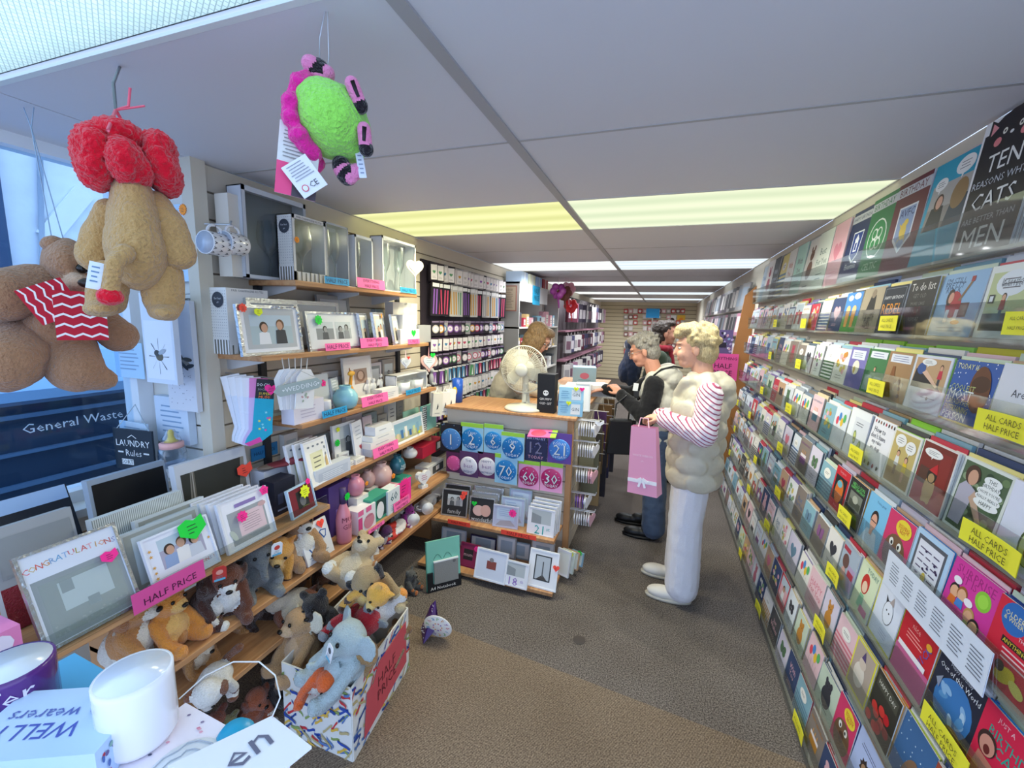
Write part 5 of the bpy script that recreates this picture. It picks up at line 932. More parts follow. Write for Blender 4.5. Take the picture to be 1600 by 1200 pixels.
for k in range(13):
    q = MB(); y = YC+.30+.105*k; zz_ = .86-(.12 if k % 3 == 1 else 0)-(.3 if k % 3 == 2 else 0)+.068; q.tube([(XC1-.02, y, zz_), (XC1+.15, y, zz_)], .003, P('e2e2e4', .3), 6); tag(q.obj('display_prong'), 'white wire prong above the gift bags, %s from the front' % ORD[k+1], 'hook', 'prongs on the counter side')
# foil balloon weight lying on the carpet
P0 = HZ(668, 990, .0); e = empty('party_rosette', P0+Vector((0, 0, 0)));
q = MB(); a0 = [(-.06, -.04), (.02, -.10), (.09, .03), (.0, .13), (-.01, .12)]; q.raw([(-.05, .02, .004), (.02, -.075, .004), (.055, -.01, .05), (.012, .06, .15), (-.012, .05, .12)], [(0, 1, 2, 3, 4)], P('4a2470', .35)); q.raw([(-.05, .021, .004), (-.012, .052, .12), (.012, .062, .15), (.06, .02, .02)], [(0, 1, 2, 3)], P('4a2470', .35))
for k in range(40):
    u, v = random.random(), random.random(); p_ = Vector((-.05, .02, .004)).lerp(Vector((.02, -.075, .004)), u).lerp(Vector((.012, .06, .15)), v*.85); q.ell(p_+Vector((0, -.004, .001)), (.0025, .0015, .0025), P('f0f0f4'), None, 6, 4)
q.obj('spotted_wrap', e)
q = MB(); M = Matrix.Translation((.07, -.02, .075)) @ Euler((.25, .1, .15)).to_matrix().to_4x4() @ Matrix.Rotation(math.pi/2, 4, 'X'); q.lathe([(.001, .003), (.072, .003), (.074, 0), (.072, -.003), (.001, -.003)], P('f4f2ee', .4), 30, M)
for ring, s in ((.055, 'happybirthday'),):
    for i, ch in enumerate(s):
        t = math.pi*.8-i*2*math.pi/len(s); a = Art(.15, .15).text(ch, .5+.36*math.cos(t), .5+.36*math.sin(t), .13, P(['d8485c', '3a9ad0', '5ab450', 'e89a30', '9a5ab0'][i % 5]), .2, t-math.pi/2); q.art(a, 0, M @ Matrix.Rotation(-math.pi/2, 4, 'X') @ Matrix.Translation((0, -.0032, -.075)), .0004)
a = Art(.15, .15)
for k in range(9): a.star(.5+.15*math.cos(k*.7), .5+.15*math.sin(k*.7), .04, .02, P(['e8a050', '8a5ab0', 'd8707c'][k % 3]), 5)
q.art(a, 0, M @ Matrix.Rotation(-math.pi/2, 4, 'X') @ Matrix.Translation((0, -.0032, -.075)), .0004); q.obj('round_badge', e)
tag(e, 'purple spotted party pack with round happy birthday badge on the floor', 'party pack')
# ------------------------------------------------------------------ greeting card rack along the right wall
TB = [1.80, 1.585, 1.37, 1.125, .90, .68, .46, .24, .04]         # bottom of each card row, top to floor
def XF(z): return .62+z*.0667
Y0R, Y1R = .72, 4.36
rk = empty('card_rack', (XR, 2.5, 0)); RB = P('b9b3a6', .5)
q = MB(); q.raw([(XF(0)+.075-XR, Y0R-2.5, .0), (XF(2.1)+.045-XR, Y0R-2.5, 2.12), (-.002, Y0R-2.5, 2.12), (-.002, Y0R-2.5, 0), (XF(0)+.075-XR, Y1R-2.5, 0), (XF(2.1)+.045-XR, Y1R-2.5, 2.12), (-.002, Y1R-2.5, 2.12), (-.002, Y1R-2.5, 0)], [(0, 1, 2, 3), (7, 6, 5, 4), (0, 4, 5, 1), (1, 5, 6, 2), (3, 2, 6, 7), (0, 3, 7, 4)], RB); q.obj('back_panel', rk)
for k, z in enumerate(TB):
    q = MB(); q.b2(XF(z)-.006-XR, XF(z)+.085-XR, Y0R-2.5, Y1R-2.5, z-.008, z, P('c9c3b4', .4)); q.obj('ledge', rk)
    y = Y0R
    while y < Y1R-.05:
        y2 = min(y+.91, Y1R); q = MB(); hh = .085 if k else .11
        q.raw([(XF(z)-.010-XR, y+.003-2.5, z-.012), (XF(z)-.010-XR, y2-.003-2.5, z-.012), (XF(z)-.014-XR, y2-.003-2.5, z+hh), (XF(z)-.014-XR, y+.003-2.5, z+hh), (XF(z)-.0075-XR, y+.003-2.5, z-.012), (XF(z)-.0075-XR, y2-.003-2.5, z-.012), (XF(z)-.0115-XR, y2-.003-2.5, z+hh), (XF(z)-.0115-XR, y+.003-2.5, z+hh)], [(0, 1, 2, 3), (7, 6, 5, 4), (3, 2, 6, 7), (0, 4, 5, 1)], ACRYL); q.obj('acrylic_lip', rk); y = y2
q = MB(); q.b2(XF(0)-.004-XR, -.002, Y0R-2.5, Y1R-2.5, 0, .028, P('6a6862', .6)); q.obj('base', rk)
tag(rk, 'long tiered greeting card rack with clear acrylic lips along the right wall', 'card rack')
# --- card designs: each returns (paper colour, edge/envelope colour, art)
def bubble(a, u, v, rx, ry, t=None, c='f4f4f0'): a.ell(u, v, rx, ry, P(c)); a.poly([(u-.04, v-.03), (u+.05, v-.03), (u-.02, v-ry*1.5*a.w/a.h)], P(c)); a.lines(u-rx*.6, u+rx*.6, v-ry*.5*a.w/a.h, v+ry*.5*a.w/a.h, 3, P('6a6a70'), .25); return a
def fig(a, u, v0, hgt, top, leg='4a4a50', skin='d9a88a', hair='4a3426'):
    w = hgt*.16*a.h/a.w
    a.poly([(u-w*.6, v0), (u+w*.6, v0), (u+w*.5, v0+hgt*.45), (u-w*.5, v0+hgt*.45)], P(leg)); a.poly([(u-w, v0+hgt*.4), (u+w, v0+hgt*.4), (u+w*.7, v0+hgt*.78), (u-w*.7, v0+hgt*.78)], P(top)); a.ell(u, v0+hgt*.9, w*.75, w*.85, P(hair)); a.ell(u, v0+hgt*.87, w*.6, w*.7, P(skin)); return a
def d_cat(a):
    a.rect(0, 0, 1, 1, P('f0f0f0')).rect(.04, 0, 1, .9, P('1f1b22')); a.ell(.5, .86, .42, .24, P('1f1b22')).poly([(.1, .86), (.1, 1.0), (.3, .93)], P('1f1b22')).poly([(.9, .86), (.9, 1.0), (.7, .93)], P('1f1b22')).poly([(.14, .88), (.14, .97), (.25, .92)], P('e89aa0')).poly([(.86, .88), (.86, .97), (.75, .92)], P('e89aa0'))
    for u in (.38, .62): a.ell(u, .87, .035, .035, P('f0f0e0')).ell(u, .87, .015, .015, P('1f1b22'))
    a.ell(.3, .81, .06, .05, P('e88a8c')).ell(.7, .81, .06, .05, P('e88a8c')).ell(.5, .84, .03, .02, P('e8e8e8'))
    for i, (t, h) in enumerate((('TEN', .2), ('REASONS WHY', .09), ('CATS', .2), ('ARE BETTER THAN', .07), ('MEN', .24))): a.text(t, .5, .66-.135*i, h, P('f0f0ea' if i % 2 == 0 else 'c9d0d8'), .84)
def d_teal(a): a.rect(0, 0, 1, 1, P('2aa6c4')); a.rect(.08, .34, .95, .78, P('9a938a')); a.rect(.08, .55, .95, .78, P('b4b0aa')); a.poly([(.12, .34), (.5, .34), (.45, .56), (.18, .56)], P('23252c')); a.ell(.32, .6, .1, .12, P('4a3022')).ell(.33, .6, .07, .09, P('d9a890')); a.poly([(.55, .34), (.95, .34), (.95, .6), (.62, .6)], P('3a4654')).ell(.74, .62, .16, .2, P('9a7a50')); bubble(a, .26, .78, .14, .09); bubble(a, .7, .88, .19, .12)
def crest(bg, kind, head, name):
    def f(a):
        a.rect(0, 0, 1, 1, P(bg)).rect(0, .84, 1, .95, P('c9cad2')).text(head, .5, .895, .12, P(bg), .9)
        if kind == 'shield':
            a.poly([(.22, .72), (.78, .72), (.78, .36), (.5, .2), (.22, .36)], P('e6e8ee')).poly([(.26, .7), (.74, .7), (.74, .38), (.5, .24), (.26, .38)], P('8fa4cc')).text(name, .5, .64, .15, P('2a3a70'), .44)
            a.ell(.5, .44, .1, .15, P('e8c84a'), .2).ell(.55, .53, .07, .06, P('e8c84a')).poly([(.42, .36), (.36, .3), (.46, .36)], P('e8c84a')).poly([(.56, .38), (.64, .3), (.6, .4)], P('e8c84a')).poly([(.44, .5), (.34, .54), (.44, .46)], P('e8c84a'))
        elif kind == 'tower':
            a.poly([(.26, .7), (.74, .7), (.7, .36), (.5, .26), (.3, .36)], P('e8ecf4')).poly([(.29, .68), (.71, .68), (.67, .38), (.5, .29), (.33, .38)], P('24408c')).rect(.42, .42, .58, .58, P('e8ecf4')).poly([(.4, .58), (.6, .58), (.5, .66)], P('e8ecf4')).rect(.46, .44, .54, .54, P('24408c')); a.text(name, .5, .22, .12, P('e8ecf4'), .7).rect(0, 0, 1, .08, P('d9dce6'))
        else:
            a.ell(.5, .48, .38, .38, P('e6efe6')).ell(.5, .48, .35, .35, P('2e8a4e'))
            for k in range(4): t = math.pi/4+k*math.pi/2; a.ell(.5+.13*math.cos(t), .48+.13*math.sin(t)*a.w/a.h, .115, .115, P('dfeadf'))
            for k in range(4): t = math.pi/4+k*math.pi/2; a.ell(.5+.14*math.cos(t), .48+.14*math.sin(t)*a.w/a.h, .08, .08, P('2e8a4e'))
            a.text(name, .5, .14, .14, P('cfe0d0'), .8)
    return f
def d_cartoon(a): a.rect(0, 0, 1, 1, P('e9ece4')).rect(.06, .1, .96, .9, P('c6cf9a')).rect(.06, .1, .96, .34, P('5a544c')); bubble(a, .42, .74, .26, .15, c='e6ecf0'); a.text('It seems', .42, .77, .07, P('4a5058'), .4).text('when I pee', .42, .72, .07, P('4a5058'), .4); fig(a, .36, .24, .36, 'b0443c'); fig(a, .78, .24, .42, 'dfe2e6'); a.rect(.1, .48, .2, .6, P('4a4a44')).rect(.12, .5, .18, .58, P('dfe6ea'))
def d_guitar(a): a.rect(0, 0, 1, 1, P('8fb8dc')).text("I'M STILL", .32, .88, .09, P('3a5a80'), .5).text('PRETTY', .32, .81, .09, P('3a5a80'), .5).text('ROCK', .32, .74, .09, P('3a5a80'), .5); a.rect(.56, .3, .78, .52, P('5a4a44')).rect(.6, .33, .75, .49, P('8a7a70')); a.ell(.42, .5, .17, .2, P('b8343c'), .5).poly([(.5, .56), (.55, .55), (.72, .84), (.68, .86)], P('8a6a48')).rect(.66, .84, .74, .92, P('a83038')); a.ell(.3, .62, .08, .12, P('3a2a28')).ell(.33, .61, .06, .08, P('d9a088')); a.rect(.3, .22, .38, .42, P('e6ebf0')).rect(.52, .24, .6, .42, P('e6ebf0')); a.ell(.6, .22, .1, .03, P('a03038')).lines(.15, .9, .06, .16, 2, P('5a80a8'), .2)
def d_todo(a): a.rect(0, 0, 1, 1, P('2f2d2c')).text('To do list', .5, .86, .15, P('f0eee8'), .84); [a.text(t, .45, .7-.14*i, .08, P('8c8a84'), .5) for i, t in enumerate(('GET OLD', 'MORE CAKE', 'NAP', 'REPEAT'))]
def d_rebel(a): a.rect(0, 0, 1, 1, P('1f2836')).rect(.06, .04, .94, .96, P('7a8494')).rect(.075, .05, .925, .95, P('1f2836')).text('HAPPY BIRTHDAY', .5, .76, .09, P('e6e8ea'), .8).text('REBEL', .5, .52, .24, P('e89a2a'), .84).lines(.2, .8, .1, .3, 2, P('6a7484'), .3)
def d_kraft(a): a.rect(0, 0, 1, 1, P('a99c84')); a.poly([(.3, .5), (.7, .5), (.62, .82), (.4, .82)], P('2c2a28')).ell(.5, .86, .1, .1, P('8c7c68')); [a.text(t, .5, .4-.09*i, .09, P('3a342c'), .6) for i, t in enumerate(('YOU ARE', 'THE BEST', 'THIN', 'UNCLE'))]
def d_icecream(a): a.rect(0, 0, 1, 1, P('5a9a4a')).rect(0, .4, 1, 1, P('4a8ad0')).ell(.3, .86, .16, .08, P('f0f4f8')).ell(.7, .9, .2, .09, P('f0f4f8')); [a.poly([(u-.13, .5), (u+.13, .5), (u+.08, .12), (u-.08, .12)], P('e8a04a')).ell(u, .56, .13, .12, P('f0c48a')) for u in (.3, .68)]
def d_most(a):
    a.rect(0, 0, 1, 1, P('2c5aa8'))
    for k in range(50): a.ell(random.random(), random.uniform(.3, 1), .012, .012, P('e6eef8'), 0, 6)
    a.ell(.7, .58, .22, .34, P('6a3c24'), .25).ell(.7, .66, .2, .12, P('4a2818')).text("TODAY IS", .3, .9, .08, P('e8e8a0'), .5)
    for i, (t, c) in enumerate((('COOLEST', 'b9c47a'), ('MOST', 'f0f4f8'), ('LAUGHTER', 'c9c48a'), ('ENTERTAINING', 'e6d87a'), ('PERSON', 'f0f4f8'))): a.text(t, .34, .56-.115*i, .11 if i % 2 == 0 else .15, P(c), .56)
    a.rect(0, 0, 1, .03, P('d9c44a'))
def d_are(a): a.rect(0, 0, 1, 1, P('e2e2e8')).text('Are you', .5, .6, .13, P('4a4a52'), .7)
def d_lady(a): a.rect(0, 0, 1, 1, P('dfe2ec')).rect(.05, .4, .95, .95, P('c9a47c')).poly([(.05, .4), (.9, .4), (.7, .55), (.1, .75)], P('2c2a30')); fig(a, .78, .45, .4, 'c8344c'); a.ell(.25, .75, .12, .1, P('3a5a9a')).poly([(.3, .68), (.75, .45), (.8, .48), (.4, .74)], P('e6bfa4')); bubble(a, .42, .88, .2, .06); a.lines(.4, .9, .2, .3, 1, P('9a9aa4'), .15).ell(.62, .24, .03, .03, P('3a3a44'))
def d_tower(a): a.rect(0, 0, 1, 1, P('a8845c')).rect(.1, .78, .9, .95, P('e6eaf4')).lines(.16, .84, .8, .93, 3, P('6a70a0'), .25); [a.ell(random.uniform(.3, .8), random.uniform(.1, .5), .06, .04, P(random.choice(['8c5a4a', 'b9a48a', '6a4a4a', 'c9b4a4']))) for k in range(16)]; a.poly([(.2, .2), (.5, .2), (.38, .7), (.28, .7)], P('8c5a34'))
def d_green(a): a.rect(0, 0, 1, 1, P('3f7a4a')).rect(.08, .8, .92, .95, P('e6eaf4')).lines(.14, .86, .82, .93, 2, P('6a70a0'), .25).rect(.08, .05, .92, .4, P('8aa8a0')); fig(a, .5, .2, .4, '5a8a5a')
def d_purple(a): a.rect(0, 0, 1, 1, P('7a74b4')).rect(.12, .7, .88, .92, P('dfe6f4')).lines(.2, .8, .74, .88, 3, P('5a5a90'), .25).ell(.5, .5, .2, .2, P('e6e4d0')).ell(.44, .44, .06, .1, P('c8b050'))
def d_hope(a):
    a.rect(0, 0, 1, 1, P('dfe4dc')).rect(.05, .04, .95, .96, P('4f6648'))
    for k in range(22): a.ell(random.uniform(.1, .9), random.uniform(.08, .92), .07, .05, P(random.choice(['3f5a3a', '6a8458', '8ca07a', '2f4630'])))
    a.poly([(.08, .1), (.34, .1), (.42, .62), (.2, .7), (.08, .6)], P('b4b0c0')).poly([(.34, .5), (.7, .18), (.76, .22), (.42, .62)], P('c9a890')).ell(.28, .8, .15, .14, P('4a3024')).ell(.3, .77, .1, .11, P('d0a084'))
    for i, t in enumerate(('THIS', 'BIRTHDAY,', "I HOPE YOU'RE", 'REALLY, REALLY', 'HAPPY')): a.ell(.68, .82-.075*i, .24 if i > 1 else .17, .065, P('f2f4f2')); 
    for i, t in enumerate(('THIS', 'BIRTHDAY,', "I HOPE YOU'RE", 'REALLY, REALLY', 'HAPPY')): a.text(t, .68, .82-.075*i, .055, P('3a4440'), .4)
def d_dog(a): a.rect(0, 0, 1, 1, P('e6e2dc')).rect(.03, .02, .97, .98, P('7a2c24')).rect(.03, .02, .97, .34, P('a83a40')).rect(.6, .34, .9, .9, P('8c2e28')).rect(.1, .34, .4, .6, P('5a3a30')); a.ell(.5, .3, .16, .24, P('c8a468')).ell(.5, .52, .14, .14, P('2c2622')).ell(.5, .48, .09, .08, P('b09068')).poly([(.38, .58), (.64, .56), (.58, .72)], P('c8242c')).ell(.42, .14, .05, .07, P('c8a468')).ell(.58, .14, .05, .07, P('c8a468')); bubble(a, .38, .84, .27, .08)
def d_couple(a): a.rect(0, 0, 1, 1, P('eceae0')).rect(.06, .04, .94, .96, P('c9b470')).rect(.06, .04, .94, .3, P('a88a58')); fig(a, .36, .2, .44, 'e6e6e4', '8a6a4a'); fig(a, .68, .14, .44, 'e8c82a', 'd0a080'); bubble(a, .33, .82, .2, .13); bubble(a, .72, .76, .18, .13)
def d_avocado(a): a.rect(0, 0, 1, 1, P('e4e4f0')).ell(.55, .35, .2, .28, P('4a5a34')).ell(.55, .34, .17, .25, P('c8cc8a')).ell(.55, .27, .08, .08, P('7a5a3a')).lines(.6, .9, .74, .84, 3, P('4a4a70'), .3)
def d_avocados(a): a.rect(0, 0, 1, 1, P('eef2f4')).rect(.28, .04, 1, .84, P('dfe4ea')); [a.ell(u, v, .08, .15, P('5a7a3a'), r).ell(u, v, .06, .12, P('c4cc7a'), r).ell(u, v-.02, .03, .03, P('6a4a2c')) for u, v, r in ((.45, .42, .2), (.74, .26, -.2))]; a.lines(.38, .8, .66, .76, 2, P('6a7080'), .3)
def d_dogs(a): a.rect(0, 0, 1, 1, P('f0f0f4')); [a.ell(.1+.12*k, .93, .03, .04, P(['a8344c', '2c2c30', '8c5a3a', '3a3a40'][k % 4])) for k in range(8)]; [a.text(t, .4, .78-.12*i, .12, P('3a3a44'), .7) for i, t in enumerate(('How to', "don't have", 'my rules', 'are dogs'))]; [a.ell(.15+.2*k, .1, .04, .05, P(['5a3a8c', '6a4a2c', 'a8344c', '2c2c30'][k])) for k in range(4)]
def d_older(a): a.rect(0, 0, 1, 1, P('d8243c')).ell(.28, .82, .2, .2, P('2a6ab4')).text('OLDER', .28, .85, .1, P('e8dca0'), .3).text('& WISER', .28, .79, .09, P('e8dca0'), .3); a.text('THE DIFFERENCE', .66, .66, .08, P('f4d0d0'), .5).rect(.2, .5, .8, .58, P('2a2420')).text('ANYTHING GOES', .5, .54, .09, P('f0d83a'), .56).lines(.2, .85, .32, .48, 3, P('f4d0d0'), .35).ell(.4, .18, .16, .1, P('f0d02a'), .5).ell(.3, .24, .07, .07, P('2a2420')).ell(.6, .14, .12, .07, P('f0e06a'), -.3)
def d_pinkparty(a):
    a.rect(0, 0, 1, 1, P('d8389c')).text('SURPRISE', .5, .88, .14, P('a82478'), .8).text('IT IS', .42, .78, .12, P('a82478'), .5).ell(.74, .7, .15, .15, P('8cc83a')).ell(.74, .7, .1, .1, P('a4dc4a'))
    for u, v, c, h in ((.2, .5, 'e8762a', '2a2024'), (.36, .52, '4a8ad8', '9a5a2a'), (.6, .34, '8ca83a', 'c89a5a'), (.74, .26, '5a3a2a', '2a2024')): a.ell(u, v+.07, .11, .12, P(h)).ell(u, v+.05, .09, .1, P('e6b08a')).poly([(u-.09, v-.12), (u+.09, v-.12), (u+.06, v-.01), (u-.06, v-.01)], P(c))
    a.ell(.2, .72, .09, .06, P('f4eef4')).ell(.52, .55, .09, .06, P('f4eef4'))
def d_gps(a): a.rect(0, 0, 1, 1, P('b4d4f0')).rect(.08, .1, .9, .92, P('5a5e66')).rect(.14, .2, .84, .86, P('e2e4ee')); [a.lines(.2+.2*i, .38+.2*i, .3, .8, 5, P('5a5070'), .2) for i in range(3)]; [a.ell(random.uniform(.2, .8), random.uniform(.3, .8), .03, .025, P('3a2a50')) for k in range(7)]; a.ell(.5, .34, .06, .1, P('d8c04a')).rect(.3, .12, .7, .17, P('2a2e38'))
def d_creature(a): a.rect(0, 0, 1, 1, P('d83a6c')).ell(.5, .28, .4, .42, P('7a5a40')).ell(.34, .46, .08, .09, P('f0f0ea')).ell(.64, .46, .08, .09, P('f0f0ea')).ell(.36, .45, .035, .045, P('1a1a1a')).ell(.62, .45, .035, .045, P('1a1a1a')).ell(.5, .28, .12, .14, P('5a4232')); a.ell(.64, .8, .28, .19, P('f0d83a')); a.text('WISHING', .64, .84, .07, P('c8342c'), .4).text('YOU THE', .64, .79, .07, P('c8342c'), .4).text('BEST', .64, .74, .07, P('c8342c'), .4)
def d_man(a): a.rect(0, 0, 1, 1, P('7cc0e8')).text("You're great", .6, .88, .08, P('3a6a90'), .6).poly([(.1, 0), (.9, 0), (.75, .3), (.3, .3)], P('c9dcec')).ell(.5, .55, .17, .2, P('2a1e1c')).ell(.5, .48, .14, .2, P('e0a890')).rect(.38, .49, .62, .51, P('2a2a30')).rect(.44, .22, .56, .36, P('e0a890'))
def d_black(a): a.rect(0, 0, 1, 1, P('2c2c2e')).text('HELLO SON', .5, .88, .1, P('7ae87a'), .7).text('HAPPY BIRTHDAY', .5, .8, .09, P('7ae87a'), .8).rect(.14, .36, .86, .72, P('7a8074')).rect(.18, .4, .82, .55, P('4a5048')).ell(.5, .58, .16, .1, P('b0b4a4')).text('WHAT A BEAUTY', .5, .22, .08, P('7ae87a'), .7)
def d_orangefig(a): a.rect(0, 0, 1, 1, P('cc2434')).rect(.1, .2, .9, .8, P('1f2126')).ell(.5, .45, .28, .36, P('d8742a')).ell(.46, .62, .18, .1, P('6ab4c8')).text('Gorgeous', .5, .9, .1, P('f0b0b8'), .6).text('for you', .5, .1, .09, P('f0b0b8'), .5)
def d_birthdaycard(a): a.rect(0, 0, 1, 1, P('dc1f48')).text('JUST A', .36, .9, .08, P('f4c0c8'), .4).text('BIRTHDAY', .56, .74, .17, P('2aa08c'), .8).text('CARD!', .6, .6, .17, P('2aa08c'), .6).text("IT'S ALL", .66, .44, .07, P('f4c0c8'), .4).text('SMILES', .66, .32, .12, P('2aa08c'), .5); a.ell(.2, .56, .15, .16, P('3a2420')).ell(.21, .54, .12, .13, P('d0907c')).ell(.22, .5, .05, .06, P('6a2420')).poly([(.05, 0), (.5, 0), (.38, .4), (.12, .42)], P('c8806c'))
def d_world(a):
    a.rect(0, 0, 1, 1, P('23283a')).ell(.52, .45, .4, .4, P('3a78b8'))
    for k in range(9): a.ell(.52+random.uniform(-.25, .25), .45+random.uniform(-.16, .16), .1, .05, P(random.choice(['8ab4dc', '5a94c8', 'b4d0e8'])), random.random()*3)
    a.text('Happy Birthday', .5, .92, .07, P('c9d0dc'), .6).text('Out of this World', .5, .83, .1, P('e6eaf0'), .86).poly([(.08, .6), (.2, .7), (.18, .5)], P('8c94a8')).ell(.7, .12, .2, .16, P('9a6a4a'))
def d_luck(a): a.rect(0, 0, 1, 1, P('c8202c')).rect(0, 0, 1, .42, P('d86a9c')).text('nice', .42, .86, .1, P('f0a8a0'), .5).lines(.15, .7, .62, .78, 3, P('f0a8a0'), .3).text('N1CK', .76, .62, .16, P('4a5ab4'), .5, 1.2).ell(.82, .82, .08, .06, P('f0b030')).lines(0, 1, .42, .5, 1, P('f4f0f4'), 1)
def d_partycat(a): a.rect(0, 0, 1, 1, P('dfe6f4')).rect(0, 0, .03, 1, P('e6e04a')).rect(0, 0, 1, .03, P('e6e04a')).ell(.55, .6, .2, .26, P('3a3a42')).ell(.55, .6, .185, .245, P('e6ecf6')).poly([(.52, .78), (.7, .78), (.64, .93)], P('b0a4a0')).poly([(.4, .74), (.36, .86), (.48, .79)], P('3a3a42')).ell(.49, .63, .02, .02, P('2a2a30')).ell(.6, .61, .02, .02, P('2a2a30')); a.lines(.4, .75, .14, .28, 3, P('8a94ac'), .2)
def d_redhair(a): a.rect(0, 0, 1, 1, P('dce8c4')).ell(.45, .62, .2, .26, P('c8342a')).ell(.46, .56, .13, .15, P('f0d0b4')).poly([(.3, .12), (.62, .12), (.56, .4), (.36, .4)], P('8ac8a0')).text('TODAY', .66, .9, .12, P('7a9a8c'), .6).rect(.5, .06, .9, .2, P('d87a9c'))
def d_panda(a): a.rect(0, 0, 1, 1, P('a9b8c8')).rect(.55, .1, 1, .6, P('b4a0c4')).ell(.35, .6, .2, .2, P('6a4a44')).rect(.05, .8, .5, .9, P('b03a4c')).rect(.6, .36, .95, .5, P('b03a4c')).ell(.35, .3, .15, .2, P('d9a8a0'))
def d_sheet(a): a.rect(0, 0, 1, 1, P('dfe6f2')); [a.lines(.06+.16*i, .18+.16*i, .2, .8, 7, P('6a7080'), .3) for i in range(6)]
def d_hedgehog(a): a.rect(0, 0, 1, 1, P('b9c8f0')).star(.5, .5, .2, .14, P('3a2e2a'), 9).ell(.5, .48, .1, .1, P('b08a68')).lines(.2, .8, .74, .84, 2, P('4a4a70'), .25).lines(.2, .7, .16, .26, 2, P('4a4a70'), .25)
def d_hugboy(a): a.rect(0, 0, 1, 1, P('c48e6c')).rect(.06, .04, .94, .96, P('b07c5c')).rect(.09, .06, .91, .94, P('c48e6c')).text('HUGGY', .5, .74, .16, P('4a3428'), .7).rect(.3, .3, .7, .56, P('a06c4c')).ell(.5, .45, .1, .1, P('5a4030'))
def d_squirrel(a): a.rect(0, 0, 1, 1, P('a84a34')).rect(0, 0, 1, .35, P('8c4a3c')).ell(.42, .45, .2, .14, P('e6d8c4')).ell(.56, .56, .1, .1, P('e6d8c4')).ell(.3, .62, .06, .12, P('e6d8c4'), .4)
def d_poppies(a): a.rect(0, 0, 1, 1, P('33322a')).rect(.08, .72, .92, .92, P('4a4a3e')).text('HAPPY DAY', .5, .82, .12, P('dcdcd0'), .7); [a.ell(random.uniform(.1, .9), random.uniform(.06, .5), .12, .1, P(random.choice(['c8202a', 'a01820', 'd83a34']))) for k in range(12)]
def d_space(a): a.rect(0, 0, 1, 1, P('3f6a9c')); [a.ell(random.random(), random.random(), .015, .015, P('cfe0f0'), 0, 6) for k in range(30)]; a.ell(.55, .3, .16, .3, P('8c6a50'), -.4)
def d_puppy(a): a.rect(0, 0, 1, 1, P('e8e04a')).rect(.06, .04, .94, .96, P('b9a89a')).ell(.45, .4, .25, .3, P('e6dcd0')).ell(.5, .66, .16, .14, P('d9c8b8')).poly([(.4, .74), (.6, .74), (.5, .92)], P('5a4a7a'))
def gen(kind, c1, c2):
    def f(a):
        a.rect(0, 0, 1, 1, P(c1))
        if kind == 'heart': a.heart(.5, .55, .26, P(c2)).lines(.25, .75, .14, .24, 2, P(c2), .25)
        elif kind == 'flowers': [a.ell(random.uniform(.2, .8), random.uniform(.35, .85), .09, .08, P(random.choice([c2, 'e6b0b8', '8aa87a', 'd8c46a']))) for k in range(12)]; a.lines(.25, .75, .1, .25, 2, P('7a7a80'), .2)
        elif kind == 'text': a.text(random.choice(['HAPPY', 'Thank', 'With', 'Best', 'Just']), .5, .66, .18, P(c2), .76).text(random.choice(['BIRTHDAY', 'You', 'Love', 'Wishes', 'For You']), .5, .48, .16, P(c2), .8).lines(.25, .75, .14, .3, 2, P(c2), .2)
        elif kind == 'photo': people_photo(a, .08, .2, .92, .94, c2, 1+random.randrange(2))
        elif kind == 'animal': a.ell(.5, .4, .24, .26, P(c2)).ell(.5, .68, .17, .15, P(c2)).ell(.38, .8, .06, .08, P(c2)).ell(.62, .8, .06, .08, P(c2)).ell(.45, .69, .02, .02, P('1a1a1a')).ell(.56, .69, .02, .02, P('1a1a1a')).lines(.25, .75, .06, .14, 1, P('6a6a70'), .3)
        elif kind == 'balloons': [a.ell(.25+.17*k, .62+.12*(k % 2), .1, .13, P(['d8485c', '4a8ad0', 'e8c03a', '5ab46a'][k % 4])).rect(.246+.17*k, .2, .254+.17*k, .5, P('8a8a90')) for k in range(4)]
        elif kind == 'cake': a.rect(.25, .25, .75, .5, P(c2)).rect(.25, .45, .75, .54, P('f2e8ec')); [a.rect(.34+.14*k, .54, .37+.14*k, .66, P('e8a04a')) for k in range(3)]; a.text('HAPPY BIRTHDAY', .5, .84, .09, P(c2), .8)
        elif kind == 'stripes': [a.rect(0, .1*k, 1, .1*k+.05, P(c2)) for k in range(6)]; a.ell(.5, .72, .25, .14, P('f2f0ea')).lines(.34, .66, .68, .76, 2, P('5a5a60'), .3)
        elif kind == 'butterfly': [a.ell(.5+s*.14, .6+t*.07, .13, .1, P(c2), s*.5) for s in (-1, 1) for t in (-1, 1)]; a.ell(.5, .6, .02, .14, P('3a3a40')).lines(.25, .75, .14, .28, 2, P('7a7a80'), .2)
    return f
KN = {'heart': 'heart print', 'flowers': 'flower print', 'text': 'lettering', 'photo': 'photo print', 'animal': 'animal drawing', 'balloons': 'balloons', 'cake': 'cake print', 'stripes': 'stripes', 'butterfly': 'butterfly print'}
CN = [('e9e6e2', 'cream'), ('dfe6ee', 'pale blue'), ('f0f0f0', 'white'), ('e8c4cc', 'pink'), ('c9d8c4', 'pale green'), ('d9d2e4', 'lilac'), ('b9c8d4', 'grey blue'), ('c8a484', 'kraft'), ('c83a4c', 'red'), ('3a4a70', 'navy'), ('4a4a4c', 'charcoal'), ('e6d88a', 'yellow'), ('8ab4c4', 'teal'), ('8c8078', 'taupe')]
IC = ['b0445a', '4a6a9c', '5a7a5a', '8a5a8c', 'c88a3a', '3a3a44', 'd87a8c', '6a8aa4']
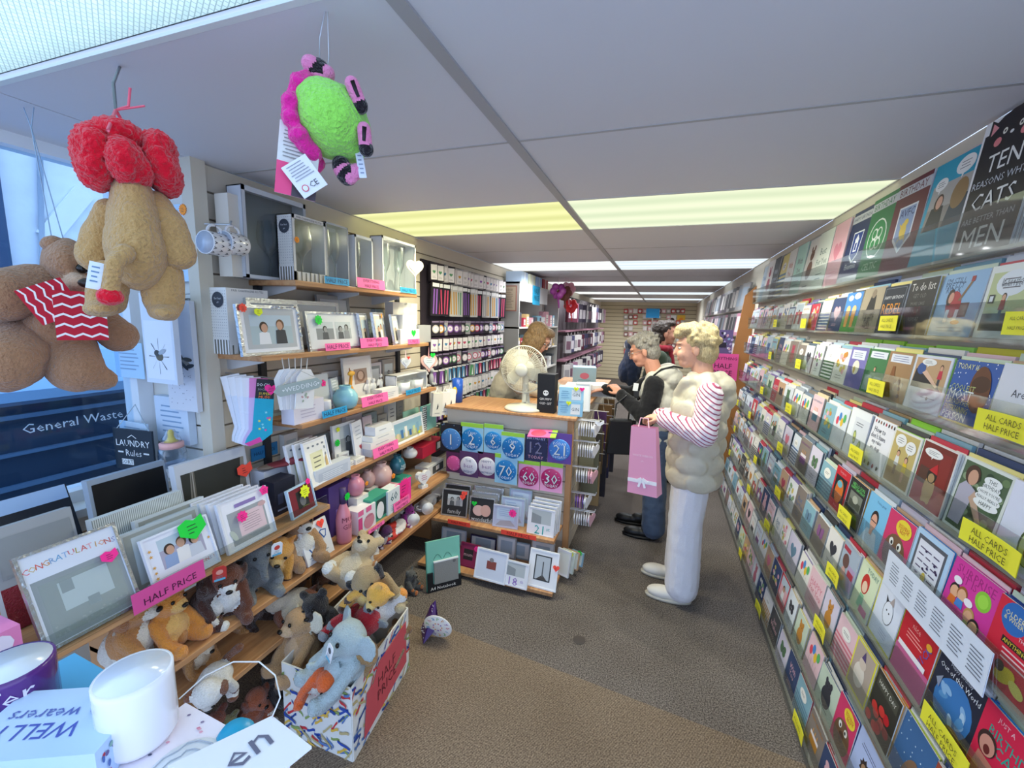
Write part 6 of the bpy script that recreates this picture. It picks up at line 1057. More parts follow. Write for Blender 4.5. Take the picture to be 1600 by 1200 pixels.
SPEC = {0: [('cat ten reasons', d_cat, 'f0f0f0', .215, .345), ('teal two women photo', d_teal, '2a6ac8', .215, .31), ('claret shield crest', crest('6a2434', 'shield', 'BIRTHDAY', 'AVFC'), 'd9d9dc', .20, .31), ('green clover crest', crest('2e7a4a', 'clover', 'BIRTHDAY', 'CELTIC'), '3a8a5a', .20, .31), ('navy tower crest', crest('2a3560', 'tower', 'HAPPY BIRTHDAY', 'Everton'), '2a3560', .20, .31), ('tall pink heart', gen('heart', 'e6b4c0', 'd88a9c'), 'e6b4c0', .2, .3), ('tall teal edged text', gen('text', 'dfe4dc', '4a6a64'), '4a8478', .2, .3), ('tall rosette animal', gen('animal', 'e4e2dc', '7a5a4a'), '4a8478', .2, .3), ('tall mint text', gen('text', 'bfe6d8', '6a6a70'), 'bfe6d8', .2, .3), ('tall white letters', gen('text', 'eeece6', 'c8643a'), 'e6a8b4', .2, .3)],
 1: [('cartoon speech bubble', d_cartoon, 'f0f0f4', .2, .2), ('blue guitarist', d_guitar, 'e6e8f0', .19, .2), ('black to do list', d_todo, 'e0c87a', .16, .2), ('navy and gold rebel', d_rebel, 'e6e8f4', .16, .19), ('kraft vintage uncle', d_kraft, 'c9d4f0', .17, .2), ('ice cream cone', d_icecream, 'e8dc8a', .15, .19)],
 2: [('white Are you', d_are, 'a8e04a', .17, .19), ('blue most entertaining person', d_most, 'e0d84a', .17, .185), ('lady on chair cartoon', d_lady, 'a8e86a', .17, .185), ('brown tower cartoon', d_tower, 'a8e04a', .16, .185), ('green garden cartoon', d_green, 'a4e04a', .15, .185), ('purple speech', d_purple, '9ad84a', .14, .185)],
 3: [('white single avocado', d_avocado, 'e0d8c8', .15, .205), ('green birthday hope photo', d_hope, 'e6e6e6', .17, .205), ('red dog in santa hat', d_dog, 'f0ece6', .155, .205), ('mustard couple cartoon', d_couple, 'a8f04a', .15, .2), ('white dog rules', d_dogs, 'c9a87c', .15, .205), ('white two avocados', d_avocados, 'dfe6ee', .17, .205)],
 4: [('red older and wiser', d_older, '2a4a9c', .16, .2), ('pink party people', d_pinkparty, 'c8389c', .15, .2), ('blue sat nav', d_gps, '2a8ad8', .15, .2), ('pink creature with yellow bubble', d_creature, '3a4aa0', .14, .19), ('blue man in glasses', d_man, 'e6eef4', .14, .19), ('black card with green letters', d_black, 'e0a02a', .14, .19), ('red card with orange figure', d_orangefig, '6a3a8c', .13, .19)],
 5: [('red birthday card with open-mouthed boy', d_birthdaycard, '1f8ae8', .16, .21), ('blue planet out of this world', d_world, 'e6ecf6', .15, .2), ('red and pink nick', d_luck, 'e0a84a', .15, .2), ('party hat cat drawing', d_partycat, 'e6e04a', .14, .2), ('red haired girl', d_redhair, 'f0e87a', .13, .19), ('grey lilac bear', d_panda, 'dfe4f0', .13, .19)],
 6: [('rust squirrel', d_squirrel, 'e6d8d8', .15, .19), ('blue starry space', d_space, 'c8d84a', .14, .19), ('black poppies', d_poppies, 'e0a050', .14, .19), ('yellow edged puppy', d_puppy, 'e6e04a', .13, .19)],
 7: [('kraft huggy', d_hugboy, 'e6e6f0', .15, .2), ('lilac hedgehog', d_hedgehog, 'c9a48c', .14, .2), ('pink creature with yellow bubble again', d_creature, '3a4aa0', .13, .19)], 8: []}
ROW_START = [1.36, 1.20, 1.10, 1.00, .94, .90, .98, 1.14, 1.45]
stuff = MB(); ncard = 0; CARDS = []
LIM = 300
def card_obj(desc, fn, env, w, h, k, y, x_off, z, lab, n_env, tilt=.10, rzj=0):
    mb = MB(); t = .0022; a = Art(w, h); fn(a); mb.box((0, 0, h/2), (w, t, h), P('eceae6')); mb.art(a, -t/2, None, .0003)
    M = Matrix.Translation((XF(z)+x_off, y, z)) @ Euler((-tilt, 0, FACE_LEFT+rzj), 'XYZ').to_matrix().to_4x4()
    o = mb.obj('greeting_card', None, M.to_translation(), M.to_euler()); tag(o, lab, 'card', 'greeting cards on the right rack')
    e = MB(); ec = P(env, .6)
    for i in range(n_env): e.box((.003*(i % 2)-.0015, t/2+.003+.0045*i, h/2+.002-.003*(i % 2)), (w*.99, .002, h*.985), ec if i % 2 == 0 else P('e9e7e2'))
    e.obj('envelope', o); return o
rnd = random.Random(11)
rank = []
for k, z in enumerate(TB):
    y = ROW_START[k]; i = 0
    while y < Y1R-.1:
        sp = SPEC[k][i] if i < len(SPEC[k]) else None
        if sp: desc, fn, env, w, h = sp
        else:
            kind = rnd.choice(list(KN)); c, cn = CN[int(rnd.random()**1.5*len(CN))]; ic = rnd.choice(IC); 
            if lin(c)[1] < .12: ic = rnd.choice(['e6e2d8', 'e0b0b8', 'c8d4e4'])
            fn = gen(kind, c, ic); desc = '%s card with %s' % (cn, KN[kind]); env = rnd.choice(['e6e4e0', 'dfe6ee', 'a9b0b8', 'c8485c', '7a8a9c', 'd9c8a8', '8a7ab0', 'e0d88a', '5a6a7a', 'cfcac0'])
            w, h = (.19, .29+.02*rnd.random()) if k == 0 else (.125+.03*rnd.random(), .155+.035*rnd.random())
            if y > 3.2 and k: h *= .97
        h = h*.86 if k else h; rank.append((y, k, i, desc, fn, env, w, h, z)); y += w+.006+(.0 if sp else .012*rnd.random()); i += 1
rank.sort(key=lambda r: r[0]); random.seed(5)
for n, (y, k, i, desc, fn, env, w, h, z) in enumerate(rank):
    d_ = desc if 'card' in desc else desc+' card'
    lab = '%s, %s rack row from ceiling, %s from near end' % (d_, ORD[k+1], ORD[i+1])
    if len(lab.split()) > 16: lab = '%s, %s rack row down, %s along' % (d_, ORD[k+1], ORD[i+1])
    card_obj(desc, fn, env, w, h, k, y+w/2, .004, z+.0005, lab, 3 if y < 2.6 else 1, .10+(.03 if i % 3 == 1 else 0), rnd.uniform(-.03, .03)); ncard += 1
    # cards standing behind the front one: their tops and edges show
    nb = 3+rnd.randrange(2)
    for b in range(nb):
        c, cn = rnd.choice(CN); hb = h+(.010*(b+1)+rnd.uniform(-.004, .004) if k else .01*b); xo = .015+.012*b
        if y < 2.2 and ncard < LIM-0 and b == 0 and n < 150:
            kind = rnd.choice(list(KN)); mb = MB(); a = Art(w, hb); gen(kind, c, rnd.choice(IC))(a); mb.box((0, 0, hb/2), (w*.98, .0022, hb), P(c)); mb.art(a, -.0011, None, .0003)
            M = Matrix.Translation((XF(z)+xo+.002, y+w/2+.006*b, z)) @ Euler((-.10, 0, FACE_LEFT), 'XYZ').to_matrix().to_4x4(); o = mb.obj('greeting_card', None, M.to_translation(), M.to_euler())
            tag(o, '%s card tucked behind the %s, %s rack row' % (cn, ' '.join(d_.split()[:6]), ORD[k+1]), 'card', 'greeting cards on the right rack'); ncard += 1
        else:
            M = Matrix.Translation((XF(z)+xo+.002, y+w/2+rnd.uniform(-.008, .008), z)) @ Euler((-.10, 0, FACE_LEFT), 'XYZ').to_matrix().to_4x4(); stuff.box((0, 0, hb/2), (w*.97, .0085, hb), P(c if b % 2 else env), None, M)
so = stuff.obj('card_stack'); so['kind'] = 'stuff'; tag(so, 'many spare cards and envelopes packed behind the front cards', 'cards')
# the price sheet clipped in the sixth row
z = TB[4]; w, h = .42, .10; q = MB(); q.box((0, 0, h/2), (w, .0015, h), P('dfe6f2')); a = Art(w, h); d_sheet(a); q.art(a, -.001, None, .0003); yy = 1.27
tag(q.obj('price_list', None, (XF(z)-.0165, yy-.02, z-.03), Euler((-.03, 0, FACE_LEFT), 'XYZ')), 'long white printed price list slid into the fifth row lip', 'price list')
# yellow ALL CARDS HALF PRICE labels
YL = P('f4ec3a', .6); TX = P('5a5418'); YLAB = []
labels = [(1390, 497, .12), (1598, 495, .08), (1372, 592, .12), (1575, 650, .16), (1338, 708, .11), (1548, 852, .17), (1322, 798, .11), (1307, 880, .11), (1490, 1105, .16), (1278, 1000, .11), (1250, 1125, .12), (1258, 500, .09), (1213, 497, .09), (1250, 562, .09), (1205, 547, .08), (1195, 592, .09), (1233, 635, .11), (1222, 690, .11), (1172, 645, .09), (1155, 620, .08), (1218, 757, .11), (1184, 705, .09), (1150, 660, .08), (1196, 840, .12), (1168, 775, .10), (1187, 945, .12), (1156, 870, .10), (1140, 712, .08)]
for n, (px, py, w) in enumerate(labels):
    d = ray(px, py); kk = .0667; t = (.60+kk*1.6)/(d.x-kk*d.z); p = O3+d*t; k = min(range(9), key=lambda i: abs(TB[i]+.045-p.z)); z = TB[k]
    h = .05; q = MB(); nseg = 6; V, F = [], []
    for s in range(nseg+1):
        u = -w/2+w*s/nseg; cv = -.006*((s/nseg-.5)*2)**2*(1 if n % 2 else .4); V += [(u, cv, -h/2), (u, cv, h/2), (u, cv+.0012, -h/2), (u, cv+.0012, h/2)]
    for s in range(nseg): b = 4*s; F += [(b, b+4, b+5, b+1), (b+2, b+3, b+7, b+6), (b+1, b+5, b+7, b+3), (b, b+2, b+6, b+4)]
    q.raw(V, F, YL); a = Art(w, h).text('ALL CARDS', .5, .7, .155 if w < .14 else .13, TX, .62).text('HALF PRICE', .5, .3, .155 if w < .14 else .13, TX, .62); q.art(a, -.005, None, .0003, -h/2)
    o = q.obj('price_label', None, (XF(z)-.0175, p.y, z+.035), Euler((-.03, 0, FACE_LEFT), 'XYZ'))
    YLAB.append((k, p.y, o))
for k in range(9):
    for j, (_, _, o) in enumerate(sorted([t for t in YLAB if t[0] == k], key=lambda t: t[1])): tag(o, '%s yellow half price label from the near end, %s rack row from ceiling' % (ORD[j+1], ORD[k+1]), 'label', 'yellow half price labels')
# ------------------------------------------------------------------ wall of hanging packets behind the counter
q = MB(); q.b2(XW+.001, XW+.012, 2.82, 4.4, .45, 2.02, P('2c2430', .7)); tag(q.obj('peg_board'), 'dark peg board covered in small hanging packets', 'peg board')
rp = random.Random(3)
def packet(w, h, bg, art): 
    q = MB(); q.box((0, 0, -h/2), (w, .012, h), P(bg, .3)); a = Art(w, h); art(a); q.art(a, -.006, None, .0004, -h); q.box((0, .012, -h/2-.004), (w*.96, .010, h*.97), P(bg, .4)); return q
def pk_round(c): return lambda a: a.ell(.5, .45, .42, .42, P(c)).ell(.5, .45, .3, .3, P('f0e6ee')).lines(.35, .65, .4, .52, 2, P(c), .4).rect(.1, .88, .9, .97, P('8a7a9a'))
def pk_pen(c): return lambda a: a.rect(.25, .06, .42, .8, P(c)).rect(.58, .06, .75, .8, P(c)).rect(.1, .86, .9, .97, P('f0f0f0'))
def pk_white(c): return lambda a: a.rect(.08, .06, .92, .9, P('efeaea')).heart(.5, .5, .2, P(c)).lines(.25, .75, .14, .28, 2, P('a9a4aa'), .3)
def pk_ball(c): return lambda a: a.poly([(.15, .05), (.85, .05), (.7, .85), (.3, .85)], P(c)).poly([(.5, .1), (.7, .1), (.6, .7)], P('f0f0f0')).rect(.1, .88, .9, .98, P('e8e8ea'))
PKR = [(2.0, .13, 'assorted', pk_white, 'b9b4b4'), (1.86, .25, 'tall candle', pk_pen, 'c9c8c6'), (1.575, .115, 'round badge', pk_round, '3a2a44'), (1.445, .11, 'banner', pk_white, '4a3a50'), (1.32, .11, 'rosette', pk_round, '2f2a3c'), (1.20, .12, 'balloon', pk_ball, '3a3444'), (1.07, .14, 'white candle', pk_white, 'dcd8d6'), (.915, .13, 'streamer', pk_ball, '4a4048'), (.77, .13, 'confetti', pk_pen, '3f3a4a')]
for r, (z, h, nm, fn, bg) in enumerate(PKR):
    protos = []
    for c in ['c8486c', '4a8ab8', 'd8a03a', '5a9a6a', '8a5ab0', 'c8c4c0']:
        protos.append(packet(.074, h, rp.choice([bg, bg, 'a9a6a8', '2a2630']), fn(c)).obj('hanging_packet'))
    peg = MB(); peg.tube([(0, 0, -.01), (0, .13, -.004)], .002, STEEL, 5); pego = peg.obj('peg'); used = set(); y = 2.90; i = 0
    while y < 4.36:
        j = rp.randrange(6); o = protos[j] if j not in used else protos[j].copy()
        if j in used: COL.objects.link(o)
        used.add(j); o.location = (XW+.06+.03*rp.random(), y, z); o.rotation_euler = (0, rp.uniform(-.05, .05), FACE_RIGHT-.45+rp.uniform(-.15, .15))
        g = pego if i == 0 else pego.copy()
        if i: COL.objects.link(g)
        g.parent = o; g.location = (0, 0, 0)
        tag(o, '%s packet hanging on the dark peg board, %s row, %s from the shelves' % (nm, ORD[r+1], ORD[i+1]), 'packet', '%s packets on the peg board' % nm); y += .084; i += 1
    for j, o in enumerate(protos):
        if j not in used: bpy.data.objects.remove(o)
# ------------------------------------------------------------------ white cabinet with notice, shelves behind it
Yk = 4.44; cb = empty('wall_cabinet', (-1.58, Yk, 0))
def kp(nm, x0, x1, y0, y1, z0, z1, mt): q = MB(); q.b2(x0+1.58, x1+1.58, y0-Yk, y1-Yk, z0, z1, mt); q.obj(nm, cb)
GW = P('b9b8b4', .5)
kp('end_panel', -1.70, -1.475, Yk, Yk+.02, 0, 2.0, GW); kp('back', -1.70, -1.68, Yk, 6.3, 0, 2.0, P('8d8a86')); kp('end_panel', -1.70, -1.475, 6.28, 6.3, 0, 2.0, GW); kp('top', -1.70, -1.47, Yk, 6.3, 1.98, 2.0, P('dfdfdc'))
for z in (.3, .62, .94, 1.22, 1.5): kp('shelf', -1.70, -1.475, Yk, 6.3, z, z+.018, P('d6d2cc'))
kp('fascia', -1.478, -1.47, Yk+.02, 5.6, 1.80, 1.98, P('e6e8ea'))
tag(cb, 'tall grey white cabinet of open shelves behind the counter', 'cabinet')
a = Art(.19, .27).rect(0, 0, 1, 1, P('b07a6a')).rect(.06, .04, .94, .96, P('d9c4a8')).lines(.15, .85, .1, .75, 10, P('8a7462'), .25).text('NOTICE', .5, .84, .1, P('7a6452'), .6); q = MB(); q.box((0, 0, .135), (.19, .006, .27), P('b07a6a')); q.art(a, -.003, None, .0004); p = HY(794, 486, Yk); tag(q.obj('notice', None, (p.x, Yk-.005, p.z)), 'pink bordered notice on the grey cabinet end', 'notice')
p = HX(838, 458, -1.465); q = MB(); q.box((0, 0, 0), (.30, .003, .22), P('2aa6d4')); q.art(Art(.30, .22).text('HALF', .5, .72, .2, P('12506a'), .7).text('PRICE', .5, .36, .2, P('12506a'), .7), -.002, None, .0004, -.11); tag(q.obj('sale_sign', None, (-1.462, p.y, p.z-.03), (0, 0, FACE_RIGHT)), 'blue paper sign fixed to the white cabinet fascia', 'sign')
rk7 = random.Random(9); n = 0
for zi, z in enumerate((.318, .638, .958, 1.238, 1.518)):
    y = Yk+.08; i = 0
    while y < 6.2:
        w = rk7.uniform(.08, .15); h = rk7.uniform(.1, .2); c, cn = rk7.choice([('d9c8c4', 'beige'), ('e6e6e6', 'white'), ('b9344c', 'red'), ('8ab4c8', 'blue'), ('6a4a44', 'brown'), ('e0a8b4', 'pink'), ('4a5058', 'charcoal'), ('c8b07a', 'gold')])
        carton('gift_box', '%s carton on the cabinet, %s shelf up, %s from the notice end' % (cn, ORD[zi+1], ORD[i+1]), 'box', (-1.56, y+w/2, z), FACE_RIGHT, w, .1, h, c, Art(w, h).rect(.15, .2, .85, .8, P(rk7.choice(['efe9e2', '8a8078', 'd9d2d6', '5a4a50']))).lines(.2, .8, .3, .6, 2, P('6a6468'), .3), None, None, 'cartons in the wall cabinet'); y += w+rk7.uniform(.02, .12); i += 1
for k, (l, r, c) in enumerate(((790, 812, 'b4c8e0'), (814, 826, 'e6ead0'), (826, 838, 'a9c4e6'), (842, 850, 'b0343c'))):
    y0 = Yk+.1+.3*k; carton('storage_box', ['pale blue storage box on top of the cabinet nearest the notice', 'cream storage box on top of the cabinet', 'sky blue storage box on top of the cabinet', 'red storage box on top of the cabinet'][k], 'box', (-1.58, y0+.12, 2.0), FACE_RIGHT, .24, .18, .12, c, Art(.24, .12).rect(.45, 0, .55, 1, P('eef2f4')))
for k, (px, py, c, nm) in enumerate(((872, 455, '7a2a6c', 'purple'), (882, 458, '7a4438', 'brown'), (888, 452, 'f0a8b8', 'pink'), (892, 478, 'e8343c', 'red'))):
    p = HX(px, py, -1.25); b = [('e', (.06*math.cos(t*1.05), .03*math.sin(t*2), .06*math.sin(t*1.05)), (.045, .03, .045), None, P(c, .5)) for t in range(6)]+[('c', (0, 0, -.04), (.02, 0, -.2), .018, .01, P(c, .5))]
    o_ = blob('gift_bow', b, .012, 1, None, p); q = MB(); q.tube([(0, 0, .03), (0, 0, CEIL-p.z)], .002, P('cfc8c8'), 5); q.obj('string', o_); tag(o_, '%s ribbon bow hanging by the far end of the cabinet' % nm, 'bow', 'ribbon bows')
# ------------------------------------------------------------------ hanging stock further down the left side
XH = -1.40
ds = empty('display_wall', (XH-.12, 8.2, 0)); q = MB(); q.b2(-.02, 0, -1.8, 2.6, 0, 2.0, P('4a444a', .7)); q.obj('panel', ds)
for z in (.55, 1.0, 1.45): q = MB(); q.b2(0, .14, -1.8, 2.6, z-.02, z, P('a8788a')); q.obj('shelf', ds)
tag(ds, 'dark display wall hung with bags and packets down the left side', 'display')
r8 = random.Random(21)
for row, (z, h) in enumerate(((1.93, .30), (1.42, .26), (.98, .26))):
    for i in range(16):
        y = 6.5+.26*i; c, cn = r8.choice([('6a6470', 'grey'), ('5a2a3c', 'maroon'), ('b9b4b8', 'silver'), ('3a3444', 'ink'), ('a87a94', 'mauve'), ('dcd8d6', 'white'), ('4a4a6a', 'indigo')]); w = r8.uniform(.1, .17)
        q = MB(); q.box((0, 0, -h/2), (w, .05, h), P(c, .4)); q.art(Art(w, h).rect(.15, .2, .85, .7, P(r8.choice(['e6e2e0', 'a9a4a8', '7a5a6a', 'c8c0c8']))), -.025, None, .0005, -h); q.tube([(-.02, 0, 0), (0, 0, .05), (.02, 0, 0)], .002, P('cfc8c8'), 5)
        tag(q.obj('hanging_bag', None, (XH+.03+.03*r8.random(), y, z-.05), (0, 0, FACE_RIGHT-.5+r8.uniform(-.2, .2))), '%s bag on the far left display, %s row, %s from the cabinet' % (cn, ORD[row+1], ORD[i+1]), 'bag', 'bags on the far left display')
# ------------------------------------------------------------------ second card rack with wooden end panel
r2 = empty('card_rack', (.8, 4.64, 0)); q = MB(); q.prism([(-.24, 0), (-.215, .5), (-.16, 1.2), (-.09, 1.88), (-.002, 1.97), (-.002, 0)], .02, P('b07a48', .5, var=.12, scale=6)); q.obj('end_panel', r2)
q = MB(); q.raw([(-.2, .02, 0), (-.06, .02, 1.95), (-.002, .02, 1.95), (-.002, .02, 0), (-.2, 4.2, 0), (-.06, 4.2, 1.95), (-.002, 4.2, 1.95), (-.002, 4.2, 0)], [(0, 1, 2, 3), (7, 6, 5, 4), (0, 4, 5, 1), (1, 5, 6, 2)], P('6a645c')); q.obj('back_panel', r2)
for z in (.3, .6, .9, 1.2, 1.5, 1.75): q = MB(); q.b2(-.24+.09*z-.03, -.1, .02, 4.2, z-.01, z, P('8a8278')); q.obj('ledge', r2)
tag(r2, 'second card rack with a curved wooden end panel', 'card rack')
r9 = random.Random(31)
for row, z in enumerate((1.75, 1.5, 1.2)):
    for i in range(18):
        y = 4.76+.22*i; h = .22 if z < 1.7 else .26; w = .16; c, cn = r9.choice([('8a8888', 'grey'), ('5a5658', 'charcoal'), ('a89a9c', 'taupe'), ('b0788c', 'dusky pink'), ('c9c4c2', 'pale'), ('6a5a6a', 'plum')])
        q = MB(); q.box((0, 0, h/2), (w, .02, h), P(c, .3)); q.art(Art(w, h).rect(.12, .15, .88, .85, P(r9.choice(['d9d4d0', '4a484c', 'b9a4a8', '8a94a0']))), -.01, None, .0005)
        tag(q.obj('greeting_card', None, (.8-.24+.09*z-.0, y, z), Euler((-.12, 0, FACE_LEFT+.25), 'XYZ')), '%s boxed card on the second rack, %s row down, %s from the wooden end' % (cn, ORD[row+1], ORD[i+1]), 'card', 'cards on the second rack')
pc = HY(1127, 535, 4.6); q = MB(); q.box((0, 0, 0), (.2, .004, .24), P('6a5a8c')); a = Art(.2, .24)
for k in range(28): a.ell(random.random(), random.random(), .07, .05, P(random.choice(['b9a8d8', '2a2438', '8ab4d8', 'd8a8c0', 'e6e6f0'])), random.random()*3)
a.rect(.25, .3, .75, .5, P('2a2438')); q.art(a, -.002, None, .0005, -.12); tag(q.obj('poster', None, (pc.x, 4.622, pc.z)), 'purple patterned poster on the wooden rack end', 'poster')
pc = HY(1130, 572, 4.6); q = MB(); q.box((0, 0, 0), (.26, .004, .26), P('f05aa8')); q.art(Art(.26, .26).text('EVERYTHING', .5, .82, .14, P('4a1838'), .9).text('HALF', .5, .54, .18, P('4a1838'), .7).text('PRICE', .5, .28, .18, P('4a1838'), .7), -.002, None, .0005, -.13); tag(q.obj('sale_sign', None, (pc.x, 4.62, pc.z-.01)), 'large pink everything sign on the wooden rack end', 'sign')
# ------------------------------------------------------------------ far end wall
r10 = random.Random(41); mesh = {}
for i in range(13):
    for j in range(8):
        if r10.random() < .12: continue
        px, py = 978+7.4*i, 486+9*j; p = HY(px, py, 12.46); c, cn = r10.choice([('e6dcdc', 'white'), ('c8484c', 'red'), ('e0a8b0', 'pink'), ('b9b4b0', 'grey'), ('8a5a5c', 'brown')])
        if c not in mesh: q = MB(); q.box((0, 0, 0), (.11, .02, .12), P(c)); q.art(Art(.11, .12).rect(.2, .2, .8, .7, P('f0ecea')), -.01, None, .001, -.06); o = q.obj('gift_card'); mesh[c] = o.data
        else: o = bpy.data.objects.new('gift_card', mesh[c]); COL.objects.link(o)
        o.location = p; tag(o, 'small %s card on the far end wall, %s row, %s from left' % (cn, ORD[j+1], ORD[i+1]), 'card', 'cards on the far end wall')
P0, P1 = HY(1010, 482, 12.2), HY(1030, 497, 12.2); e = empty('blue_sign', ((P0.x+P1.x)/2, 12.2, 0)); q = MB(); q.box((0, 0, (P0.z+P1.z)/2), (P1.x-P0.x, .02, P0.z-P1.z), P('2a9ae0')); q.obj('panel', e); q = MB(); q.tube([(0, .02, 0), (0, .02, P1.z)], .02, P('d9d9d9'), 8); q.obj('pole', e); tag(e, 'bright blue blank sign on a pole at the far end', 'sign')
for k, (px, c) in enumerate(((1050, 'f0f0f0'), (1064, 'f0c040'))):
    p = HY(px, 500, 12.485); q = MB(); q.box((0, 0, 0), (.2, .02, .26), P(c)); q.art(Art(.2, .26).ell(.5, .5, .3, .3, P(['4a2a2c', 'f0902a'][k])), -.01, None, .001, -.13); tag(q.obj('poster', None, p), ['white poster with dark figure on the far wall', 'yellow and orange poster on the far wall'][k], 'poster')
# shop counter clutter beyond the women
p = HX(968, 575, -.42); carton('gift_box', 'pale blue baby gift box on the counter beyond the grey-haired woman', 'box', (-.7, 4.2, ZC), .2, .22, .2, .16, 'a4c8dc', Art(.22, .16).ell(.5, .5, .2, .14, P('d87a94')).lines(.2, .8, .1, .3, 2, P('6a94ac')))
# ------------------------------------------------------------------ people
SKIN = P('d9a58c', .55, bump=.1, scale=90, var=.06); SKIN2 = P('c99078', .55, bump=.1, scale=90, var=.06)
def head_blobs(c, pitch, s=1.0, skin=SKIN, yaw=0):
    R = Matrix.Rotation(yaw, 3, 'Z') @ Matrix.Rotation(pitch, 3, 'Y'); c = Vector(c); T = lambda x, y, z: tuple(c+R @ Vector((x*s, y*s, z*s)))
    L = [('e', T(-.012, 0, .028), (.092*s, .072*s, .088*s), R, skin), ('e', T(.022, 0, -.02), (.068*s, .06*s, .085*s), R, skin), ('e', T(.04, 0, -.078), (.042*s, .044*s, .032*s), R, skin), ('c', T(.086, 0, .012), T(.1, 0, -.026), .008*s, .0115*s, skin), ('e', T(.078, 0, -.056), (.011*s, .022*s, .009*s), R, P('bd7a6c', .5)), ('e', T(.074, 0, .032), (.018*s, .05*s, .012*s), R, skin), ('e', T(.068, .034, -.03), (.022*s, .024*s, .026*s), R, skin), ('e', T(.068, -.034, -.03), (.022*s, .024*s, .026*s), R, skin)]
    for y in (-1, 1): L.append(('e', T(-.008, y*.072, -.012), (.018*s, .009*s, .031*s), R, skin))
    return L, T, R
def hand_blobs(w, d, up, s=1.0, skin=SKIN, curl=.8, side=1):
    """palm with five separate curled fingers; w wrist, d pointing direction, up = back of the hand"""
    w, d, up = Vector(w), Vector(d).normalized(), Vector(up).normalized(); sd = d.cross(up).normalized()*side; L = []
    pc = w+d*.045*s; R = Matrix((d, sd, up)).transposed(); L.append(('e', tuple(pc), (.048*s, .040*s, .016*s), R, skin))
    for i, (off, ln) in enumerate(((-.030, .9), (-.010, 1.05), (.011, 1.0), (.030, .78))):
        b = w+d*.085*s+sd*off*s; p1 = b+(d*math.cos(curl*.5)-up*math.sin(curl*.5))*.034*ln*s; p2 = p1+(d*math.cos(curl*1.3)-up*math.sin(curl*1.3))*.024*ln*s; p3 = p2+(d*math.cos(curl*2)-up*math.sin(curl*2))*.018*ln*s
        L += [('c', tuple(b-d*.02*s), tuple(p1), .0092*s, .0086*s, skin), ('c', tuple(p1), tuple(p2), .0086*s, .008*s, skin), ('c', tuple(p2), tuple(p3), .008*s, .007*s, skin)]
    b = w+d*.02*s-sd*.034*s; p1 = b+(d*.6-sd*.6-up*.35).normalized()*.036*s; p2 = p1+(d*.9-up*.4).normalized()*.026*s
    L += [('c', tuple(b), tuple(p1), .0115*s, .0095*s, skin), ('c', tuple(p1), tuple(p2), .0095*s, .008*s, skin)]
    return L
def arm(s, e, w, skin=SKIN): return [('c', s, e, .042, .036, skin), ('c', e, w, .036, .024, skin)]
def eyes(parent, T, s=1.0, iris='4a5a64'):
    q = MB()
    for y in (-1, 1): q.ell(T(.0735, y*.031, .006), (.008*s, .0125*s, .0065*s), P('e6e0da', .2)); q.ell(T(.0795, y*.032, .006), (.0035*s, .005*s, .0052*s), P(iris, .2))
    q.obj('eyes', parent); q = MB()
    for y in (-1, 1): q.tube([T(.082, y*.016, .026), T(.08, y*.034, .031), T(.07, y*.05, .025)], .0028*s, P('8a705c'), 5)
    o_ = q.obj('eyebrows', parent); o_['kind'] = 'stuff'
def glasses(parent, T, col='2a2426', s=1.0):
    q = MB(); m = P(col, .3)
    for y in (-1, 1):
        q.tube([T(.1+.004*math.cos(t), y*(.034+.026*math.cos(t)), .002+.02*math.sin(t)) for t in [2*math.pi*i/14 for i in range(14)]], .0022*s, m, 5, None, True); q.tube([T(.098, y*.06, .008), T(0, y*.076, .008)], .002*s, m, 5)
    q.tube([T(.104, -.009, .006), T(.104, .009, .006)], .002*s, m, 5); q.obj('glasses', parent)
def HAIRM(c1, c2, key):
    mt, nt, b = _new('hair_'+key); tc = nt.nodes.new('ShaderNodeTexCoord'); mp = nt.nodes.new('ShaderNodeMapping'); n = nt.nodes.new('ShaderNodeTexNoise'); r = nt.nodes.new('ShaderNodeValToRGB'); bp = nt.nodes.new('ShaderNodeBump')
    mp.inputs['Scale'].default_value = (210, 210, 28); mp.inputs['Rotation'].default_value = (.3, .5, .2); n.inputs['Scale'].default_value = 1; n.inputs['Detail'].default_value = 3; n.inputs['Distortion'].default_value = 1.2
    r.color_ramp.elements[0].position = .3; r.color_ramp.elements[1].position = .7; r.color_ramp.elements[0].color = lin(c1); r.color_ramp.elements[1].color = lin(c2); bp.inputs['Strength'].default_value = .8; bp.inputs['Distance'].default_value = .006
    nt.links.new(tc.outputs['Object'], mp.inputs[0]); nt.links.new(mp.outputs[0], n.inputs['Vector']); nt.links.new(n.outputs['Fac'], r.inputs[0]); nt.links.new(r.outputs[0], b.inputs['Base Color']); nt.links.new(n.outputs['Fac'], bp.inputs['Height']); nt.links.new(bp.outputs['Normal'], b.inputs['Normal']); b.inputs['Roughness'].default_value = .5
    return mt
def legs(sp, hipz=.86, skin=SKIN): return [('c', (0, y*.085, hipz), (.012, y*sp*.9, .47), .075, .05, skin) for y in (-1, 1)]+[('c', (.012, y*sp*.9, .47), (-.015, y*sp, .08), .05, .036, skin) for y in (-1, 1)]+[('c', (-.02, y*sp, .055), (.12, y*sp, .035), .034, .026, skin) for y in (-1, 1)]
def shoe(parent, x, y, col, rz=0, sole='d9d6d0', nm='shoe', up=0):
    c = P(col, .45); b = [('e', (.0, 0, .045), (.065, .042, .045), None, c), ('e', (.1, 0, .036), (.085, .047, .034), None, c), ('e', (.05, 0, .035), (.12, .042, .03), None, c)]
    o = blob(nm, b, .007, 2, parent, (x, y, .004), (0, 0, rz)); q = MB(); q.lathe([(.001, 0), (1, 0), (1.02, .016), (.001, .016)], P(sole), 24, Matrix.Translation((.062, 0, 0)) @ Matrix.Diagonal((.128, .048, 1, 1))); q.obj('sole', o); return o
